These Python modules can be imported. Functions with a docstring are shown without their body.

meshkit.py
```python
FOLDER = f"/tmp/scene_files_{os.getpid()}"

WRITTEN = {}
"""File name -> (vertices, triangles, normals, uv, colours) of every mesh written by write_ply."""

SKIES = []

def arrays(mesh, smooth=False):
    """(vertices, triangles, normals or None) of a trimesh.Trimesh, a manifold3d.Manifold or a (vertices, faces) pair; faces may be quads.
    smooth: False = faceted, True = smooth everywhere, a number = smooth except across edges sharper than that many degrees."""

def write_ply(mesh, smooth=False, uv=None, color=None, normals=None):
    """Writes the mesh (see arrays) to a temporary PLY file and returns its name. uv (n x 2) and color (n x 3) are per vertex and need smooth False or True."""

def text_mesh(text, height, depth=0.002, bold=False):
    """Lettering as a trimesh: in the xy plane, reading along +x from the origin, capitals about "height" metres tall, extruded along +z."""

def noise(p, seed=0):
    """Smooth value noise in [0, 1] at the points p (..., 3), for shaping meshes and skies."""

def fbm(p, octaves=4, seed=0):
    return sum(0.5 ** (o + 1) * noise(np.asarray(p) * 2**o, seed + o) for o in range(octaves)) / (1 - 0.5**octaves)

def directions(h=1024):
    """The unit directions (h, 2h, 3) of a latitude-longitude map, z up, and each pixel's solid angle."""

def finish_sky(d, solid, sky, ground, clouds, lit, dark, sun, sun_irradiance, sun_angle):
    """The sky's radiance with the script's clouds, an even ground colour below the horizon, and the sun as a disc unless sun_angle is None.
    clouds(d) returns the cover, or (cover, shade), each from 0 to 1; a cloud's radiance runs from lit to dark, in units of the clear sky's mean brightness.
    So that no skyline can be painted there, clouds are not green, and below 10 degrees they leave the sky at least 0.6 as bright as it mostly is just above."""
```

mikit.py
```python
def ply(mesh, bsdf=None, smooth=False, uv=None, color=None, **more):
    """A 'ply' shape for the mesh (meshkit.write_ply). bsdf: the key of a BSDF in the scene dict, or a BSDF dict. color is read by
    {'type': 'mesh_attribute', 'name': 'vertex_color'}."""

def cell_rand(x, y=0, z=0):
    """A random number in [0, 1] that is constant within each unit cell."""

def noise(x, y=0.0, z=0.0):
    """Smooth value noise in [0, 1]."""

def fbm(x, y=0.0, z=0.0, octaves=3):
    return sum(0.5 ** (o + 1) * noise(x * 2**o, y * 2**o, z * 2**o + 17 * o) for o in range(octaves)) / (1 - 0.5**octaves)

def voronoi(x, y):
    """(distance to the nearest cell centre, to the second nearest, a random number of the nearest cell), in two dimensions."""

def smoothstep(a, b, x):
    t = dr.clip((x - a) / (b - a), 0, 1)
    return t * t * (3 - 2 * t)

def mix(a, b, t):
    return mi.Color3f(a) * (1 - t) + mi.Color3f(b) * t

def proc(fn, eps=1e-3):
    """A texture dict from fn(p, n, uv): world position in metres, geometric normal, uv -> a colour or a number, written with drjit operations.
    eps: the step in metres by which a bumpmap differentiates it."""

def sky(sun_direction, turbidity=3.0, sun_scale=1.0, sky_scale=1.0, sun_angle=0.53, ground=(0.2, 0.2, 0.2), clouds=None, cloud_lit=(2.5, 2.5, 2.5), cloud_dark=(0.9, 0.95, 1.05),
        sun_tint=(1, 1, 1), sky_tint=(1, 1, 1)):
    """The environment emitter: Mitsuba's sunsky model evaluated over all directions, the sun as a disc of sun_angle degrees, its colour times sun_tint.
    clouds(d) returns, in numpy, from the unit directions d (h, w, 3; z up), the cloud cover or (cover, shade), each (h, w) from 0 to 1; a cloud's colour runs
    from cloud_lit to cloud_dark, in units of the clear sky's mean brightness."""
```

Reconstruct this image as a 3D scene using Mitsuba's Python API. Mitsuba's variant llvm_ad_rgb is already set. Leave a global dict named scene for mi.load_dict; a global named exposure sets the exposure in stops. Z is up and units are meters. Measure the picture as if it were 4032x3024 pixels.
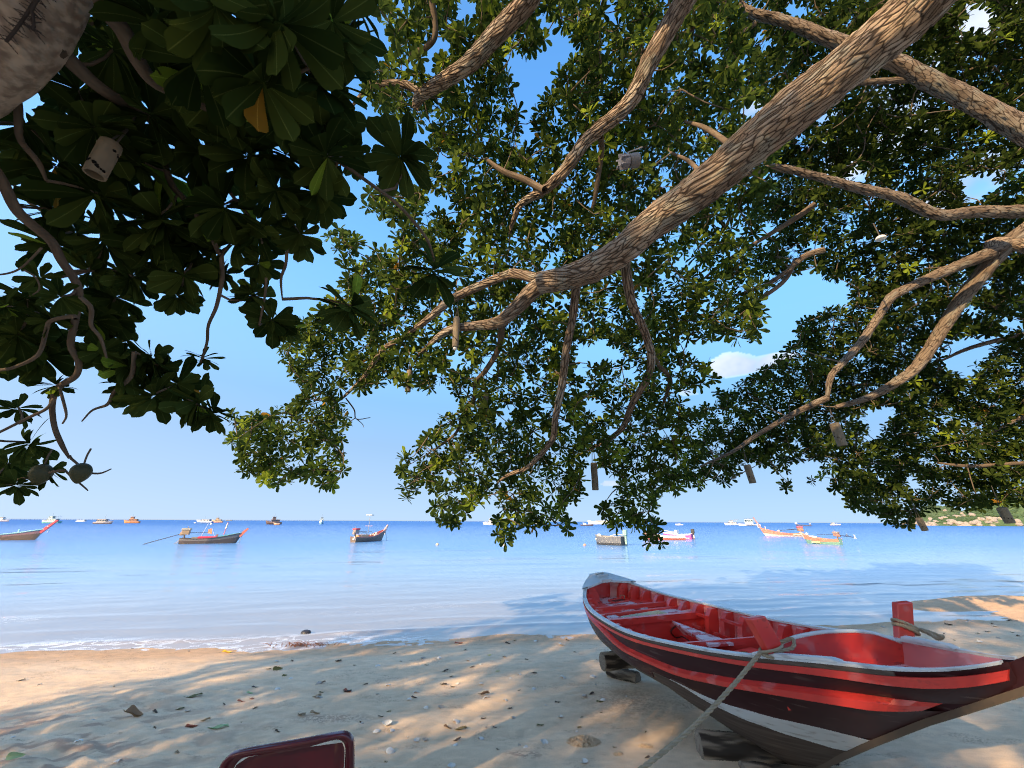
import math, random
import numpy as np, trimesh
import drjit as dr
import mitsuba as mi
import mikit, meshkit
from mikit import noise, fbm, voronoi, smoothstep, mix, cell_rand

T = mi.ScalarTransform4f
rng = np.random.default_rng(11)
scene, labels = {}, {}
V = lambda *a: np.array(a, float)

# ---------------------------------------------------------------- camera, sky, sun, exposure
EYE = V(0, 0, 2.0)
FWD, UP = V(0, 0.94159, 0.33676), V(-0.00453, -0.33676, 0.94158)
scene['camera'] = {'type': 'perspective', 'fov': 106.187, 'fov_axis': 'x', 'near_clip': 0.05, 'far_clip': 60000.0,
                   'to_world': T().look_at(origin=EYE.tolist(), target=(EYE + FWD).tolist(), up=UP.tolist())}
exposure = 3.75
SUN_AZ, SUN_EL = math.radians(230), math.radians(23)
SUN = V(math.cos(SUN_AZ) * math.cos(SUN_EL), math.sin(SUN_AZ) * math.cos(SUN_EL), math.sin(SUN_EL))

# clouds: (azimuth from +y towards +x, elevation, half width, half height) in degrees
PUFFS = [(-32.1, 12.5, 2.4, 1.3), (-38.1, 8.1, 1.7, 0.6), (-35.1, 10.1, 1.7, 1.0), (-22.8, 4.6, 3.5, 1.1), (32.6, 18.7, 5.0, 2.4), (35.9, 18.9, 2.8, 1.4), (26.6, 16.6, 2.8, 1.2), (57.3, 30.3, 4.0, 3.0), (62.5, 41.8, 4.5, 4.0), (42.6, 47.3, 2.6, 1.6), (48.7, 41.1, 3.0, 2.2), (55.7, 29.4, 5.1, 1.8), (-51.1, 7.7, 0.9, 0.6), (53.7, 37.5, 5.6, 5.5), (-41.8, 5.1, 1.1, 0.6), (-36.1, 3.7, 1.1, 0.6), (53.3, 10.5, 1.5, 1.2), (14.8, 5.0, 4.5, 0.8)]


def clouds(d):
    az = np.degrees(np.arctan2(d[..., 0], d[..., 1]))
    el = np.degrees(np.arcsin(np.clip(d[..., 2], -1, 1)))
    n = meshkit.fbm(d * 15, 6, 3)
    n2 = meshkit.fbm(d * 7 + 5, 4, 8)
    cover = np.zeros(az.shape)
    for a, e, w, h in PUFFS:
        k = 0.8 if w < 3.6 and e < 15 else 1.0
        da = (az - a + 180) % 360 - 180
        r = (da / w) ** 2 + ((el - e) / h) ** 2
        flat = np.clip((el - (e - h * 0.55)) / (h * 0.35), 0, 1)
        cover = np.maximum(cover, np.clip(1.15 - r * 0.95 + (n - 0.5) * 2.9, 0, 1) ** 0.8 * np.clip(1.6 - r * 0.45, 0, 1) * flat * k)
    veil = np.clip((n2 - 0.56) * 3.0, 0, 1) * np.clip((26 - el) / 16, 0, 1) * 0.3
    low = np.interp(el, [0, 4, 10, 16, 24, 34, 48, 60], [.95, .95, .93, .82, .56, .26, .06, 0])      # marine haze
    # whiter sun haze and cumulus out of view, added to neutralise the shade
    gam = np.degrees(np.arccos(np.clip(d @ SUN, -1, 1)))
    shade = np.clip(0.74 + (0.5 - n) * 0.7 - 0.55 * np.exp(-gam / 45), 0, 1)
    glow = np.exp(-(gam / 52) ** 2)
    low = np.maximum(low, 0.9 * glow)
    loose = np.clip((meshkit.fbm(d * 5.5 + 11, 5, 12) - 0.56) * 6, 0, 1) * np.clip((np.abs(az) - 72) / 14, 0, 1) * np.clip((el - 8) / 10, 0, 1)
    cover = np.maximum(cover, loose)
    base = np.maximum(veil, low)
    hz = np.interp(el, [0, 3, 9, 16, 30], [.82, .86, .93, 1.0, 1.0]) * (1 - 0.92 * np.exp(-gam / 42))
    return np.clip(np.maximum(cover, base), 0, 1), np.where(cover > base, shade, hz)


scene['sky'] = mikit.sky(SUN.tolist(), turbidity=2.6, sun_scale=0.425, sky_scale=1.0, clouds=clouds, sun_tint=(1.0, 0.94, 0.84), sky_tint=(0.66, 1.02, 1.22),
                         cloud_lit=(1.75, 1.68, 1.66), cloud_dark=(0.17, 0.40, 0.74), ground=(0.3, 0.3, 0.3))

# ---------------------------------------------------------------- helpers
taken = {}


def numbered(name):
    k = taken.get(name, 0)
    taken[name] = k + 1
    return name if k == 0 else f'{name}_{k:03d}'


def add(name, mesh, bsdf, parent=None, smooth=False, label=None, cat=None, group=None, kind=None, **kw):
    key = numbered(name if parent is None else f'{parent}__{name}')
    scene[key] = mikit.ply(mesh, bsdf, smooth=smooth, **kw)
    tag(key, label, cat, group, kind)
    return key


def copy_entry(name, src, parent=None, label=None, cat=None, group=None, **kw):
    key = numbered(name if parent is None else f'{parent}__{name}')
    scene[key] = {**scene[src], **kw}
    tag(key, label, cat, group)
    return key


def tag(key, label=None, cat=None, group=None, kind=None):
    e = {k: v for k, v in (('label', label), ('category', cat), ('group', group), ('kind', kind)) if v}
    if e:
        labels[key] = {**labels.get(key, {}), **e}


def thing(name, label, cat, group=None):
    key = numbered(name)
    tag(key, label, cat, group)
    return key


def pm(name, rgb, rough=0.6, spec=0.4, metal=0.0, coat=0.0, two=True):
    b = {'type': 'principled', 'base_color': {'type': 'rgb', 'value': list(map(float, rgb))} if not isinstance(rgb, dict) else rgb,
         'roughness': float(rough), 'specular': float(spec), 'metallic': float(metal), 'clearcoat': float(coat)}
    scene[name] = {'type': 'twosided', 'bsdf': b} if two else b
    return name


def cat_mesh(ms):
    """Join (v, f) pairs or trimeshes into one (v, f)."""
    vs, fs, n = [], [], 0
    for m in ms:
        v, f = (np.asarray(m.vertices), np.asarray(m.faces)) if hasattr(m, 'vertices') else m
        vs.append(v)
        fs.append(np.asarray(f) + n)
        n += len(v)
    return np.vstack(vs), np.vstack(fs)


def unit(v):
    v = np.asarray(v, float)
    return v / np.maximum(np.linalg.norm(v, axis=-1, keepdims=True), 1e-12)


def crom(P, n):
    """Catmull-Rom through the rows of P (any width), n samples in all."""
    P = np.asarray(P, float)
    if len(P) == 2:
        return np.linspace(P[0], P[1], n)
    Q = np.vstack([2 * P[0] - P[1], P, 2 * P[-1] - P[-2]])
    t = np.linspace(0, len(P) - 1 - 1e-9, n)
    i = t.astype(int)
    u = (t - i)[:, None]
    a, b, c, d = Q[i], Q[i + 1], Q[i + 2], Q[i + 3]
    return 0.5 * (2 * b + (c - a) * u + (2 * a - 5 * b + 4 * c - d) * u ** 2 + (3 * b - a - 3 * c + d) * u ** 3)


def frames(C):
    t = unit(np.gradient(C, axis=0))
    a = np.zeros_like(t)
    ref = V(0, 0, 1) if abs(t[0, 2]) < 0.9 else V(1, 0, 0)
    x = unit(np.cross(ref, t[0]))
    for i in range(len(t)):
        x = unit(x - t[i] * (x @ t[i]))
        a[i] = x
    return t, a, np.cross(t, a)


def tube(C, r, k=8, caps=True):
    """(v, f) of a tube along the points C with radii r."""
    C = np.asarray(C, float)
    r = np.broadcast_to(np.asarray(r, float), (len(C),))
    _, a, b = frames(C)
    th = np.arange(k) * 2 * np.pi / k
    ring = np.cos(th)[None, :, None] * a[:, None] + np.sin(th)[None, :, None] * b[:, None]
    v = (C[:, None] + ring * r[:, None, None]).reshape(-1, 3)
    i, j = np.meshgrid(np.arange(len(C) - 1), np.arange(k), indexing='ij')
    p, q = i * k + j, i * k + (j + 1) % k
    f = np.vstack([np.stack([p, q, q + k], -1).reshape(-1, 3), np.stack([p, q + k, p + k], -1).reshape(-1, 3)])
    if caps:
        n = len(v)
        v = np.vstack([v, C[:1], C[-1:]])
        j = np.arange(k)
        e = (len(C) - 1) * k
        f = np.vstack([f, np.stack([(j + 1) % k, j, j * 0 + n], 1), np.stack([e + j, e + (j + 1) % k, j * 0 + n + 1], 1)])
    return v, f


def box(c, size, R=None, taper=0.0):
    """Axis box (v, f) with centre c and full size, rotated by R (3x3)."""
    s = np.asarray(size, float) / 2
    v = np.array([[x, y, z] for x in (-1, 1) for y in (-1, 1) for z in (-1, 1)], float)
    v[v[:, 2] > 0, :2] *= 1 - taper
    v = v * s
    f = np.array([[0, 1, 3], [0, 3, 2], [4, 6, 7], [4, 7, 5], [0, 4, 5], [0, 5, 1], [2, 3, 7], [2, 7, 6], [0, 2, 6], [0, 6, 4], [1, 5, 7], [1, 7, 3]])
    if R is not None:
        v = v @ np.asarray(R).T
    return v + np.asarray(c, float), f


def hexa(q0, q1):
    """A solid between two quads (4 x 3 each, same winding)."""
    v = np.vstack([q0, q1])
    f = [[0, 2, 1], [0, 3, 2], [4, 5, 6], [4, 6, 7]]
    for i in range(4):
        j = (i + 1) % 4
        f += [[i, j, j + 4], [i, j + 4, i + 4]]
    return v, np.array(f)


def rounded_box(c, size, r, R=None):
    import manifold3d as m3
    s = np.asarray(size, float) / 2 - r
    pts = [m3.Manifold.sphere(r, 12).translate([float(a * s[0]), float(b * s[1]), float(d * s[2])]) for a in (-1, 1) for b in (-1, 1) for d in (-1, 1)]
    m = m3.Manifold.batch_hull(pts).to_mesh()
    v = np.array(m.vert_properties[:, :3], float)
    if R is not None:
        v = v @ np.asarray(R).T
    return v + np.asarray(c, float), np.array(m.tri_verts)


def rotz(a):
    c, s = math.cos(a), math.sin(a)
    return np.array([[c, -s, 0], [s, c, 0], [0, 0, 1.0]])


def grid_faces(n, m, wrap=False):
    i, j = np.meshgrid(np.arange(n - 1), np.arange(m if wrap else m - 1), indexing='ij')
    a, b = i * m + j, i * m + (j + 1) % m
    return np.vstack([np.stack([a, b, b + m], -1).reshape(-1, 3), np.stack([a, b + m, a + m], -1).reshape(-1, 3)])


# ---------------------------------------------------------------- the setting: sand, sea
SEA = -0.40
SHN = unit(V(-0.148, 0.989, 0))          # horizontal, out to sea
SHORE = 9.82                              # where p . SHN meets the waterline


def ground_z(x, y):
    """Height of the beach: falls towards the sea, steeper near the camera, with a low berm."""
    x, y = np.asarray(x, float), np.asarray(y, float)
    s = x * SHN[0] + y * SHN[1]
    z = np.interp(s, [-40, -8, -2, 0, 2, 5, 8, 9.8, 14, 40, 200], [1.5, 0.9, 0.55, 0.38, 0.2, -0.10, -0.30, -0.40, -0.62, -2.0, -8.0])
    p = np.stack([x, y, np.zeros_like(x)], -1)
    z = z + (meshkit.fbm(p * 0.55, 3, 4) - 0.5) * 0.07 * np.clip((13 - s) / 5, 0.1, 1) + (meshkit.fbm(p * V(1.5, 4.0, 1), 2, 9) - 0.5) * 0.022
    # a slip of sand that runs out into the water at the right
    return z + 0.30 * np.exp(-((x - 15.5) / 3.2) ** 2 - ((s - 11.6) / 0.9) ** 2)


def footprint_field(x, y):
    p = np.stack([x, y, np.zeros_like(x)], -1)
    w = np.exp(-((x + 4.6) / 2.0) ** 2 - ((y - 4.5) / 1.3) ** 2) + 0.7 * np.exp(-((x + 4.3) / 1.4) ** 2 - ((y - 6.3) / 0.35) ** 2)
    q = p @ rotz(math.radians(-35)) * V(3.0, 6.0, 1)
    return np.minimum(w, 1) * (meshkit.fbm(q * 1.5, 3, 21) - 0.5) * 0.11


def fine_sand(x, y):
    p = np.stack([x, y, np.zeros_like(x)], -1)
    z = ground_z(x, y) + footprint_field(x, y)
    z = z + (meshkit.fbm(p * 14, 3, 31) - 0.5) * 0.012
    dents = np.clip(meshkit.noise(p * 7.0, 77) - 0.72, 0, 1)
    z = z - dents * 0.05
    # faint ripples left by the wash, running along the shore
    s = x * SHN[0] + y * SHN[1]
    z = z + 0.004 * np.sin(s * 9 + 5 * meshkit.fbm(p * 0.8, 2, 5)) * np.clip((s - 1) / 3, 0, 1)
    return z


ys = np.r_[-60, -30, -15, -8, -4, -2, np.linspace(-1, 1, 12), np.linspace(1.05, 13.5, 420), np.linspace(13.8, 24, 30), 40, 80, 200]
t = np.linspace(-1, 1, 460)
xs = np.sign(t) * (np.abs(t) * 9 + np.abs(t) ** 5 * 20)
xs = np.r_[-140, -70, -45, xs, 45, 70, 140]
X, Y = np.meshgrid(xs, ys)
Zs = fine_sand(X, Y)
add('sand_beach', (np.stack([X, Y, Zs], -1).reshape(-1, 3), grid_faces(*X.shape)), 'mat_sand', smooth=True, kind='structure')


def sand_color(p, n, uv):
    s = p.x * float(SHN[0]) + p.y * float(SHN[1])
    a = fbm(p.x * 1.3, p.y * 2.6, 0.0, 3)
    b = fbm(p.x * 9, p.y * 16, 3.0, 3)
    g = cell_rand(p.x * 330, p.y * 330, p.z * 330)
    c = mix((0.60, 0.435, 0.285), (0.70, 0.525, 0.36), a)
    c = c * (0.86 + 0.28 * b) * (0.93 + 0.14 * g)
    # coarse reddish shell grit in patches
    grit = smoothstep(0.60, 0.78, fbm(p.x * 3.1 + 7, p.y * 7.0, 1.0, 3)) * smoothstep(0.4, 0.8, noise(p.x * 60, p.y * 90, 0.0))
    c = mix(c, (0.30, 0.19, 0.13), 0.5 * grit)
    # churned, coarser sand: footprints at the left, two gritty streaks near the middle
    def patch(cx, cy, rx, ry):
        return dr.exp(-dr.square((p.x - cx) / rx) - dr.square((p.y - cy) / ry))
    churn = smoothstep(0.50, 0.66, fbm(p.x * 3.6 + p.y * 2.2, p.y * 7.0 - p.x * 3.0, 4.0, 3)) * dr.minimum(1.0, 1.3 * patch(-5.0, 4.7, 2.1, 1.3))
    streak = smoothstep(0.35, 0.6, noise(p.x * 45, p.y * 60, 6.0)) * dr.minimum(1.0, 1.4 * (patch(-2.07, 5.47, 0.42, 0.13) + patch(0.14, 4.53, 0.16, 0.07) + patch(1.6, 6.0, 0.6, 0.5) * 0.6))
    c = mix(c, (0.36, 0.225, 0.16), 0.75 * dr.minimum(1.0, churn + streak))
    wet = smoothstep(8.3, 9.6, s + 0.9 * (fbm(p.x * 0.7, p.y * 0.7, 9.0, 2) - 0.5))
    return mix(c, c * mi.Color3f(0.74, 0.66, 0.60), wet)


def sand_bump(p, n, uv):
    return 0.5 * noise(p.x * 45, p.y * 70, p.z * 40) + 0.35 * noise(p.x * 120, p.y * 140, 2.0) + 0.8 * fbm(p.x * 9, p.y * 22, 4.0, 2)


scene['mat_sand'] = {'type': 'twosided', 'bsdf': {'type': 'bumpmap', 'arbitrary': mikit.proc(sand_bump, 0.004), 'scale': 0.010,
                     'bsdf': {'type': 'principled', 'base_color': mikit.proc(sand_color), 'roughness': 0.85, 'specular': 0.25}}}

# the sea: one sheet to the horizon, with real wavelets near the shore
ws = np.r_[np.linspace(8.2, 26, 300), np.geomspace(26.3, 26000, 90)]
tt = np.linspace(-1, 1, 300)
wt = np.sign(tt) * (np.abs(tt) * 14 + np.abs(tt) ** 3 * 40)
A = V(SHN[1], -SHN[0], 0)                 # along the shore, to the right
Sg, Tg = np.meshgrid(ws, wt, indexing='ij')
fan = np.maximum(1, Sg / 26)
Tg = Tg * fan
P = Sg[..., None] * SHN + Tg[..., None] * A
q = np.stack([Tg * 0.9, Sg * 2.2, Sg * 0], -1)
amp = np.clip((Sg - 9.0) / 1.5, 0, 1) * np.clip((25 - Sg) / 14, 0, 1)
h = amp * (meshkit.fbm(q, 3, 41) - 0.5) * 0.03
# three small breaking folds close in
for s0, hh, ww, sd in ((10.6, 0.03, 0.13, 1), (11.6, 0.022, 0.2, 2), (13.2, 0.026, 0.3, 3)):
    line = s0 + 0.9 * (meshkit.fbm(np.stack([Tg * 0.22, Tg * 0, Tg * 0 + sd], -1), 3, sd) - 0.5)
    u = (Sg - line) / ww
    h = h + hh * np.exp(-u ** 2) * (0.3 + meshkit.fbm(np.stack([Tg * 0.5, Tg * 0 + 4 * sd, Sg * 0], -1), 2, 6) * 1.1) * np.where(u < 0, 1, 0.8)
P[..., 2] = SEA + h
# the lip of the water at the waterline, a thin run-up
add('sea', (P.reshape(-1, 3), grid_faces(*Sg.shape)[:, ::-1]), 'mat_sea', smooth=True, kind='structure')


def sea_color(p, n, uv):
    s = p.x * float(SHN[0]) + p.y * float(SHN[1])
    u = p.x * float(A[0]) + p.y * float(A[1])
    near = s + 1.2 * (fbm(u * 0.5, s * 0.5, 1.0, 2) - 0.5)
    lg = dr.log(dr.maximum(s, 1.0)) / 2.302585
    st = fbm(u * 0.05 / dr.maximum(s * 0.02, 0.25), s * 0.35 / dr.maximum(s * 0.02, 0.25), 3.0, 3)
    c = mix((0.42, 0.34, 0.28), (0.33, 0.33, 0.34), smoothstep(9.3, 11.2, near))
    c = mix(c, (0.22, 0.33, 0.43), smoothstep(11.0, 22.0, near + 3 * (st - 0.5)))
    c = mix(c, (0.12, 0.27, 0.49), smoothstep(1.30, 1.65, lg + 0.25 * (st - 0.5)))
    c = mix(c, (0.06, 0.17, 0.45), smoothstep(1.6, 2.1, lg + 0.35 * (st - 0.5)))
    c = mix(c, (0.045, 0.15, 0.42), smoothstep(2.0, 2.6, lg + 0.3 * (st - 0.5)))
    # foam: lacy lines in the last metres of the wash, mostly on the left
    w = fbm(u * 1.6, s * 3.0, 5.0, 3)
    lace = 1 - dr.abs(fbm(u * 2.2 + 2 * w, s * 6.5 + 3 * w, 7.0, 3) - 0.5) * 9
    band = smoothstep(11.0, 10.2, s + 0.8 * (fbm(u * 0.4, 2.0, 0.0, 2) - 0.5)) * smoothstep(1.5, -2.5, u)
    band2 = smoothstep(0.55, 0.1, dr.abs(s - 13.0 - 1.0 * (fbm(u * 0.3, 7.0, 0.0, 2) - 0.5))) * 0.5 * smoothstep(0.5, 0.75, noise(u * 0.25, 3.0, 0.0))
    foam = dr.clip(smoothstep(0.2, 0.9, lace) * band + smoothstep(0.4, 0.9, lace) * band2, 0, 1)
    return mix(c, (0.82, 0.82, 0.82), 0.75 * foam)


def sea_rough(p, n, uv):
    s = p.x * float(SHN[0]) + p.y * float(SHN[1])
    return 0.09 + 0.14 * smoothstep(10.0, 50.0, s) + 0.25 * smoothstep(60.0, 400.0, s)


def sea_bump(p, n, uv):
    s = p.x * float(SHN[0]) + p.y * float(SHN[1])
    u = p.x * float(A[0]) + p.y * float(A[1])
    h = mi.Float(0)
    for i, (f, w) in enumerate(((9.0, 1.0), (3.6, 1.0), (1.5, 1.0), (0.62, .8), (0.24, 0.7), (0.085, 0.6))):
        h = h + (noise(u * f * 0.30 + 3.7 * i, s * f + 1.3 * noise(u * f * .1, s * f * .2, 5.0), 1.0 + i) - 0.5) * (w / f) * smoothstep(130.0 / f, 40.0 / f, s)
    return h


scene['mat_sea'] = {'type': 'twosided', 'bsdf': {'type': 'bumpmap', 'arbitrary': mikit.proc(sea_bump, 0.01), 'scale': 0.032,
                    'bsdf': {'type': 'principled', 'base_color': mikit.proc(sea_color), 'roughness': mikit.proc(sea_rough), 'specular': 0.5}}}

# ---------------------------------------------------------------- the red wooden boat on logs
from scipy.interpolate import CubicSpline, PchipInterpolator

BO = V(1.5273, 7.4320, 1.1188)
bth, bphi = math.radians(-73.44), math.radians(4.054)
E1 = V(math.cos(bth), math.sin(bth), 0)
_e2 = V(-math.sin(bth), math.cos(bth), 0)
E2 = math.cos(bphi) * _e2 + math.sin(bphi) * V(0, 0, 1)
E3 = -math.sin(bphi) * _e2 + math.cos(bphi) * V(0, 0, 1)


def BT(p):
    p = np.asarray(p, float)
    return BO + p[..., :1] * E1 + p[..., 1:2] * E2 + p[..., 2:3] * E3


def bmesh_(m):
    v, f = m
    return BT(v), f


kx = np.array([0, .25, .715, 1.43, 2.145, 2.855, 3.57, 4.285, 4.7, 5.0])
_B = CubicSpline(kx, [.134, .407, .661, .809, .84, .76, .648, .454, .286, .03])
_Z = CubicSpline(kx, [-.005, -.106, -.224, -.264, -.264, -.214, -.13, -.022, .039, .139])
KEEL = PchipInterpolator([-0.1, 0, .5, 1.0, 1.6, 2.3, 2.6, 2.84, 3.07, 3.25, 3.45, 3.74, 4.0, 4.41, 4.63, 4.98, 5.1], [-.40, -.50, -.78, -.90, -.95, -.99, -1.07, -1.12, -1.155, -1.155, -1.06, -.845, -.656, -.369, -.228, 0.0, .08])
RAILT = PchipInterpolator([.55, .9, 1.40, 2.1, 2.7, 3.31, 3.755, 4.174, 4.306, 4.515, 4.77], [-.27, -.285, -.335, -.435, -.437, -.358, -.283, -.220, -.203, -.19, -.175])
RAILH = PchipInterpolator([.55, .9, 1.6, 2.5, 3.2, 4.2, 4.77], [.02, .034, .042, .046, .056, .074, .082])
WT = PchipInterpolator([2.3, 2.64, 3.064, 3.506, 3.786, 3.933, 4.02], [-.60, -.583, -.600, -.577, -.580, -.607, -.650])
WB = PchipInterpolator([2.3, 2.64, 2.986, 3.421, 3.661, 3.79], [-.60, -.590, -.652, -.690, -.745, -.82])


def bb(x):
    return np.maximum(_B(x), 0.02)


def breadth(x, z):
    """Half breadth of the hull at station x and height z."""
    zs, k = _Z(x), KEEL(x)
    t = np.clip((zs - z) / np.maximum(zs - k, 1e-3), 0, 1)
    full = np.interp(t, [0, .2, .4, .55, .7, .85, .95, 1], [1, .985, .95, .88, .72, .46, .22, .05])
    vee = np.interp(t, [0, .2, .4, .55, .7, .85, .95, 1], [1, .95, .86, .73, .55, .32, .14, .05])
    w = np.clip((x - 1.8) / 2.0, 0, 1)
    return np.maximum(bb(x) * (full * (1 - w) + vee * w), 0.022)


def strip(x0, x1, top, bot, side, out=0.0, n=70, m=6):
    """A strake of the hull's skin between two height curves."""
    xs_ = np.linspace(x0, x1, n)
    zt, zb = top(xs_), bot(xs_)
    k = np.linspace(0, 1, m)
    z = zt[:, None] * (1 - k) + zb[:, None] * k
    x = np.repeat(xs_[:, None], m, 1)
    y = side * (breadth(x, z) + out)
    f = grid_faces(n, m)
    return np.stack([x, y, z], -1).reshape(-1, 3), f if side > 0 else f[:, ::-1]


def ribbon(x0, x1, prof, side, n=90, slant=0.0):
    """A solid moulding: prof(x) gives the (offset outwards, height) corners of its section at x."""
    xs_ = np.linspace(x0, x1, n)
    rows = []
    for x in xs_:
        q = np.array(prof(x))
        zt_ = q[:, 1].max()
        rows.append(np.stack([x - slant * (zt_ - q[:, 1]) * np.clip((x - x1 + .3) / .3, 0, 1), side * q[:, 0], q[:, 1]], 1))
    m = len(rows[0])
    v = np.array(rows).reshape(-1, 3)
    f = grid_faces(n, m, wrap=True)
    e = (n - 1) * m
    caps = [[0, j, j + 1] for j in range(1, m - 1)] + [[e, e + j + 1, e + j] for j in range(1, m - 1)]
    f = np.vstack([f, caps])
    return v, f if side < 0 else f[:, ::-1]


def red_paint(p, n, uv):
    w = fbm(p.x * 3.2, p.y * 3.2, p.z * 3.2, 3)
    d = noise(p.x * 40, p.y * 40, p.z * 40)
    c = mix((0.58, 0.026, 0.022), (0.70, 0.055, 0.038), w)
    c = mix(c, (0.20, 0.015, 0.015), 0.5 * smoothstep(0.68, 0.85, d) * smoothstep(0.45, 0.7, w))
    return mix(c, (0.62, 0.26, 0.25), 0.35 * smoothstep(0.62, 0.8, fbm(p.x * 9, p.y * 9, p.z * 9, 2)))


def sky_sheen_red(p, n, uv):  # sky reflection on the inner planking, painted in as pink
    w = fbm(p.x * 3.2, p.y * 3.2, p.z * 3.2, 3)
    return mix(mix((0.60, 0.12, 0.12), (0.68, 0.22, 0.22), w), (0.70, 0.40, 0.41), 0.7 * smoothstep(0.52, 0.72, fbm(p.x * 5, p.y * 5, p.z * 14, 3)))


def dark_paint(p, n, uv):
    w = fbm(p.x * 2.0, p.y * 2.0, p.z * 6.0, 3)
    return mix(mix((0.030, 0.008, 0.010), (0.055, 0.018, 0.022), w), (0.16, 0.11, 0.10), 0.35 * smoothstep(0.66, 0.8, fbm(p.x * 5, p.y * 5, p.z * 40, 2)))


def old_wood(p, n, uv):
    g = fbm(p.x * 4, p.y * 4, p.z * 55, 3)
    return mix((0.05, 0.036, 0.03), (0.15, 0.115, 0.095), g)


def white_paint(p, n, uv):
    d = fbm(p.x * 8, p.y * 8, p.z * 30, 3)
    return mix((0.60, 0.63, 0.65), (0.42, 0.42, 0.42), smoothstep(0.56, 0.78, d))


def chipped(p, n, uv):
    d = fbm(p.x * 9, p.y * 16, p.z * 9, 3)
    return mix((0.60, 0.42, 0.46), (0.46, 0.04, 0.04), smoothstep(0.52, 0.60, d))


scene['mat_red'] = {'type': 'twosided', 'bsdf': {'type': 'principled', 'base_color': mikit.proc(red_paint), 'roughness': 0.26, 'specular': 0.7, 'clearcoat': 0.8, 'clearcoat_gloss': 0.85}}
scene['mat_red_sky_sheen'] = {'type': 'twosided', 'bsdf': {'type': 'principled', 'base_color': mikit.proc(sky_sheen_red), 'roughness': 0.24, 'specular': 0.8, 'clearcoat': 1.0, 'clearcoat_gloss': 0.85}}
scene['mat_dark'] = {'type': 'twosided', 'bsdf': {'type': 'principled', 'base_color': mikit.proc(dark_paint), 'roughness': 0.34, 'specular': 0.28}}
scene['mat_wood'] = {'type': 'twosided', 'bsdf': {'type': 'principled', 'base_color': mikit.proc(old_wood), 'roughness': 0.75, 'specular': 0.3}}
scene['mat_white'] = {'type': 'twosided', 'bsdf': {'type': 'principled', 'base_color': mikit.proc(white_paint), 'roughness': 0.4, 'specular': 0.5}}
scene['mat_chipped'] = {'type': 'twosided', 'bsdf': {'type': 'principled', 'base_color': mikit.proc(chipped), 'roughness': 0.45, 'specular': 0.5}}

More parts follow.
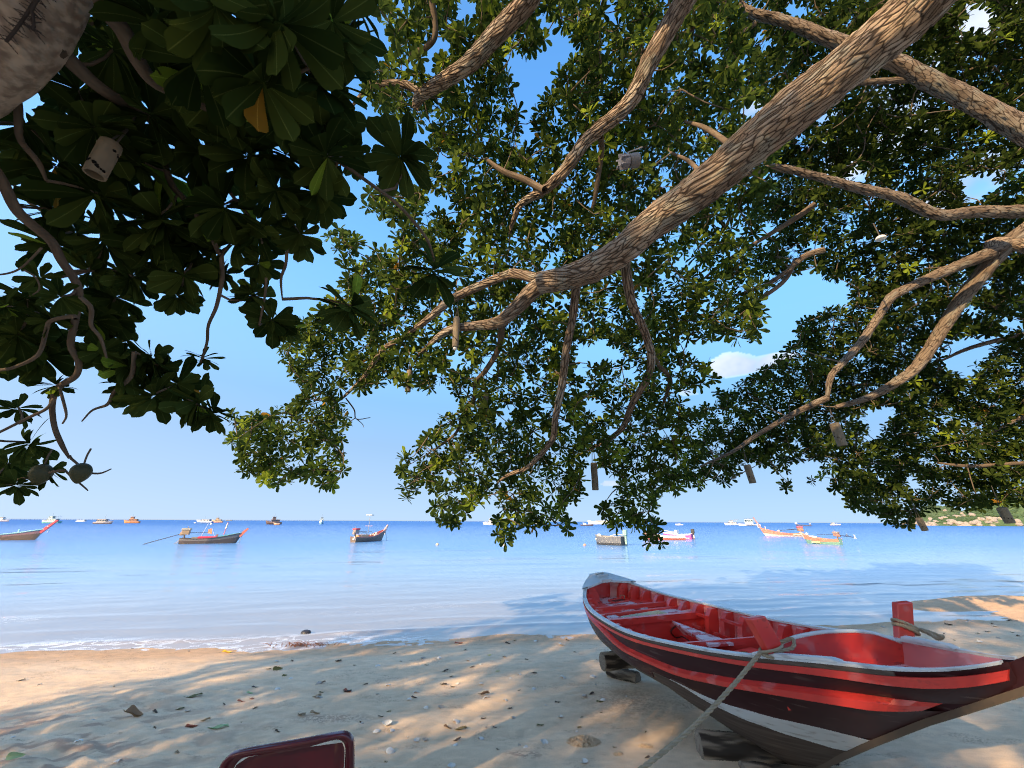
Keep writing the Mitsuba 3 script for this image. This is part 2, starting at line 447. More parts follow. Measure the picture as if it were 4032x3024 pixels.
boat = thing('wooden_boat', 'red and black wooden boat with white gunwale resting on logs at the water edge', 'boat')


def bpart(name, m, mat, smooth=30, parent=None, label=None):
    return add(name, bmesh_(m), mat, parent or boat, smooth=smooth, label=label)


zsh = lambda x: _Z(x)
redb = lambda x: _Z(x) - 0.10 * np.clip(x / 1.2, .35, 1) * np.where(x > 4.2, 1.0, 1.0)
railt = lambda x: np.minimum(RAILT(np.clip(x, .55, 4.77)), _Z(x) - .04)
railb = lambda x: railt(x) - RAILH(np.clip(x, .55, 4.77))
kl = lambda x: KEEL(x) + 0.0
lim = lambda g: (lambda x: np.maximum(g(x), KEEL(x)))
for side, nm in ((-1, 'near'), (1, 'far')):
    bpart('upper_plank', strip(0.0, 4.98, zsh, lim(railt), side, m=8), 'mat_dark', smooth=True)
    bpart('lower_plank', strip(0.0, 4.9, lim(railb), lim(lambda x: np.where(x < 2.3, railb(x) - .2, WT(np.clip(x, 2.3, 4.02)))), side, m=8), 'mat_dark', smooth=True)
    bpart('white_stripe', strip(2.62, 4.03, lim(lambda x: WT(np.clip(x, 2.3, 4.02))), lim(lambda x: WB(np.clip(x, 2.3, 3.79))), side, m=6), 'mat_white', smooth=True)
    bpart('bottom_plank', strip(0.0, 3.86, lim(lambda x: np.where(x < 2.62, np.where(x < 2.3, railb(x) - .2, WT(np.clip(x, 2.3, 4.02))), WB(np.clip(x, 2.3, 3.79)))), kl, side, m=14), 'mat_wood', smooth=True)

    def redprof(x):
        z, b = float(_Z(x)), float(bb(x))
        h = 0.029 * min(1, max(.5, x / 1.0)) + .03 * max(0, min(1, (x - 3.3) / 1.5))
        o = 0.016
        return [(b - .01, z - .035), (b + o, z - .035), (b + o, z - .035 - h), (b - .02, z - .04 - h)]
    bpart('red_band', ribbon(0.45, 4.975, redprof, side, slant=0.35), 'mat_red', smooth=12)

    def railprof(x):
        z = float(railt(x)); h = float(RAILH(x)); b = float(breadth(x, z)); b2 = float(breadth(x, z - h)); o = 0.045 * min(1, (x - .5) / .5) + .004
        return [(b - .02, z + .012), (b + .012, z + .004), (b + o, z - .35 * h), (b + o - .004, z - h), (b2 - .02, z - h - .01)]
    bpart('rub_rail', ribbon(0.56, 4.64, railprof, side, slant=1.5), 'mat_red', smooth=12)

    def warn(x):
        z, b = float(_Z(x)), float(bb(x)); o = .010
        return [(b - .01, z - .002), (b + o, z - .004), (b + o - .002, z - .034), (b - .01, z - .034)]
    bpart('wale', ribbon(0.35, 4.55, warn, side), 'mat_wood', smooth=20)

    def capprof(x):
        z, b = float(_Z(x)), float(bb(x)); w = 0.052 * min(1.0, max(.35, (5.0 - x) / .7)); o = .012
        w = min(w, b * .9 + .02)
        return [(b - w, z - .004), (b - w, z + .014), (b + o - .006, z + .014), (b + o, z + .008), (b + o, z - .004)]
    bpart('gunwale', ribbon(0.03, 4.96, capprof, side, n=120), 'mat_white', smooth=20)

    x0, x1 = (3.69, 4.27) if side < 0 else (4.14, 4.54)

    def chock(x):
        z, b = float(_Z(x)), float(bb(x)); e = min(1, (x1 - x) / .06 + .25)
        return [(b - .06, z + .015), (b - .055, z + .015 + .018 * e), (b + .008, z + .015 + .018 * e), (b + .012, z + .015)]
    bpart('chafing_block', ribbon(x0, x1, chock, side, n=24), 'mat_white', smooth=20)

    # inner skin
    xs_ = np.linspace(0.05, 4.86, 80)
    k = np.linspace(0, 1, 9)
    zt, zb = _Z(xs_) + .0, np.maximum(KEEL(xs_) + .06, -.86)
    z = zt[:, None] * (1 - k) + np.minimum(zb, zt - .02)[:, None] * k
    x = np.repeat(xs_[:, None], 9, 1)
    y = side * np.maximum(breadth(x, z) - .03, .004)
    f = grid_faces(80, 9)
    bpart('inner_planking', (np.stack([x, y, z], -1).reshape(-1, 3), f if side < 0 else f[:, ::-1]), 'mat_red_sky_sheen', smooth=True)

    # ribs with a slanted head
    for xr in (.24, .40, .57, .79, 1.02, 1.25, 1.49, 1.73, 1.99, 2.285, 2.62, 2.89, 3.127, 3.40):
        zt = float(_Z(xr)) - .010
        zlo = max(float(KEEL(xr)) + .10, -.80)
        zz = np.linspace(zt, zlo, 7)
        bo = breadth(np.full(7, xr), zz) - .032
        dpt = np.interp(zz, [zlo, zt - .09, zt - .001, zt], [.17, .165, .11, .10])
        inn = np.maximum(bo - dpt, .01)
        wd = .036
        rows = []
        for i in range(7):
            rows.append([[xr - wd, side * bo[i], zz[i]], [xr + wd, side * bo[i], zz[i]], [xr + wd, side * inn[i], zz[i]], [xr - wd, side * inn[i], zz[i]]])
        v = np.array(rows).reshape(-1, 3)
        f = np.vstack([grid_faces(7, 4, wrap=True), [[0, 1, 2], [0, 2, 3], [24, 26, 25], [24, 27, 26]]])
        bpart('rib', (v, f if side > 0 else f[:, ::-1]), 'mat_red', smooth=False)

# stem: a heavy black post that rises past the bow, its worn leading edge bare wood
sx = np.array([3.25, 3.45, 3.74, 4.0, 4.41, 4.63, 4.98, 5.25, 5.6, 6.0])
sz = np.array([-1.165, -1.06, -.845, -.656, -.369, -.228, 0.0, .19, .46, .80])
up_ = np.array([.05, .07, .10, .12, .12, .115, .105, .10, .10, .10])
rows, edge = [], []
for x, z, h in zip(sx, sz, up_):
    d = unit(V(-.56, 0, .83)) * h
    rows.append([[x, -.03, z], [x, .03, z], [x + d[0], .032, z + d[2]], [x + d[0], -.032, z + d[2]]])
    e = unit(V(.56, 0, -.83)) * .034
    edge.append([[x + e[0], -.018, z + e[2]], [x + e[0], .018, z + e[2]], [x - .001, .036, z + .004], [x - .001, -.036, z + .004]])
for nm, R_, mt in (('stem', rows, 'mat_dark'), ('stem_band', edge, 'mat_bare_wood')):
    v = np.array(R_).reshape(-1, 3)
    n_ = len(R_)
    f = np.vstack([grid_faces(n_, 4, wrap=True)[:, ::-1], [[0, 2, 1], [0, 3, 2]], [[4 * n_ - 4, 4 * n_ - 3, 4 * n_ - 2], [4 * n_ - 4, 4 * n_ - 2, 4 * n_ - 1]]])
    bpart(nm, (v, f), mt, smooth=20)
pm('mat_bare_wood', (0.15, 0.115, 0.09), 0.8, 0.25)
# inner face of the transom
zi = np.linspace(zt_in := float(_Z(.06)) - .01, float(KEEL(.06)) + .05, 7)
yi = breadth(np.full(7, .06), zi) - .01
bpart('transom_lining', (np.vstack([np.stack([0 * zi + .05, -yi, zi], 1), np.stack([0 * zi + .05, yi, zi], 1)]), np.array([[i, i + 8, i + 1] for i in range(6)] + [[i, i + 7, i + 8] for i in range(6)])), 'mat_red', smooth=False)
# keel plank
kxs = np.linspace(0.1, 3.3, 40)
v = np.array([[[x, -.035, KEEL(x) - .035], [x, .035, KEEL(x) - .035], [x, .04, KEEL(x) + .02], [x, -.04, KEEL(x) + .02]] for x in kxs]).reshape(-1, 3)
bpart('keel', (v, grid_faces(40, 4, wrap=True)[:, ::-1]), 'mat_wood', smooth=20)

# stern: transom and the little white deck on top of it
zt0 = float(_Z(0))
tz = np.linspace(zt0 - .02, float(KEEL(0)), 8)
ty = breadth(np.zeros(8), tz)
v = np.vstack([np.stack([0 * tz - .02 - .05 * (zt0 - tz), -ty, tz], 1), np.stack([0 * tz - .02 - .05 * (zt0 - tz), ty, tz], 1)])
f = []
for i in range(7):
    f += [[i, i + 1, i + 9], [i, i + 9, i + 8]]
bpart('transom', (v, np.array(f)), 'mat_red', smooth=False)
dxs = np.linspace(-.05, .34, 12)
arc = lambda x: float(bb(max(x, 0.0))) + .028
rows = []
for x in dxs:
    b = arc(x) if x > 0 else .155
    z = float(_Z(max(x, 0))) + .022
    inner = 0 if x < .20 else (x - .20) / .14 * (b - .10)
    rows.append((x, b, z, inner))
vv, ff = [], []
for sgn in (-1, 1):
    q = []
    for x, b, z, inn in rows:
        q += [[x, sgn * inn, z], [x, sgn * b, z], [x, sgn * b, z + .02], [x, sgn * inn, z + .03]]
    f = grid_faces(12, 4, wrap=True)
    vv.append((np.array(q, float), f if sgn < 0 else f[:, ::-1]))
bpart('stern_deck', cat_mesh(vv), 'mat_white', smooth=25)
bpart('stern_cleat', cat_mesh([box((.03, 0.0, .045), (.04, .16, .018)), box((.12, .01, .02), (.03, .20, .02)), box((.20, .02, -.055), (.07, .20, .05))]), 'mat_white', smooth=False)


def deck(x0, x1, z0, z1, ya=None, yb=None, th=.02, n=14, hole=None):
    """A floor fitted between the hull sides; z may rise from z0 to z1."""
    xs_ = np.linspace(x0, x1, n)
    q = []
    for x in xs_:
        z = z0 + (z1 - z0) * (x - x0) / (x1 - x0)
        b = float(breadth(x, z)) - .035
        a0, a1 = (-b if ya is None else ya), (b if yb is None else yb)
        q += [[x, a0, z - th], [x, a1, z - th], [x, a1, z], [x, a0, z]]
    v = np.array(q, float)
    e = 4 * n - 4
    return v, np.vstack([grid_faces(n, 4, wrap=True)[:, ::-1], [[0, 2, 1], [0, 3, 2]], [[e, e + 1, e + 2], [e, e + 2, e + 3]]])


def plank(a, b, w, th, up=(0, 0, 1)):
    """A board from a to b (local), w wide across, th thick."""
    a, b = V(*a), V(*b)
    t_ = unit(b - a)
    s_ = unit(np.cross(up, t_)) * w / 2
    u_ = unit(np.cross(t_, s_)) * th / 2
    q0 = [a - s_ - u_, a + s_ - u_, a + s_ + u_, a - s_ + u_]
    q1 = [b - s_ - u_, b + s_ - u_, b + s_ + u_, b - s_ + u_]
    return hexa(np.array(q0), np.array(q1))


# floors
for k_, (ya, yb) in enumerate(((None, -.2), (-.194, .02), (.026, .24), (.246, None))):
    bpart('stern_floorboard', deck(.10, .97, -.33, -.345, ya, yb), 'mat_chipped' if k_ in (1, 2) else 'mat_red', smooth=False)
bpart('hatch_rim', cat_mesh([plank((.34, -.06, -.322), (.34, .2, -.322), .02, .02), plank((.52, -.06, -.324), (.52, .2, -.324), .02, .02), plank((.34, -.06, -.322), (.52, -.06, -.324), .02, .02), plank((.34, .2, -.322), (.52, .2, -.324), .02, .02)]), 'mat_red', smooth=False)
bpart('hatch', box((.43, .07, -.328), (.15, .22, .006)), 'mat_dark', smooth=False)
bpart('beam', plank((.86, -.62, -.305), (.96, .66, -.345), .05, .07), 'mat_red', smooth=False)
bpart('beam', plank((1.05, -.66, -.34), (1.13, .67, -.37), .04, .05), 'mat_red', smooth=False)
bpart('beam', plank((1.43, -.735, -.33), (1.53, .735, -.385), .07, .075), 'mat_red', smooth=False)
bpart('seat_board', deck(1.10, 1.44, -.335, -.345, None, -.40), 'mat_chipped', smooth=False)
bpart('seat_board', deck(1.10, 1.50, -.365, -.375, .30, None), 'mat_chipped', smooth=False)
# the pale tray let in between the beams
tray = [box((1.28, -.02, -.52), (.26, .62, .012)), box((1.15, -.02, -.44), (.012, .62, .17)), box((1.405, -.02, -.44), (.012, .62, .17)), box((1.28, -.335, -.44), (.27, .012, .17)), box((1.28, .295, -.44), (.27, .012, .17))]
pm('mat_cream', (0.55, 0.56, 0.47), 0.5, 0.4)
bpart('pale_tray', cat_mesh(tray), 'mat_cream', smooth=False, label='cream coloured tray let in between the beams')


def panel(xa, xb, ztop, zbot, th=.03, n=9):
    """A cross wall that fills the hull's section; xa, xb: its station at the near and far side."""
    zz = np.linspace(ztop, zbot, n)
    q = []
    for d_ in (0, th):
        for z in zz:
            xm = (xa + xb) / 2
            bo = max(float(breadth(xm, max(z, float(KEEL(xm)) + .04))) - .035, .02)
            for k_ in (-1, -.5, 0, .5, 1):
                q.append([xm + (xb - xa) / 2 * k_ + d_, bo * k_, z])
    f = grid_faces(n, 5)
    nn = n * 5
    top = [[i, i + nn, i + nn + 1] for i in range(4)] + [[i, i + nn + 1, i + 1] for i in range(4)]
    return np.array(q, float), np.vstack([f, f[:, ::-1] + nn, top])


bpart('bulkhead', panel(1.41, 1.50, -.37, -.84), 'mat_red', smooth=False)
bpart('floor', deck(1.5, 2.62, -.80, -.80), 'mat_red', smooth=False)
bpart('bench_board', hexa(np.array([[1.55, .21, -.42], [1.55, .35, -.58], [2.66, .14, -.40], [2.62, -.15, -.385]])[[0, 1, 2, 3]], np.array([[1.55, .21, -.395], [1.55, .35, -.555], [2.66, .14, -.375], [2.62, -.15, -.36]])), 'mat_chipped', smooth=False)
for (xa, ya, za, xb, yb_, zb) in ((1.47, .62, -.365, 1.75, .635, -.37), (1.39, .55, -.51, 1.66, .58, -.515), (1.98, .645, -.345, 2.30, .63, -.35), (1.86, .58, -.52, 2.2, .58, -.525)):
    bpart('cleat', plank((xa, ya, za), (xb, yb_, zb), .03, .032), 'mat_red', smooth=False)
bpart('partition', panel(2.33, 2.75, -.352, -.84), 'mat_red', smooth=False)
for k_, (ya, yb) in enumerate(((None, -.33), (-.324, 0.0), (.006, .33), (.336, None))):
    bpart('bow_floorboard', deck(2.50 + .1 * k_, 3.78 + .05 * k_, -.43, -.40, ya, yb), 'mat_red', smooth=False)
# the arched breakwater between the two bitts, and the well in front of it
ay = np.array([-.52, -.46, -.40, -.32, -.235, -.075, .152, .28, .36, .43, .47])
az_ = np.array([-.10, -.06, -.023, .001, .017, .032, .028, .009, -.02, -.05, -.07])
ax = 3.775 + (ay + .5) * .355
v0 = np.vstack([np.stack([ax, ay, az_], 1), np.stack([ax, ay * .92, az_ * 0 - .47], 1)])
v = np.vstack([v0, v0 + V(-.028, .008, 0)])
n_ = len(ay)
f = []
for i in range(n_ - 1):
    a_, b_ = i, i + 1
    f += [[a_, a_ + n_, b_ + n_], [a_, b_ + n_, b_], [a_ + 2 * n_, b_ + 3 * n_, a_ + 3 * n_], [a_ + 2 * n_, b_ + 2 * n_, b_ + 3 * n_], [a_, b_, b_ + 2 * n_], [a_, b_ + 2 * n_, a_ + 2 * n_]]
bpart('breakwater', (v, np.array(f)), 'mat_red', smooth=False)
cv = crom(np.stack([ax - .014, ay, az_ + .008], 1), 40)
bpart('breakwater_cap', tube(cv, .017, 6), 'mat_white', smooth=True)
bpart('bow_floor', deck(3.85, 4.55, -.24, -.14), 'mat_chipped', smooth=False)
for (y_, x_) in ((.18, 3.99), (.33, 4.06), (.44, 4.09)):
    bpart('batten', plank((x_, y_, -.28), (x_ + .015, y_ + .05, -.03), .012, .012, (1, 0, 0)), 'mat_red', smooth=False)
# the two bitts
import manifold3d as m3


def bitt(foot, head, w, th, skew):
    a, b = V(*foot), V(*head)
    t_ = unit(b - a)
    s_ = unit(V(skew, 1, 0))
    u_ = unit(np.cross(t_, s_))
    pts = []
    r = .012
    for p in (a, b):
        for i in (-1, 1):
            for j in (-1, 1):
                c = p + s_ * i * (w / 2 - r) + u_ * j * (th / 2 - r)
                pts.append(m3.Manifold.sphere(r, 10).translate(c.tolist()))
    m = m3.Manifold.batch_hull(pts).to_mesh()
    return np.array(m.vert_properties[:, :3], float), np.array(m.tri_verts)


bpart('bitt', bitt((3.81, -.455, -.20), (3.79, -.615, .185), .165, .075, .0), 'mat_red', smooth=35, label='slanting red bitt on the near side of the boat')
bpart('bitt', bitt((4.07, .50, -.24), (4.12, .625, .205), .135, .06, .3), 'mat_red', smooth=35, label='upright red bitt on the far side of the boat')
bpart('black_hose', tube(crom(np.array([[1.56, .40, -.52], [1.55, .34, -.46], [1.53, .26, -.475], [1.52, .18, -.53], [1.53, .24, -.605], [1.56, .32, -.60], [1.62, .38, -.66], [1.75, .30, -.72], [1.95, .2, -.74]]), 60), .008, 6), 'mat_rubber', smooth=True)
pm('mat_rubber', (0.012, 0.012, 0.012), 0.5, 0.4)
bpart('deck_ring', tube(BT_ring := np.array([[.42 + .05 * math.cos(a), .16 + .02 * math.sin(2 * a), -.30 + .045 * math.sin(a)] for a in np.linspace(0, math.pi, 16)]), .005, 5), 'mat_rope', smooth=True)

# mooring ropes
def rope_mesh(C, r, strands=3, pitch=9.0, k=7):
    """Laid rope: strands twisted about the line C."""
    C = np.asarray(C, float)
    s = np.r_[0, np.cumsum(np.linalg.norm(np.diff(C, axis=0), axis=1))]
    _, a, b = frames(C)
    out = []
    for i in range(strands):
        ph = s / (r * pitch) * 2 * np.pi + i * 2 * np.pi / strands
        out.append(tube(C + (np.cos(ph)[:, None] * a + np.sin(ph)[:, None] * b) * r * .52, r * .56, k))
    return cat_mesh(out)


def rope_col(p, n, uv):
    return mix((0.26, 0.21, 0.145), (0.40, 0.335, 0.24), fbm(p.x * 30, p.y * 30, p.z * 30, 2))


scene['mat_rope'] = {'type': 'twosided', 'bsdf': {'type': 'principled', 'base_color': mikit.proc(rope_col), 'roughness': 0.9, 'specular': 0.2}}
# near rope: three turns round the bitt, then down to the sand in front of the camera
turns = [BT(V(3.80 + .062 * math.cos(a) - .0, -.535 + .10 * math.sin(a), -.055 + .035 * math.sin(a * .5 + 1))) for a in np.linspace(-2.2, 3 * 2 * math.pi - 2.0, 90)]
add('mooring_rope', cat_mesh([rope_mesh(np.array(turns), .011, k=6),
    rope_mesh(crom(np.array([BT(V(3.80, -.43, -.01)), BT(V(3.86, -.36, .02)), BT(V(3.88, -.40, -.03)), BT(V(3.84, -.52, -.05)), BT(V(3.80, -.62, -.07))]), 50), .014, k=6),
    rope_mesh(np.array([(1 - t_) * BT(V(3.79, -.645, -.055)) + t_ * V(.80, 3.26, .42) - V(0, 0, .05) * math.sin(math.pi * t_) for t_ in np.linspace(0, 1.9, 320)]), .0155)]),
    'mat_rope', smooth=True, label='tan rope tied to the slanting near bitt and running down over the hull', cat='rope')
rope_far = [BT(V(4.11 + .055 * math.cos(a), .585 + .095 * math.sin(a), .035 - .045 * math.sin(a) + .02 * math.sin(a * .33))) for a in np.linspace(0, 3 * 2 * math.pi, 90)]
add('mooring_rope', cat_mesh([rope_mesh(np.array(rope_far), .012, k=6),
    rope_mesh(crom(np.array([BT(V(4.09, .67, .015)), BT(V(4.16, .72, .0)), BT(V(4.20, .78, -.03)), BT(V(4.25, .73, -.02)), BT(V(4.16, .68, .01)), BT(V(4.22, .66, .0)), BT(V(4.3, .60, -.005)), BT(V(4.36, .56, .03))]), 80), .014, k=6)]),
    'mat_rope', smooth=True, label='knotted tan rope wound round the upright far bitt of the boat', cat='rope')

# logs under the boat
def log_bark(p, n, uv):
    a = fbm(uv.x * 18, uv.y * 4, 0.0, 3)
    return mix((0.045, 0.034, 0.026), (0.36, 0.275, 0.20), smoothstep(0.3, 0.75, a))


def log_bump(p, n, uv):
    return fbm(uv.x * 30, uv.y * 6, 1.0, 3)


scene['mat_log'] = {'type': 'twosided', 'bsdf': {'type': 'bumpmap', 'arbitrary': mikit.proc(log_bump, 0.004), 'scale': 0.02, 'bsdf': {'type': 'principled', 'base_color': mikit.proc(log_bark), 'roughness': 0.9, 'specular': 0.2}}}


def end_grain(p, n, uv):
    return mix((0.16, 0.12, 0.09), (0.27, 0.22, 0.17), noise(fbm(p.x * 20, p.y * 20, p.z * 20, 2) * 14))


scene['mat_endgrain'] = {'type': 'twosided', 'bsdf': {'type': 'principled', 'base_color': mikit.proc(end_grain), 'roughness': 0.9, 'specular': 0.2}}


def log(name, a, b, r, label, seed):
    C = np.linspace(V(*a), V(*b), 40)
    p = C * 3 + seed
    C = C + (np.stack([meshkit.noise(p, 1), meshkit.noise(p, 2), meshkit.noise(p, 3)], 1) - .5) * .03
    k = 28
    v, f = tube(C, r * (1 + .10 * (meshkit.noise(C * 6, seed) - .5)), k, caps=False)
    th = np.tile(np.arange(k) / k, 40)
    d = (meshkit.fbm(v * 9, 3, seed) - .5) * .03
    cc = np.repeat(C, k, 0)
    v = v + unit(v - cc) * d[:, None]
    uv = np.stack([th * 2 * np.pi * r, np.repeat(np.linspace(0, np.linalg.norm(V(*b) - V(*a)), 40), k)], 1)
    key = thing(name, label, 'log')
    add('bark', (v, f), 'mat_log', key, smooth=True, uv=uv)
    for e, sgn in ((0, -1), (39, 1)):
        ring = v[e * k:(e + 1) * k]
        c = ring.mean(0)
        t_ = unit(V(*b) - V(*a)) * sgn
        vv = np.vstack([ring, c + (ring - c) * .9 + t_ * .012, [c + t_ * .016]])
        j = np.arange(k)
        ff = np.vstack([np.stack([j, (j + 1) % k, (j + 1) % k + k], 1), np.stack([j, (j + 1) % k + k, j + k], 1), np.stack([j + k, (j + 1) % k + k, j * 0 + 2 * k], 1)])
        add('end', (vv, ff if sgn > 0 else ff[:, ::-1]), 'mat_endgrain', key, smooth=False)
    return key


log('log', (1.33, 6.62, .10), (2.75, 6.95, .09), .115, 'dark log under the far stern end of the boat', 3)
log('log', (1.52, 7.08, -.16), (1.85, 6.72, -.15), .085, 'short half buried log end below the stern log', 5)
log('log', (1.76, 4.50, .035), (2.86, 4.36, .03), .13, 'thick weathered log under the bow of the boat at the bottom of the photo', 8)
log('log', (2.0, 4.20, -.035), (2.75, 4.12, -.035), .085, 'rough splintered log lying in front of the bow log', 12)
st = [BT(V(.52, -.30, -.80)), BT(V(.60, -.32, -.95))]
add('wood_block', cat_mesh([rounded_box(V(1.56, 6.70, .285), V(.10, .16, .17), .02, rotz(.3)), rounded_box(V(1.72, 6.76, .27), V(.16, .14, .13), .02, rotz(.1))]), 'mat_log', smooth=30, uv=None, label='dark wooden chock wedged between the stern log and the hull', cat='chock')

# ---------------------------------------------------------------- trees
from scipy.spatial import cKDTree


def bark_col(p, n, uv):
    w = fbm(uv.x * 5, uv.y * 2.2, 2.0, 2)
    d1, d2, c = voronoi(uv.x * 30 + 2.6 * w, uv.y * 5.5 + 3.0 * w)
    crack = smoothstep(0.24, 0.03, d2 - d1)
    c0 = mix((0.235, 0.172, 0.128), (0.375, 0.298, 0.232), c * 0.6 + 0.4 * fbm(uv.x * 14, uv.y * 14, 1.0, 2))
    c0 = mix(c0, (0.46, 0.42, 0.36), 0.5 * smoothstep(0.62, 0.75, fbm(uv.x * 7 + 3, uv.y * 4, 5.0, 2)))
    c0 = c0 * (0.72 + 0.56 * fbm(uv.x * 2.1, uv.y * 1.3, 8.0, 3))
    c0 = mix(c0, (0.36, 0.36, 0.31), 0.55 * smoothstep(0.60, 0.72, fbm(uv.x * 9 + 5, uv.y * 5, 3.0, 3)))
    return mix(c0, (0.045, 0.03, 0.022), crack * 0.9)


def bark_bump(p, n, uv):
    w = fbm(uv.x * 5, uv.y * 2.2, 2.0, 2)
    d1, d2, c = voronoi(uv.x * 30 + 2.6 * w, uv.y * 5.5 + 3.0 * w)
    return smoothstep(0.0, 0.36, d2 - d1) + 0.25 * noise(uv.x * 120, uv.y * 60, 0.0)


def thin_bark(p, n, uv):
    return mix((0.075, 0.055, 0.042), (0.20, 0.155, 0.115), fbm(uv.x * 30, uv.y * 9, 0.0, 3))


scene['mat_bark'] = {'type': 'twosided', 'bsdf': {'type': 'bumpmap', 'arbitrary': mikit.proc(bark_bump, 0.003), 'scale': 0.022, 'bsdf': {'type': 'principled', 'base_color': mikit.proc(bark_col), 'roughness': 0.9, 'specular': 0.2}}}
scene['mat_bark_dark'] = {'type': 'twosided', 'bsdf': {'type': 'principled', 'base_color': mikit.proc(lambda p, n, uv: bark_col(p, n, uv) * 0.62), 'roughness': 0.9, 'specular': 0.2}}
scene['mat_branch'] = {'type': 'twosided', 'bsdf': {'type': 'principled', 'base_color': mikit.proc(thin_bark), 'roughness': 0.9, 'specular': 0.2}}


def pale_bark(p, n, uv):
    return mix((0.27, 0.20, 0.155), (0.52, 0.415, 0.325), smoothstep(.25, .75, fbm(uv.x * 22, uv.y * 34, 0.0, 4)))


scene['mat_pale_bark'] = {'type': 'twosided', 'bsdf': {'type': 'bumpmap', 'arbitrary': mikit.proc(lambda p, n, uv: fbm(uv.x * 16, uv.y * 34, 1.0, 3), 0.004), 'scale': 0.03, 'bsdf': {'type': 'principled', 'base_color': mikit.proc(pale_bark), 'roughness': 0.85, 'specular': 0.2}}}
pm('mat_twig', (0.16, 0.125, 0.095), 0.9, 0.2)
LEAF = {'type': 'principledthin', 'base_color': {'type': 'mesh_attribute', 'name': 'vertex_color'}, 'roughness': 0.42, 'diff_trans': 0.62, 'spec_trans': 0.0, 'eta': 1.45}
scene['mat_leaf'] = LEAF
scene['mat_leaf_thick'] = {**LEAF, 'diff_trans': 0.42, 'roughness': 0.5}


def limb_mesh(P, rough, k, step):
    """Tapered limb with knobbly relief and uv in metres (around, along)."""
    P = np.asarray(P, float)
    L = np.linalg.norm(np.diff(P[:, :3], axis=0), axis=1).sum()
    n = max(10, int(L / step))
    D = crom(P, n)
    C, r = D[:, :3], np.maximum(D[:, 3], .003)
    _, a, b = frames(C)
    th = np.arange(k + 1) * 2 * np.pi / k
    ring = np.cos(th)[None, :, None] * a[:, None] + np.sin(th)[None, :, None] * b[:, None]
    s = np.r_[0, np.cumsum(np.linalg.norm(np.diff(C, axis=0), axis=1))]
    q = np.stack([np.cos(th)[None] * 1.6 + 0 * s[:, None], np.sin(th)[None] * 1.6 + 0 * s[:, None], s[:, None] * 2.2 + 0 * th[None]], -1)
    big = meshkit.fbm(q + C[:1] * 7, 3, 5) - .5
    q2 = q * V(7, 7, 3.0)
    ridge = np.abs(meshkit.fbm(q2 + 3, 3, 15) - .5)
    rr = r[:, None] * (1 + .34 * big) + rough * (ridge - .12) * 2.2 * np.minimum(1, r[:, None] / .05)
    v = (C[:, None] + ring * rr[..., None]).reshape(-1, 3)
    uv = np.stack([(th[None] * np.maximum(r[:, None], .02) + 0 * s[:, None]), s[:, None] + 0 * th[None]], -1).reshape(-1, 2)
    f = grid_faces(n, k + 1)
    return (v, f), uv


def leaf_grid(rows, cols, fold, curl, half=.21):
    """A unit leaf along +x, its face towards +z: obovate with a round tip; returns vertices, faces, column (0 = midrib)."""
    xs_ = np.array([0, .42, .74, .93, 1.0]) if rows == 5 else 1 - (1 - np.linspace(0, 1, rows)) ** 1.35
    w = half * (xs_ ** .85 * 1.22) * np.sqrt(np.clip(1 - xs_ ** 7, 0, 1)) + .014 * (1 - xs_)
    w[-1] = half * .22
    t = np.linspace(-1, 1, cols) if cols < 7 else np.array([-1, -.5, -.07, 0, .07, .5, 1])
    x = xs_[:, None] + 0 * t[None]
    x = x - .06 * (t[None] ** 2) * np.linspace(0, 1, rows)[:, None] ** 3
    y = w[:, None] * t[None]
    z = fold * np.abs(y) - curl * x ** 2 + .0 * t[None]
    return np.stack([x, y, z], -1).reshape(-1, 3), grid_faces(rows, cols), np.tile(np.abs(t), rows)


def leaves_mesh(base, d, n, l, wid, color, proto, rib=None):
    """All leaves as one (v, f), with vertex colours. base, d, n: (N, 3); l, wid: (N,)"""
    pv, pf, col = proto
    d = unit(d)
    s = unit(np.cross(n, d))
    n = np.cross(d, s)
    N, m = len(base), len(pv)
    curl = rng.uniform(.2, 1.8, N)
    v = base[:, None] + l[:, None, None] * (pv[None, :, :1] * d[:, None] + pv[None, :, 1:2] * wid[:, None, None] * s[:, None] + pv[None, :, 2:3] * curl[:, None, None] * n[:, None])
    f = (pf[None] + (np.arange(N) * m)[:, None, None]).reshape(-1, 3)
    c = np.repeat(color[:, None], m, 1)
    if rib is not None:
        k = (col < .01)[None, :, None] * .9
        c = c * (1 - k) + k * (c * 1.6 + V(.05, .05, .02))
    return v.reshape(-1, 3), f, c.reshape(-1, 3)


PROTO_FAR = leaf_grid(5, 3, .28, .12, .215)
PROTO_NEAR = leaf_grid(9, 7, .10, .20, .235)


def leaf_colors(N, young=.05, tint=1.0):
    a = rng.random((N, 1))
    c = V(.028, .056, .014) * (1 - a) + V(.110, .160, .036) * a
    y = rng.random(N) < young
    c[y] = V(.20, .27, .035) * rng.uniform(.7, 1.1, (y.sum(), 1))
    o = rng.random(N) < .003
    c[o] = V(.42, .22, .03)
    return c * tint


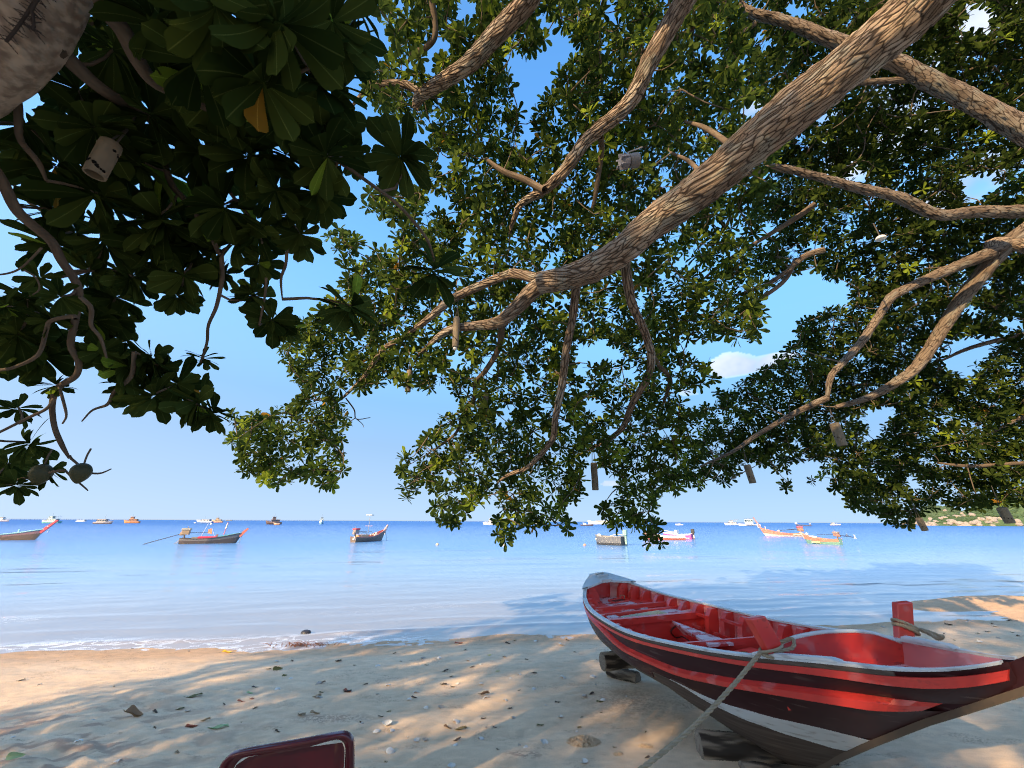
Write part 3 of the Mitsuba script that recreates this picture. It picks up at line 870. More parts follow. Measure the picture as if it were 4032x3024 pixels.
def rosette_leaves(centre, axis, size, count, spread=(50, 100), wid=(.9, 1.15)):
    """Leaves of whorls: arrays (M, 3) centre, axis; returns base, direction, normal, length, width."""
    M = len(centre)
    axis = unit(axis)
    ref = np.where(np.abs(axis[:, 2:3]) < .9, V(0, 0, 1)[None], V(1, 0, 0)[None])
    u = unit(np.cross(ref, axis))
    w = np.cross(axis, u)
    k = np.arange(count)
    ph = (k * 2.39996)[None] + rng.uniform(0, 6.28, (M, 1)) + rng.normal(0, .18, (M, count))
    el = np.radians(np.linspace(spread[0], spread[1], count))[None] + rng.normal(0, .16, (M, count))
    rad = np.cos(ph)[..., None] * u[:, None] + np.sin(ph)[..., None] * w[:, None]
    d = np.cos(el)[..., None] * axis[:, None] + np.sin(el)[..., None] * rad
    n = np.sin(el)[..., None] * axis[:, None] - np.cos(el)[..., None] * rad + rng.normal(0, .22, (M, count, 3))
    l = size[:, None] * rng.uniform(.72, 1.08, (M, count))
    b = centre[:, None] - axis[:, None] * (np.linspace(0, .22, count)[None] * size[:, None])[..., None] + rad * .006
    keep = rng.random(M * count) < .93
    r3 = lambda a: a.reshape(-1, 3)[keep]
    wd = rng.uniform(*wid, M * count)[keep]
    return r3(b), r3(d), r3(n), l.reshape(-1)[keep], wd


BRANCHES = [
    ('B', 'limb', [(3.395, 1.738, 6.05, 0.195), (3.295, 1.96, 5.989, 0.196), (3.053, 2.204, 5.867, 0.195), (2.638, 2.487, 5.636, 0.198), (2.201, 2.783, 5.371, 0.19), (1.824, 3.061, 5.154, 0.18), (1.475, 3.316, 5.003, 0.169), (1.159, 3.578, 4.83, 0.156), (0.776, 3.812, 4.737, 0.149), (0.328, 4.011, 4.743, 0.136)]),
    ('B', 'branch', [(0.413, 4.003, 4.765, 0.068), (0.076, 4.131, 4.962, 0.065), (-0.104, 4.298, 5.052, 0.061), (-0.759, 4.552, 4.899, 0.057), (-1.198, 4.825, 4.692, 0.049), (-1.605, 5.083, 4.528, 0.044), (-1.959, 5.314, 4.439, 0.039), (-2.31, 5.625, 4.127, 0.033), (-2.753, 5.926, 3.841, 0.019)]),
    ('B', 'branch', [(0.413, 4.003, 4.765, 0.108), (0.25, 4.152, 4.73, 0.105), (0.043, 4.339, 4.588, 0.095), (-0.181, 4.514, 4.482, 0.08), (-0.481, 4.643, 4.502, 0.063), (-0.878, 4.78, 4.501, 0.051), (-1.162, 4.962, 4.374, 0.033), (-1.431, 5.154, 4.219, 0.02)]),
    ('B', 'branch', [(-0.141, 4.623, 4.514, 0.05), (-0.191, 4.917, 4.286, 0.042), (-0.399, 5.213, 4.052, 0.037), (-0.552, 5.454, 3.974, 0.035), (-0.591, 5.732, 3.79, 0.033), (-0.789, 6.006, 3.617, 0.03), (-0.936, 6.304, 3.379, 0.023), (-1.338, 6.601, 3.143, 0.016)]),
    ('B', 'branch', [(0.773, 3.912, 4.782, 0.067), (0.792, 4.119, 4.731, 0.058), (0.781, 4.395, 4.489, 0.054), (0.73, 4.692, 4.186, 0.053), (0.693, 5.021, 3.796, 0.051), (0.626, 5.351, 3.399, 0.046), (0.606, 5.624, 3.167, 0.045), (0.415, 5.895, 2.936, 0.039), (0.21, 6.14, 2.779, 0.033), (-0.061, 6.354, 2.709, 0.03), (-0.239, 6.581, 2.605, 0.015)]),
    ('B', 'branch', [(1.288, 3.716, 4.972, 0.07), (1.381, 3.953, 4.969, 0.063), (1.531, 4.299, 4.661, 0.057), (1.763, 4.612, 4.447, 0.053), (1.951, 4.941, 4.187, 0.055), (1.986, 5.243, 4.003, 0.051), (1.834, 5.586, 3.704, 0.049), (1.76, 5.921, 3.426, 0.044), (1.621, 6.205, 3.292, 0.038), (1.288, 6.497, 3.137, 0.023)]),
    ('B', 'branch', [(2.011, 5.043, 4.232, 0.04), (2.194, 5.303, 4.197, 0.035), (2.449, 5.591, 4.084, 0.032), (2.45, 5.936, 3.814, 0.019)]),
    ('B', 'limb', [(2.073, 2.437, 7.658, 0.116), (1.874, 2.669, 7.472, 0.11), (1.601, 2.971, 7.088, 0.103), (1.378, 3.252, 6.765, 0.09), (0.938, 3.504, 6.523, 0.081), (0.671, 3.753, 6.289, 0.072), (0.427, 3.96, 6.172, 0.062), (0.141, 4.138, 6.135, 0.048), (0.016, 4.339, 6.034, 0.033), (-0.05, 4.548, 5.914, 0.02)]),
    ('B', 'branch', [(0.416, 3.857, 6.063, 0.048), (0.344, 3.924, 6.173, 0.046), (0.138, 3.963, 6.36, 0.044), (-0.135, 4.003, 6.545, 0.038), (-0.378, 4.02, 6.795, 0.023)]),
    ('B', 'branch', [(1.112, 3.55, 6.624, 0.041), (1.171, 3.728, 6.645, 0.037), (1.175, 3.957, 6.526, 0.035), (1.151, 4.234, 6.27, 0.029), (1.095, 4.478, 6.109, 0.017)]),
    ('B', 'limb', [(0.379, 2.614, 8.055, 0.119), (0.136, 2.833, 7.886, 0.118), (-0.228, 3.056, 7.71, 0.116), (-0.591, 3.278, 7.534, 0.107), (-0.951, 3.454, 7.486, 0.098), (-1.257, 3.62, 7.468, 0.079), (-1.376, 3.781, 7.464, 0.046)]),
    ('B', 'branch', [(-1.242, 3.68, 7.596, 0.064), (-1.298, 3.715, 7.706, 0.062), (-1.579, 3.73, 7.872, 0.056), (-1.934, 3.781, 7.939, 0.05), (-2.182, 3.868, 7.904, 0.037), (-2.393, 3.985, 7.783, 0.017)]),
    ('B', 'branch', [(-1.083, 2.967, 8.551, 0.045), (-1.075, 3.091, 8.443, 0.043), (-1.053, 3.278, 8.158, 0.04), (-1.194, 3.392, 8.075, 0.038), (-1.379, 3.466, 8.107, 0.029), (-1.49, 3.571, 8.051, 0.016)]),
    ('B', 'branch', [(1.997, 3.86, 8.43, 0.042), (2.062, 4.328, 8.31, 0.034), (1.999, 4.795, 8.193, 0.02)]),
    ('B', 'branch', [(2.586, 3.459, 8.661, 0.033), (2.145, 3.699, 8.681, 0.028), (1.586, 3.924, 8.748, 0.022), (1.425, 4.153, 8.8, 0.011)]),
    ('B', 'branch', [(2.427, 3.031, 5.699, 0.039), (2.392, 3.195, 6.133, 0.034), (2.328, 3.365, 6.547, 0.028), (2.236, 3.554, 6.91, 0.015)]),
    ('B', 'branch', [(2.185, 3.288, 5.575, 0.031), (2.184, 3.546, 6.191, 0.026), (2.139, 3.84, 6.705, 0.016)]),
    ('B', 'branch', [(-1.391, 5.154, 4.22, 0.017), (-1.518, 5.301, 4.104, 0.014), (-1.55, 5.465, 3.943, 0.01)]),
    ('B', 'branch', [(-2.679, 5.919, 3.862, 0.011), (-2.557, 6.013, 3.696, 0.011), (-2.532, 6.096, 3.563, 0.008), (-2.318, 6.121, 3.594, 0.006)]),
    ('B', 'branch', [(-2.546, 6.129, 3.572, 0.008), (-2.455, 6.154, 3.5, 0.006), (-2.424, 6.175, 3.443, 0.004)]),
    ('C', 'limb', [(8.238, 4.172, 6.965, 0.148), (7.54, 4.075, 7.459, 0.14), (7.035, 4.013, 7.855, 0.132), (6.305, 3.925, 8.324, 0.119), (5.795, 3.873, 8.69, 0.11), (5.026, 3.827, 9.043, 0.097), (4.359, 3.778, 9.402, 0.08), (3.8, 3.769, 9.651, 0.059), (3.66, 3.765, 9.885, 0.037)]),
    ('C', 'branch', [(3.837, 3.81, 9.461, 0.04), (3.602, 3.941, 9.392, 0.034), (3.077, 4.064, 9.345, 0.019)]),
    ('C', 'branch', [(6.149, 3.942, 8.35, 0.053), (6.079, 3.996, 8.447, 0.046), (5.259, 4.073, 8.479, 0.04), (5.002, 4.142, 8.532, 0.022)]),
    ('C', 'limb', [(8.899, 4.845, 6.864, 0.105), (8.184, 4.854, 6.707, 0.096), (7.36, 4.82, 6.67, 0.088), (6.7, 4.801, 6.592, 0.08), (6.048, 4.678, 6.802, 0.076), (5.283, 4.587, 6.926, 0.065), (4.643, 4.498, 7.041, 0.057), (4.019, 4.425, 7.115, 0.05), (3.476, 4.433, 6.961, 0.035), (3.157, 4.446, 6.791, 0.021)]),
    ('C', 'limb', [(9.822, 5.476, 7.178, 0.141), (9.279, 5.624, 6.996, 0.134), (8.883, 5.839, 6.626, 0.123), (8.511, 6.095, 6.141, 0.116), (8.164, 6.375, 5.587, 0.104), (7.895, 6.64, 5.079, 0.097), (7.662, 6.843, 4.743, 0.089), (7.251, 7.027, 4.458, 0.076), (6.83, 7.178, 4.268, 0.059), (6.398, 7.299, 4.16, 0.037)]),
    ('C', 'limb', [(8.997, 5.713, 6.812, 0.101), (8.672, 5.75, 6.635, 0.101), (7.681, 5.866, 6.237, 0.084), (6.888, 5.97, 5.873, 0.075), (6.623, 6.052, 5.568, 0.062), (6.262, 6.203, 5.071, 0.062), (5.854, 6.326, 4.654, 0.054), (5.653, 6.383, 4.419, 0.049), (5.568, 6.492, 4.04, 0.029)]),
    ('C', 'branch', [(5.568, 6.478, 4.079, 0.057), (5.336, 6.6, 3.977, 0.054), (4.938, 6.759, 3.769, 0.046), (4.471, 6.94, 3.5, 0.038), (4.112, 7.115, 3.249, 0.03), (3.526, 7.295, 2.983, 0.017)]),
    ('C', 'branch', [(5.264, 5.349, 6.345, 0.055), (5.02, 5.467, 6.313, 0.048), (4.742, 5.651, 6.096, 0.04), (4.421, 5.816, 5.932, 0.037), (3.972, 5.961, 5.823, 0.021)]),
    ('C', 'branch', [(4.943, 5.569, 6.324, 0.04), (4.75, 5.762, 5.983, 0.037), (4.239, 5.947, 5.663, 0.033), (3.807, 6.059, 5.548, 0.017)]),
    ('C', 'branch', [(4.947, 4.93, 6.924, 0.046), (4.737, 5.106, 6.802, 0.043), (4.2, 5.339, 6.522, 0.035), (3.639, 5.577, 6.227, 0.028), (3.218, 5.82, 5.919, 0.016)]),
    ('C', 'branch', [(11.796, 8.068, 3.198, 0.048), (10.838, 8.204, 3.213, 0.039), (9.881, 8.364, 3.163, 0.035), (9.302, 8.476, 3.245, 0.02)]),
    ('C', 'branch', [(11.783, 7.095, 5.919, 0.058), (10.825, 7.287, 5.776, 0.049), (9.869, 7.506, 5.562, 0.04), (9.362, 7.726, 5.34, 0.02)]),
    ('C', 'branch', [(12.383, 8.233, 3.925, 0.051), (11.572, 8.098, 4.302, 0.04), (10.563, 8.236, 3.917, 0.03), (10.058, 8.338, 3.629, 0.02)]),
    ('A', 'trunk', [(-1.885, 0.88, 4.587, 0.143), (-2.004, 0.961, 4.461, 0.152), (-2.148, 1.033, 4.357, 0.16), (-2.322, 1.121, 4.211, 0.169), (-2.548, 1.199, 4.091, 0.177), (-2.829, 1.274, 3.98, 0.185), (-3.199, 1.355, 3.853, 0.2)]),
    ('A', 'branch', [(-2.226, 1.191, 4.164, 0.045), (-2.261, 1.277, 4.202, 0.039), (-2.23, 1.383, 4.184, 0.033), (-2.204, 1.477, 4.198, 0.03), (-2.212, 1.555, 4.26, 0.027), (-2.193, 1.648, 4.276, 0.025), (-2.153, 1.75, 4.271, 0.023), (-2.086, 1.859, 4.246, 0.02), (-1.988, 1.974, 4.201, 0.014)]),
    ('A', 'branch', [(-1.997, 1.971, 4.21, 0.013), (-1.952, 2.071, 4.128, 0.011), (-1.868, 2.178, 4.026, 0.01), (-1.825, 2.288, 3.918, 0.005)]),
    ('A', 'branch', [(-2.221, 1.719, 4.321, 0.012), (-2.23, 1.912, 4.078, 0.02), (-2.173, 1.994, 3.996, 0.018), (-2.058, 2.104, 3.838, 0.017), (-2.062, 2.236, 3.765, 0.015)]),
    ('A', 'branch', [(-1.886, 1.034, 4.306, 0.038), (-1.939, 1.126, 4.289, 0.039), (-1.94, 1.212, 4.289, 0.039), (-1.942, 1.317, 4.237, 0.036), (-1.938, 1.408, 4.225, 0.032), (-1.884, 1.483, 4.257, 0.029), (-1.774, 1.568, 4.259, 0.027), (-1.671, 1.653, 4.263, 0.021), (-1.692, 1.731, 4.288, 0.01)]),
    ('A', 'branch', [(-2.557, 1.319, 4.104, 0.021), (-2.598, 1.366, 4.119, 0.022), (-2.638, 1.444, 4.049, 0.019), (-2.694, 1.531, 3.956, 0.015), (-2.654, 1.61, 3.881, 0.013), (-2.67, 1.684, 3.826, 0.007)]),
    ('A', 'branch', [(-2.954, 1.531, 3.955, 0.028), (-2.856, 1.632, 3.792, 0.027), (-2.822, 1.723, 3.661, 0.026), (-2.784, 1.784, 3.609, 0.025), (-2.717, 1.851, 3.544, 0.023), (-2.701, 1.924, 3.46, 0.022), (-2.672, 1.996, 3.38, 0.021), (-2.689, 2.062, 3.315, 0.022), (-2.755, 2.153, 3.18, 0.019), (-2.83, 2.242, 3.052, 0.018), (-2.825, 2.317, 2.964, 0.017), (-2.892, 2.385, 2.893, 0.017), (-3.05, 2.448, 2.839, 0.019), (-3.141, 2.523, 2.751, 0.017), (-3.176, 2.616, 2.611, 0.016), (-3.172, 2.699, 2.498, 0.015), (-3.163, 2.773, 2.412, 0.008)]),
    ('A', 'branch', [(-2.613, 2.04, 3.127, 0.012), (-2.646, 2.046, 3.152, 0.013), (-2.794, 2.068, 3.133, 0.011), (-2.839, 2.1, 3.086, 0.011), (-2.904, 2.163, 2.951, 0.011), (-3.064, 2.202, 2.884, 0.01), (-3.177, 2.223, 2.87, 0.009), (-3.283, 2.246, 2.847, 0.007)]),
    ('A', 'branch', [(-2.532, 1.95, 3.23, 0.011), (-2.533, 2.028, 3.197, 0.013), (-2.601, 2.118, 3.129, 0.011), (-2.61, 2.201, 3.085, 0.01), (-2.637, 2.301, 2.991, 0.006)]),
    ('A', 'branch', [(-3.105, 2.717, 2.42, 0.01), (-3.097, 2.739, 2.397, 0.008), (-2.992, 2.781, 2.316, 0.007), (-2.924, 2.796, 2.312, 0.006), (-2.864, 2.798, 2.342, 0.004)]),
    ('A', 'branch', [(-3.553, 2.697, 2.181, 0.009), (-3.481, 2.699, 2.224, 0.009), (-3.291, 2.699, 2.274, 0.01), (-3.102, 2.7, 2.319, 0.008), (-3.066, 2.728, 2.291, 0.006), (-2.979, 2.774, 2.211, 0.005), (-2.974, 2.799, 2.191, 0.003)]),
    ('A', 'branch', [(-2.973, 2.389, 2.743, 0.011), (-3.027, 2.413, 2.677, 0.009), (-3.147, 2.433, 2.62, 0.009), (-3.327, 2.464, 2.534, 0.008), (-3.418, 2.476, 2.5, 0.006)]),
    ('A', 'branch', [(-2.555, 2.379, 3.07, 0.014), (-2.606, 2.463, 2.924, 0.013), (-2.751, 2.527, 2.834, 0.011), (-2.827, 2.585, 2.761, 0.01), (-2.966, 2.628, 2.729, 0.007), (-3.075, 2.684, 2.662, 0.004)]),
    ('A', 'branch', [(-2.046, 2.236, 3.765, 0.015), (-2.057, 2.311, 3.63, 0.015), (-2.086, 2.359, 3.57, 0.013), (-2.137, 2.429, 3.449, 0.012), (-2.213, 2.496, 3.335, 0.01), (-2.243, 2.561, 3.228, 0.009), (-2.31, 2.633, 3.1, 0.007)]),
    ('A', 'branch', [(-1.643, 2.316, 3.839, 0.01), (-1.672, 2.376, 3.771, 0.01), (-1.726, 2.439, 3.694, 0.009), (-1.735, 2.518, 3.572, 0.005)]),
    ('A', 'branch', [(-1.729, 2.294, 3.604, 0.008), (-1.768, 2.376, 3.522, 0.008), (-1.843, 2.496, 3.337, 0.007)]),
    ('A', 'branch', [(-1.7, 1.728, 4.296, 0.012), (-1.545, 1.791, 4.341, 0.013), (-1.386, 1.866, 4.355, 0.014), (-1.173, 1.966, 4.297, 0.013), (-0.988, 2.074, 4.22, 0.013), (-0.848, 2.173, 4.166, 0.013), (-0.723, 2.284, 4.076, 0.012), (-0.646, 2.388, 4.009, 0.011), (-0.615, 2.494, 3.934, 0.007)]),
    ('A', 'branch', [(-1.164, 1.283, 4.055, 0.011), (-1.027, 1.267, 4.099, 0.009), (-0.936, 1.244, 4.164, 0.006)]),
    ('A', 'branch', [(-3.002, 2.411, 2.83, 0.008), (-2.984, 2.474, 2.705, 0.008), (-2.994, 2.511, 2.651, 0.006), (-3.038, 2.543, 2.611, 0.005)]),
    ('A', 'branch', [(-2.668, 1.772, 3.283, 0.005), (-2.643, 1.814, 3.262, 0.004), (-2.666, 1.865, 3.221, 0.004), (-2.76, 1.907, 3.202, 0.003)]),
    ('A', 'branch', [(-2.572, 1.731, 3.397, 0.006), (-2.694, 1.779, 3.312, 0.005), (-2.792, 1.806, 3.286, 0.005), (-2.917, 1.824, 3.283, 0.004)])]
unpack_c = lambda s: np.array(s.split(), float).reshape(-1, 4) / 100
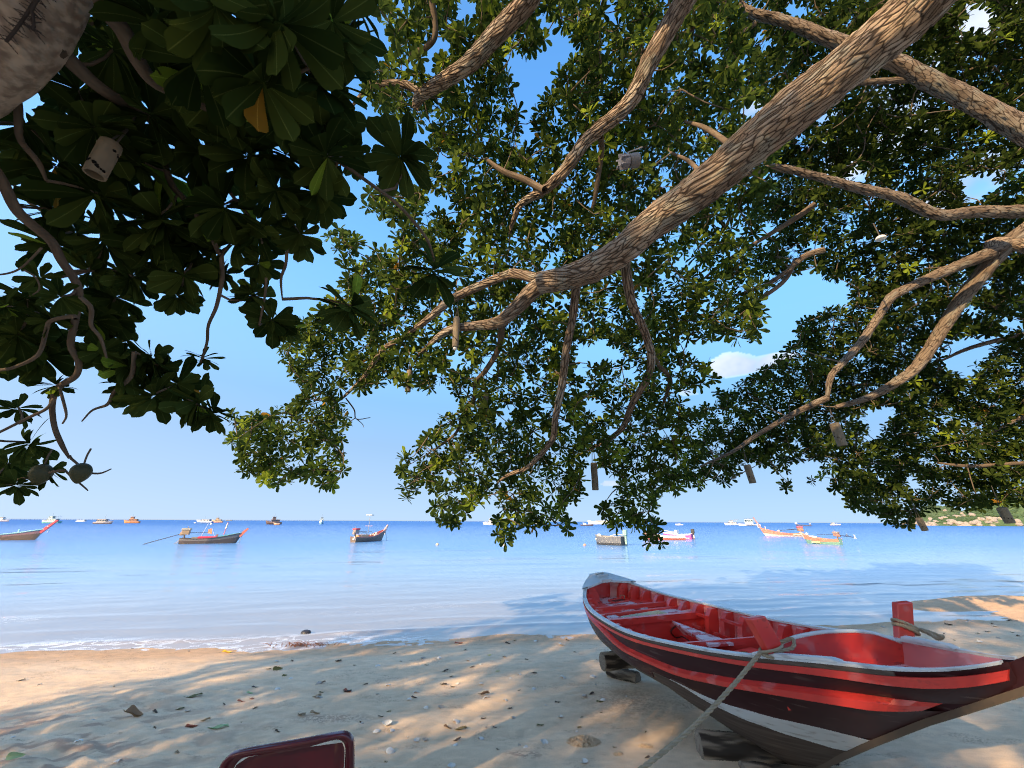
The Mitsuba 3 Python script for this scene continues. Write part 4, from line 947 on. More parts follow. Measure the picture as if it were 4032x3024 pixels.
CL_MID = unpack_c('-189 523 441 29 348 519 574 31 278 593 403 15 96 489 666 31 235 626 369 33 143 449 598 28 157 615 195 9 -52 409 739 29 10 348 863 27 -283 535 516 18 -189 464 667 21 196 355 906 29 -125 697 206 13 -305 556 504 28 160 435 774 30 166 317 782 25 142 450 563 28 183 476 552 29 143 352 824 27 -94 556 487 23 188 362 762 27 -69 525 537 31 -142 663 286 33 -37 433 796 31 131 403 799 29 -74 425 803 31 185 634 207 16 -226 546 412 30 -1 567 417 31 232 339 889 28 205 442 753 30 -27 500 521 29 -27 333 854 27 276 334 829 20 -382 639 349 33 77 597 229 27 176 327 890 27 212 442 599 28 59 606 356 31 219 497 606 31 255 598 290 30 90 457 499 16 160 425 611 27 28 519 503 30 61 500 611 31 -29 557 403 14 -69 547 371 18 102 455 563 28 333 423 687 28 -289 518 655 10 -30 676 290 34 218 414 806 30 189 668 272 20 -134 415 612 20 213 568 392 30 57 398 769 26 245 597 389 32 306 577 434 15 310 478 502 28 106 452 724 30 -2 332 794 11 -9 493 421 27 211 434 535 26 -307 686 315 11 61 416 690 28 -76 650 335 33 -1 483 515 28 277 431 607 27 32 624 337 32 -184 409 852 31 293 321 877 27 127 626 355 19 186 674 235 19 82 479 569 29 -152 577 287 15 170 542 466 18 -445 649 335 33 119 352 763 26 274 400 748 28 209 499 527 29 240 402 791 29 103 546 531 13 281 392 838 27 -165 414 822 30 -123 346 855 13 220 440 669 29 -7 349 746 13 -232 499 498 29 104 670 246 18 13 546 456 30 194 287 840 25 -102 351 895 25 -42 331 782 26 106 293 818 8 -494 674 330 11 103 307 803 16 57 339 892 11 104 366 706 26 118 307 900 27 -85 582 407 16 86 687 260 34 -74 407 649 20 3 673 244 32 267 519 489 30 388 419 733 29 215 551 467 31 193 498 601 31 -91 473 602 29 210 334 907 28 88 544 340 27 0 384 681 16 103 357 789 27 264 456 592 28 -84 396 861 25 214 352 861 28 108 611 421 14 -120 483 647 17 -123 520 570 31 93 546 482 23 -167 457 633 19 -85 474 472 27 257 506 531 30 329 374 858 23 -129 373 714 16 -268 618 274 10 60 431 602 27 98 415 794 30 -164 499 649 29 147 341 853 16 158 433 734 30 -61 608 239 20 -55 480 475 26 226 624 284 31 250 331 920 28 3 319 912 27 215 480 697 31 25 628 265 31 -387 656 389 11 83 480 530 25 229 633 251 23 269 576 325 30 -241 551 440 30 300 460 665 30 89 439 746 30 -324 698 290 30 -72 542 449 12 -12 451 673 30 -143 566 497 32 351 482 523 25 -95 422 721 12 146 473 455 27 -65 462 553 28 -7 472 573 29 176 361 907 27 205 638 316 32 342 459 647 29 -74 460 522 27 83 311 905 27 -339 643 321 33 284 373 780 28 147 451 493 19 122 277 801 11 -437 708 298 35 -227 541 537 32 107 467 693 23 -379 642 258 14 13 374 870 15 -378 655 377 20 193 512 401 28 225 602 306 30 -117 447 674 9 -6 418 804 17 22 465 592 29 61 583 320 30 -4 484 548 29 -149 495 431 27 196 379 717 27 -431 676 326 34 57 469 459 26 54 642 298 32 315 367 790 28 40 301 858 26 262 319 931 28 349 381 788 19 -175 628 276 14 -88 603 355 11 181 575 404 31 -159 596 247 13 -49 545 358 21 -126 480 577 29 115 393 664 27 -129 544 546 32 342 424 793 18 -303 633 327 32 -92 443 549 27 147 369 782 28 -330 604 478 34 -229 382 860 9 -60 422 630 27 -26 299 844 25 -56 300 876 26 237 406 633 27 -84 509 445 10 -265 564 426 31 254 553 525 32 -41 435 548 27 275 322 890 27 109 510 453 9 98 590 460 11 223 452 727 30 322 469 623 30 -56 469 744 32 33 719 194 19 166 613 402 27 -73 502 455 9 -4 495 482 28 350 409 651 27 227 658 184 17 117 323 853 8 162 580 437 13 71 494 437 23 322 386 726 10 222 545 334 28 -36 606 246 20 -388 597 357 20 346 497 490 26 -170 369 841 16 252 443 729 30 339 466 572 29 48 478 708 22 71 560 419 30 289 481 534 29 -154 317 793 8 28 465 622 29 -233 458 535 13 -204 555 398 12 174 390 730 28 -49 594 303 30 -166 357 738 26 175 659 215 28 -144 337 821 26 -121 497 424 27 121 510 459 16 107 666 313 30 123 305 858 10 -238 516 577 31 -90 554 331 22 330 427 820 31 94 460 687 10 159 418 570 26 -175 552 538 32 260 309 824 25 157 331 772 25 221 363 830 28 -22 434 568 27 65 319 824 13 337 555 489 20 154 448 518 10 -274 576 399 10 120 496 499 29 -87 656 199 10 -357 603 439 23 -114 602 343 14 -10 654 219 10 242 450 629 29 185 601 338 31 90 345 843 8 -128 580 321 13 199 488 483 28 -63 546 334 24 -2 465 659 30 -240 486 508 21 -4 441 709 30 -296 648 378 12 100 305 824 17 302 554 478 10 -117 321 861 27 -181 421 609 14 72 344 760 15 -210 563 501 32 -359 564 452 20 51 388 688 27 100 666 232 17 307 457 707 30 -101 661 201 12 -30 416 832 31 111 566 356 9 -44 422 571 26 -190 359 932 11 -363 585 486 22 134 381 734 27 350 381 733 8 -17 492 648 31 230 522 574 31 23 652 216 31 -480 698 283 11 -75 577 270 29 -264 509 634 12 -173 609 429 18 24 480 699 31 -71 566 364 15 42 286 792 7 153 550 476 19 -168 299 838 15 -14 383 880 10 183 555 459 15 96 538 364 15 80 460 663 16 274 436 785 31 -141 351 821 18 353 540 474 16 -209 515 597 21 -59 334 814 20 255 553 414 30 174 406 670 27 8 310 854 23 94 450 601 28 149 321 862 10 226 391 706 27 -22 354 778 26 84 493 443 12 -52 367 744 27 -161 333 756 12 -139 483 544 29 199 366 807 28 -9 656 184 20 40 437 780 9 -254 537 492 31 -106 442 677 15 -175 445 518 27 286 458 744 31 285 480 576 29 -301 571 375 30 82 299 803 25 -213 307 885 8 -432 698 271 21 -341 545 425 18 93 559 384 20 141 592 322 30 -227 563 401 19 -460 708 293 30 -44 505 553 30 261 547 345 19 260 353 865 28 -181 525 584 32 -159 573 288 9 133 558 401 20 -118 311 910 27 157 575 353 22 -19 560 312 25 -368 641 325 33 -6 640 204 12 300 442 571 27 -79 286 800 10 -20 678 247 17 1 391 718 17 45 582 400 31 297 382 666 26 -38 412 604 27 147 435 692 29 -325 650 359 34 243 677 170 12 266 564 446 16 -135 427 644 9 15 429 678 29 201 651 287 32 -96 511 406 13 246 522 462 14 338 444 792 31 151 300 853 22 -119 657 300 33 -5 623 335 20 -125 352 763 8 -19 531 424 18 178 541 525 31 -329 570 371 9 -25 438 533 27 -40 595 388 27 46 393 647 19 325 452 747 31 234 439 591 28 -326 553 502 16 284 369 799 20 -36 497 424 22 -112 392 686 8 -371 606 437 13 -185 304 878 26 -159 660 270 25 -196 425 809 11 -221 334 927 9 39 467 551 28 -274 519 597 12 136 467 540 9 -292 640 258 15 -92 351 914 12 -93 340 783 8 -313 631 392 16 272 418 796 30 170 452 680 30 -341 548 488 13 -145 292 861 25 373 425 780 11 144 593 386 10 -266 521 550 10 -41 533 470 16 -451 652 364 27 -136 628 261 18 366 513 516 19 331 370 882 24 220 692 204 22 156 657 289 10 -50 327 822 8 -308 548 404 17 -199 346 769 11 21 295 814 9 297 380 832 10 -35 324 817 17 -162 322 905 19 -1 618 390 26 24 376 872 12 -107 604 223 13 330 592 423 10 -89 458 672 15 124 486 551 13 -167 295 801 8 -232 486 675 10 -145 575 429 31 147 474 677 31 33 422 782 10 297 503 486 29 -185 426 639 13 -51 620 364 16 -282 511 614 10 63 435 787 31 -206 390 817 21 71 473 731 14 82 476 598 29 -82 334 775 8 112 507 571 30 -102 400 727 21 112 324 755 25 196 646 226 31 65 352 904 12 58 400 805 10 195 580 381 31 352 541 506 31 -157 447 570 14 -37 542 343 9 246 323 857 27 81 403 617 10 64 527 362 28 59 577 451 32 -366 574 491 10 -127 316 820 17 385 563 495 22 -22 376 882 22 126 448 499 12 147 460 546 18 -152 519 387 9 157 402 792 29 107 576 317 29 277 309 897 27 101 333 827 18 152 566 364 16 65 493 557 30 262 517 418 10 -263 539 564 20 -27 624 345 10 -94 394 804 29 173 696 206 17 -40 536 499 28 85 619 188 9 251 505 461 16 283 386 849 13 102 610 281 20 181 623 248 17 2 419 783 15 137 645 314 17 225 524 482 30 -91 622 401 10 162 349 754 26 -126 433 668 13 372 438 743 30 -100 381 746 27 -104 348 761 11 98 395 713 28 -32 318 853 21 278 530 473 16 205 605 215 15 -124 307 858 22 -101 646 242 18 116 379 691 26 -457 611 365 10 -78 693 213 10 -174 327 904 13 -353 576 518 10 112 503 405 8 94 713 199 19 70 355 735 22 -303 603 276 27 -170 483 519 28 43 458 511 27 -369 653 409 15 -192 377 814 15 157 632 360 20 -257 595 411 15 -71 303 775 10 -190 472 689 10 -72 505 479 20 -235 564 393 10 238 696 201 12 172 520 430 14 120 450 596 28 -268 490 498 9 -75 520 402 14 352 468 705 31 -50 489 458 9 154 487 530 9 -307 598 494 33 -54 509 425 23 -229 544 504 31 -165 467 565 18 46 561 494 32 176 289 858 25 355 443 669 29 -73 551 353 9 219 525 436 29 -472 694 312 24 282 339 768 19 150 661 219 10 -89 295 838 21 344 422 751 29 -100 563 348 9 -377 625 372 16 -159 345 820 15 370 480 618 24 -73 439 608 10 -81 395 674 8 -197 411 625 8 -83 284 851 25 86 371 831 10 -205 590 432 24 77 502 409 14 393 559 487 10 -202 362 781 13 -81 412 741 29 58 300 841 25 228 338 794 21 60 639 205 15 45 501 516 24 116 372 869 13 26 599 448 33 92 367 763 27 11 625 364 20 36 671 245 33 -44 446 749 31 28 654 305 33 -135 525 509 30 227 354 749 26 384 423 776 15 -60 596 227 12 -27 565 360 9 -69 355 881 9 -199 367 765 10 -102 467 710 11 147 322 883 8 111 311 772 25 254 464 524 28 176 569 435 12 128 504 404 13 277 345 830 10 -7 329 863 27 -116 447 591 28 272 485 511 28 -366 716 277 16 -48 694 242 14 71 439 685 9 95 585 428 10 217 649 171 9 56 697 195 10 157 581 299 29 49 697 206 22 -182 465 634 9 -137 359 847 13 -39 516 381 22 -136 341 758 19 358 390 790 11 97 537 542 10 108 626 267 15 190 630 196 9 253 695 244 14 171 479 453 27 216 612 195 9 26 533 547 31 -58 528 449 11 289 493 662 31 -240 478 588 14 128 516 554 17 -176 324 881 9 -316 665 258 10 50 403 795 12 140 307 895 26 -109 409 652 11 -48 548 467 11 -104 601 426 13 -105 396 694 10 -123 337 753 8 37 618 378 32 -331 617 453 34 137 516 414 9 310 357 741 11 -77 359 825 14 250 594 321 30 26 329 834 10 25 267 814 23 -255 467 591 16 52 410 646 8 67 361 764 12 -114 580 479 21 68 475 472 15 -41 281 807 16 35 368 887 11 176 656 279 15 223 481 665 31 297 352 726 8 288 342 791 14 -472 709 281 12 250 558 353 16 53 454 648 28 -176 398 763 9 -128 656 250 10 -18 546 474 31 -74 443 599 16 155 631 298 16 -31 546 333 9 16 433 534 26 -79 483 661 10 -133 391 794 27 -153 463 675 10 -48 402 850 30 -82 312 795 10 -112 393 864 10 167 453 498 27 -43 568 335 16 -488 704 304 14 -78 395 654 11 -164 395 771 22 -378 639 436 11 -7 662 272 33 -217 495 583 19 123 607 395 16 108 578 302 17 90 350 866 12 -264 596 342 12 -218 535 468 30 -133 564 407 19 -132 452 743 10 393 415 812 9 -245 487 537 9 122 594 358 10 -76 545 460 12 323 565 484 11 -73 281 804 10 181 662 256 10 19 443 745 9 -138 312 815 8 -118 483 662 10 278 650 264 26 -209 314 925 26 -41 300 786 8 -106 482 628 20 -147 472 594 29 -23 685 181 10 -327 563 483 32 41 392 705 15 289 421 833 31 -118 422 693 10 -172 469 674 17 22 309 813 8 -114 585 452 13 -53 414 593 22 223 672 181 11 14 613 192 19 153 650 296 10 -207 371 783 9 253 641 275 32 322 393 800 22 19 401 676 20 367 416 690 28 116 523 380 13 -143 564 399 13 168 493 539 12 -358 556 472 10 255 561 372 9 158 543 464 12 -149 322 890 12 -262 494 506 9 -172 660 236 10 -64 403 691 27 340 478 455 10 10 401 686 14 -150 501 464 28 -98 444 663 9 281 555 400 14 -119 319 754 8 -10 708 170 10 -121 646 332 30 -105 638 201 10 -74 455 647 12 102 362 827 15 -171 467 598 9 -347 616 277 24 -20 535 403 11 -214 408 809 11 -42 333 865 12 -180 343 767 8 -324 597 353 31 -302 672 337 17 -1 658 309 33 -103 576 472 10 115 531 402 9 60 420 634 8 283 543 397 10 -181 351 883 9 146 616 208 9 107 633 244 10 274 541 470 9 289 359 718 14 88 522 503 10 -142 593 245 9 -123 432 771 15 -219 367 824 9 -96 615 408 10 126 482 540 9 90 302 847 25 -296 675 297 10 -47 419 652 28 211 313 799 25 -192 424 645 9 -113 576 416 18 -108 607 254 20 96 341 831 9 239 687 228 15 -50 590 265 29 194 556 322 29 102 542 470 10 74 502 526 9 380 514 527 10 -149 353 920 9 -391 689 264 10 -76 323 802 8 -100 483 638 12 -27 431 678 29 -81 435 634 12 -157 399 759 14 -324 562 403 9 -278 584 376 10 81 452 719 22 22 355 921 9 -124 550 391 9 321 355 907 29 -16 618 229 9 -195 393 782 16 249 627 255 16 110 530 502 28 187 402 781 29 -273 485 482 10 -20 634 202 9 -167 340 850 9 -335 627 268 10 -375 574 467 10 -169 524 398 9 -153 432 585 13 219 487 432 18 -289 496 624 10 -170 552 406 9 -172 362 910 10 -13 271 827 24 -235 603 456 33 -280 569 382 10 259 530 434 9 0 572 339 9 -217 485 663 10 -118 619 222 11 366 530 464 9 -108 473 640 9 -80 642 224 20 -289 598 368 20 324 377 878 11 -28 363 823 20 131 358 888 17 359 490 479 9 281 399 710 28 254 569 385 15 285 522 414 9 72 391 837 9 5 381 741 8 -34 544 358 11 -186 518 504 30 94 553 434 9 226 393 739 28 245 593 248 12 -217 436 563 8 -462 650 313 10 65 359 774 8 -190 441 552 8 -50 609 229 9 -99 629 227 18 -433 601 321 16 -96 598 416 10 65 509 502 15 -78 419 695 15 -84 607 306 31 318 503 636 31 341 384 779 9 155 337 825 27 109 408 588 26 95 445 695 20 -78 348 826 9 46 365 874 10 -121 440 701 9 56 428 651 10 -61 535 400 26 -142 451 678 9 115 412 647 27 196 560 490 39 373 441 922 38 -182 511 575 37 367 541 645 43 308 433 874 41 33 712 231 44 86 475 657 33 -183 429 835 32 90 557 677 45 -180 611 511 44 -226 507 714 22 166 726 331 23 -367 667 398 26 96 449 808 41 -504 745 365 48 155 571 519 42 265 643 335 42 407 499 846 37 358 515 741 43 -257 506 610 19 203 524 569 34 137 490 762 42 387 546 569 38 -126 637 524 34 228 694 330 45 269 569 562 43 225 378 841 37 178 372 927 26 -11 516 539 39 392 571 551 37 356 461 759 40 -103 649 313 42 -43 377 836 36 119 526 521 31 -293 655 491 46 30 540 624 42 127 374 933 19 -253 569 641 21 365 589 529 42 222 547 674 44 77 761 292 49 -37 503 593 39 -341 640 525 46 -342 695 368 46 406 528 784 45 -38 661 336 31 22 536 549 40 266 343 962 38 264 785 241 30 82 467 729 19 -57 448 832 41 82 645 445 34 -44 564 533 42 -2 545 690 44 357 386 1014 41 -78 538 532 40 -158 461 844 26 359 396 913 31 62 470 807 29 315 569 696 46 -13 594 456 29 252 379 972 40 127 473 902 44 -23 508 692 42 -135 436 884 20 -146 606 474 41 -88 491 718 26 -177 404 975 24 -130 358 923 30 155 440 828 41 -238 601 571 45 219 656 512 23 361 389 846 33 104 742 234 25 191 512 801 45 -292 605 429 27 177 312 923 35 -15 668 462 22 -99 435 795 40 93 553 576 26 269 576 509 33 -7 623 541 46 -14 374 1026 41 -96 527 810 22 179 438 931 43 280 650 479 40 -359 701 418 28 -191 558 569 42 282 528 728 44 -207 608 476 43 144 508 689 42 34 465 747 30 -190 615 565 46 103 682 290 33 16 355 953 22 -94 699 269 44 306 428 977 23 -129 572 588 43 246 464 838 42 125 689 377 23 -54 524 741 44 199 494 729 42 -40 514 848 46 240 519 682 42 89 605 507 31 26 630 503 45 242 435 978 44 274 591 458 20 214 468 813 42 -136 327 926 33 -132 526 613 41 28 481 696 40 107 475 710 20 12 688 371 22 -52 375 893 20 227 691 205 21 137 350 1008 39 -237 620 540 45 228 467 921 44 68 616 380 42 297 727 296 47 109 676 271 23 96 705 255 35 323 600 549 44 -67 351 989 34 395 494 888 24 378 590 594 45 -163 515 690 34 -322 615 468 43 255 676 367 45 -427 692 345 46 98 360 934 38 178 608 397 36 329 418 971 20 -41 620 491 29 -405 646 507 23 272 770 275 44 426 551 703 31 -58 589 524 21 245 620 573 46 -38 697 300 45 -121 596 450 20 10 362 942 19 146 494 612 39 83 337 964 37 285 469 802 42 271 562 653 44 -22 408 1008 43 282 486 765 42 342 570 637 44 -144 636 436 23 405 478 768 42 -15 423 780 33 346 441 864 33 -399 675 376 26 47 439 820 20 392 567 520 32 209 610 385 41 -174 320 922 32 -342 739 320 23 164 675 433 30 -464 773 301 47 5 632 409 42 218 470 685 39 346 410 900 21 -72 478 631 22 32 694 195 20 -89 520 609 41 59 338 929 27 262 399 885 30 312 689 384 23 352 595 512 23 -209 559 733 23 208 756 222 34 315 656 359 39 -14 756 252 23 -48 414 834 39 75 546 748 22 328 492 759 42 -38 335 925 27 -435 778 338 51 -237 476 934 33 -179 566 680 37 -155 727 322 40 114 442 930 32 -105 443 878 42 -254 661 465 43 -78 500 821 39 206 570 654 45 163 404 948 32 182 607 443 20 136 569 590 24 138 684 347 42 -65 740 260 34 -211 550 751 24 152 400 815 38 71 642 484 46 81 703 355 46 14 587 439 41 430 479 846 21 328 390 977 41 305 474 866 44 -257 559 549 42 332 517 679 42 -265 566 495 41 132 433 757 39 -354 700 294 36 4 746 284 48 -60 714 371 25 82 550 606 43 -2 550 610 43 -387 719 288 22 467 511 849 45 -94 507 651 20 -128 610 569 45 274 514 849 46 -349 763 275 23 -142 408 818 31 205 583 445 31 -4 472 761 33 -77 669 379 23 -72 661 475 26 279 376 933 39 -331 628 431 39 294 477 685 40 59 527 790 22 -391 709 434 23 111 688 420 31 -111 328 946 36 -57 585 586 44 30 498 668 41 -333 640 582 23 -203 481 889 21 -189 411 949 20 53 558 562 26 46 659 318 43 186 526 543 28 -381 650 523 40 311 564 497 23 -92 338 943 23 342 483 843 44 -40 371 926 20 3 762 225 26 -178 681 452 26 -1 734 350 33 348 472 659 39 -93 470 785 21 171 504 579 21 53 503 730 22 93 612 474 21 -11 436 893 21 -102 439 763 26 423 437 796 35 -15 443 868 20 -94 633 555 30 -248 525 554 26 273 471 923 45 260 669 438 46 -324 695 336 27 -74 644 395 26 233 381 1032 42 111 500 591 39 90 432 848 32 -75 382 829 32 -197 765 284 33 295 581 435 20 -99 393 842 27 -233 569 596 43 -144 371 885 20 125 541 740 37 142 447 913 43 271 311 907 35 -178 513 650 20 280 406 885 21 301 735 274 28 24 354 1002 39 8 363 871 27 208 542 732 45 -118 691 355 30 234 331 969 37 215 471 743 41 139 399 886 37 -286 592 639 32 -21 378 897 28 0 456 781 20 -154 397 850 19 13 617 373 26 -2 497 735 42 -211 441 932 21 -265 691 453 26 -87 716 234 27 153 560 630 30 -299 689 470 41 -35 496 769 43 -106 496 619 37 227 397 982 41 -113 764 209 23 182 597 581 30 -75 627 431 34 169 330 926 28 126 386 921 23 -110 490 638 19 -399 639 475 31 105 364 899 22 123 535 589 29 -136 659 496 23 6 731 190 26 281 530 573 41 -43 629 392 23 168 657 458 25 228 779 210 23 -214 348 973 27 259 404 959 41 210 690 256 29 -464 745 388 34 -163 408 1010 21 -448 686 315 43 -70 651 497 24 -275 508 630 22 58 631 530 46 236 588 485 42 174 655 367 26 287 389 837 22 11 749 322 49 81 393 1006 27 -317 680 380 23 104 343 941 31 -503 789 289 24 37 360 970 23 -162 339 941 21 163 484 636 39 348 507 574 39 289 676 401 26 112 670 391 23 -4 474 867 21 115 501 641 40 -352 634 550 28 113 620 536 35 111 711 324 37 -515 742 341 31 -161 496 589 30 -503 739 392 24 -74 432 960 35 46 443 745 27 -127 457 806 20 -197 661 468 30 -74 524 717 25 162 375 1035 27 11 380 943 26 -79 384 863 19 237 752 295 48 -127 404 991 21 -350 576 504 20 -146 681 266 21 188 495 836 44 26 557 514 41 -130 711 292 46 322 681 451 33 -384 705 359 47 95 451 749 40 365 403 825 22 -500 693 374 22 -176 399 882 26 -146 356 943 18 -139 512 660 33 -80 397 934 19 328 367 904 34 -56 656 379 21 -80 735 346 48 207 476 868 44 67 478 901 22 -151 729 352 23 -27 691 437 33 -27 376 852 18 -381 666 476 42 140 629 356 20 -212 371 994 22 -254 372 1052 22 371 577 505 27 91 385 954 26 -132 468 878 43 427 497 863 23 80 778 223 36 -67 380 1025 20 -464 761 275 23 -157 511 717 21 298 601 515 23 -23 446 934 28 269 597 487 21 -37 587 520 31 -325 700 294 29 -22 721 354 23 -47 517 663 42 -41 403 1026 27 121 328 919 19 396 471 917 21 169 602 501 21 28 364 865 18 -516 730 364 25 -204 745 298 23 -118 359 965 33 203 640 521 27 159 602 597 23 -97 337 915 17 94 633 460 21 -154 682 331 21 -14 619 390 23 119 425 929 22 -103 623 514 23 -200 478 663 19 -91 622 433 21 -226 671 472 30 191 411 927 41 -261 645 513 46 119 361 932 20 -46 766 259 26 53 768 209 26 144 609 522 30 340 428 894 26 -211 440 851 22 -410 728 284 23 193 703 322 39 -222 549 620 25 104 584 498 20 -112 702 225 22 177 690 298 21 -99 363 918 21 97 629 428 22 -513 756 302 24 289 667 422 30 -166 572 597 44 -175 506 615 19 171 512 753 43 333 379 895 20')
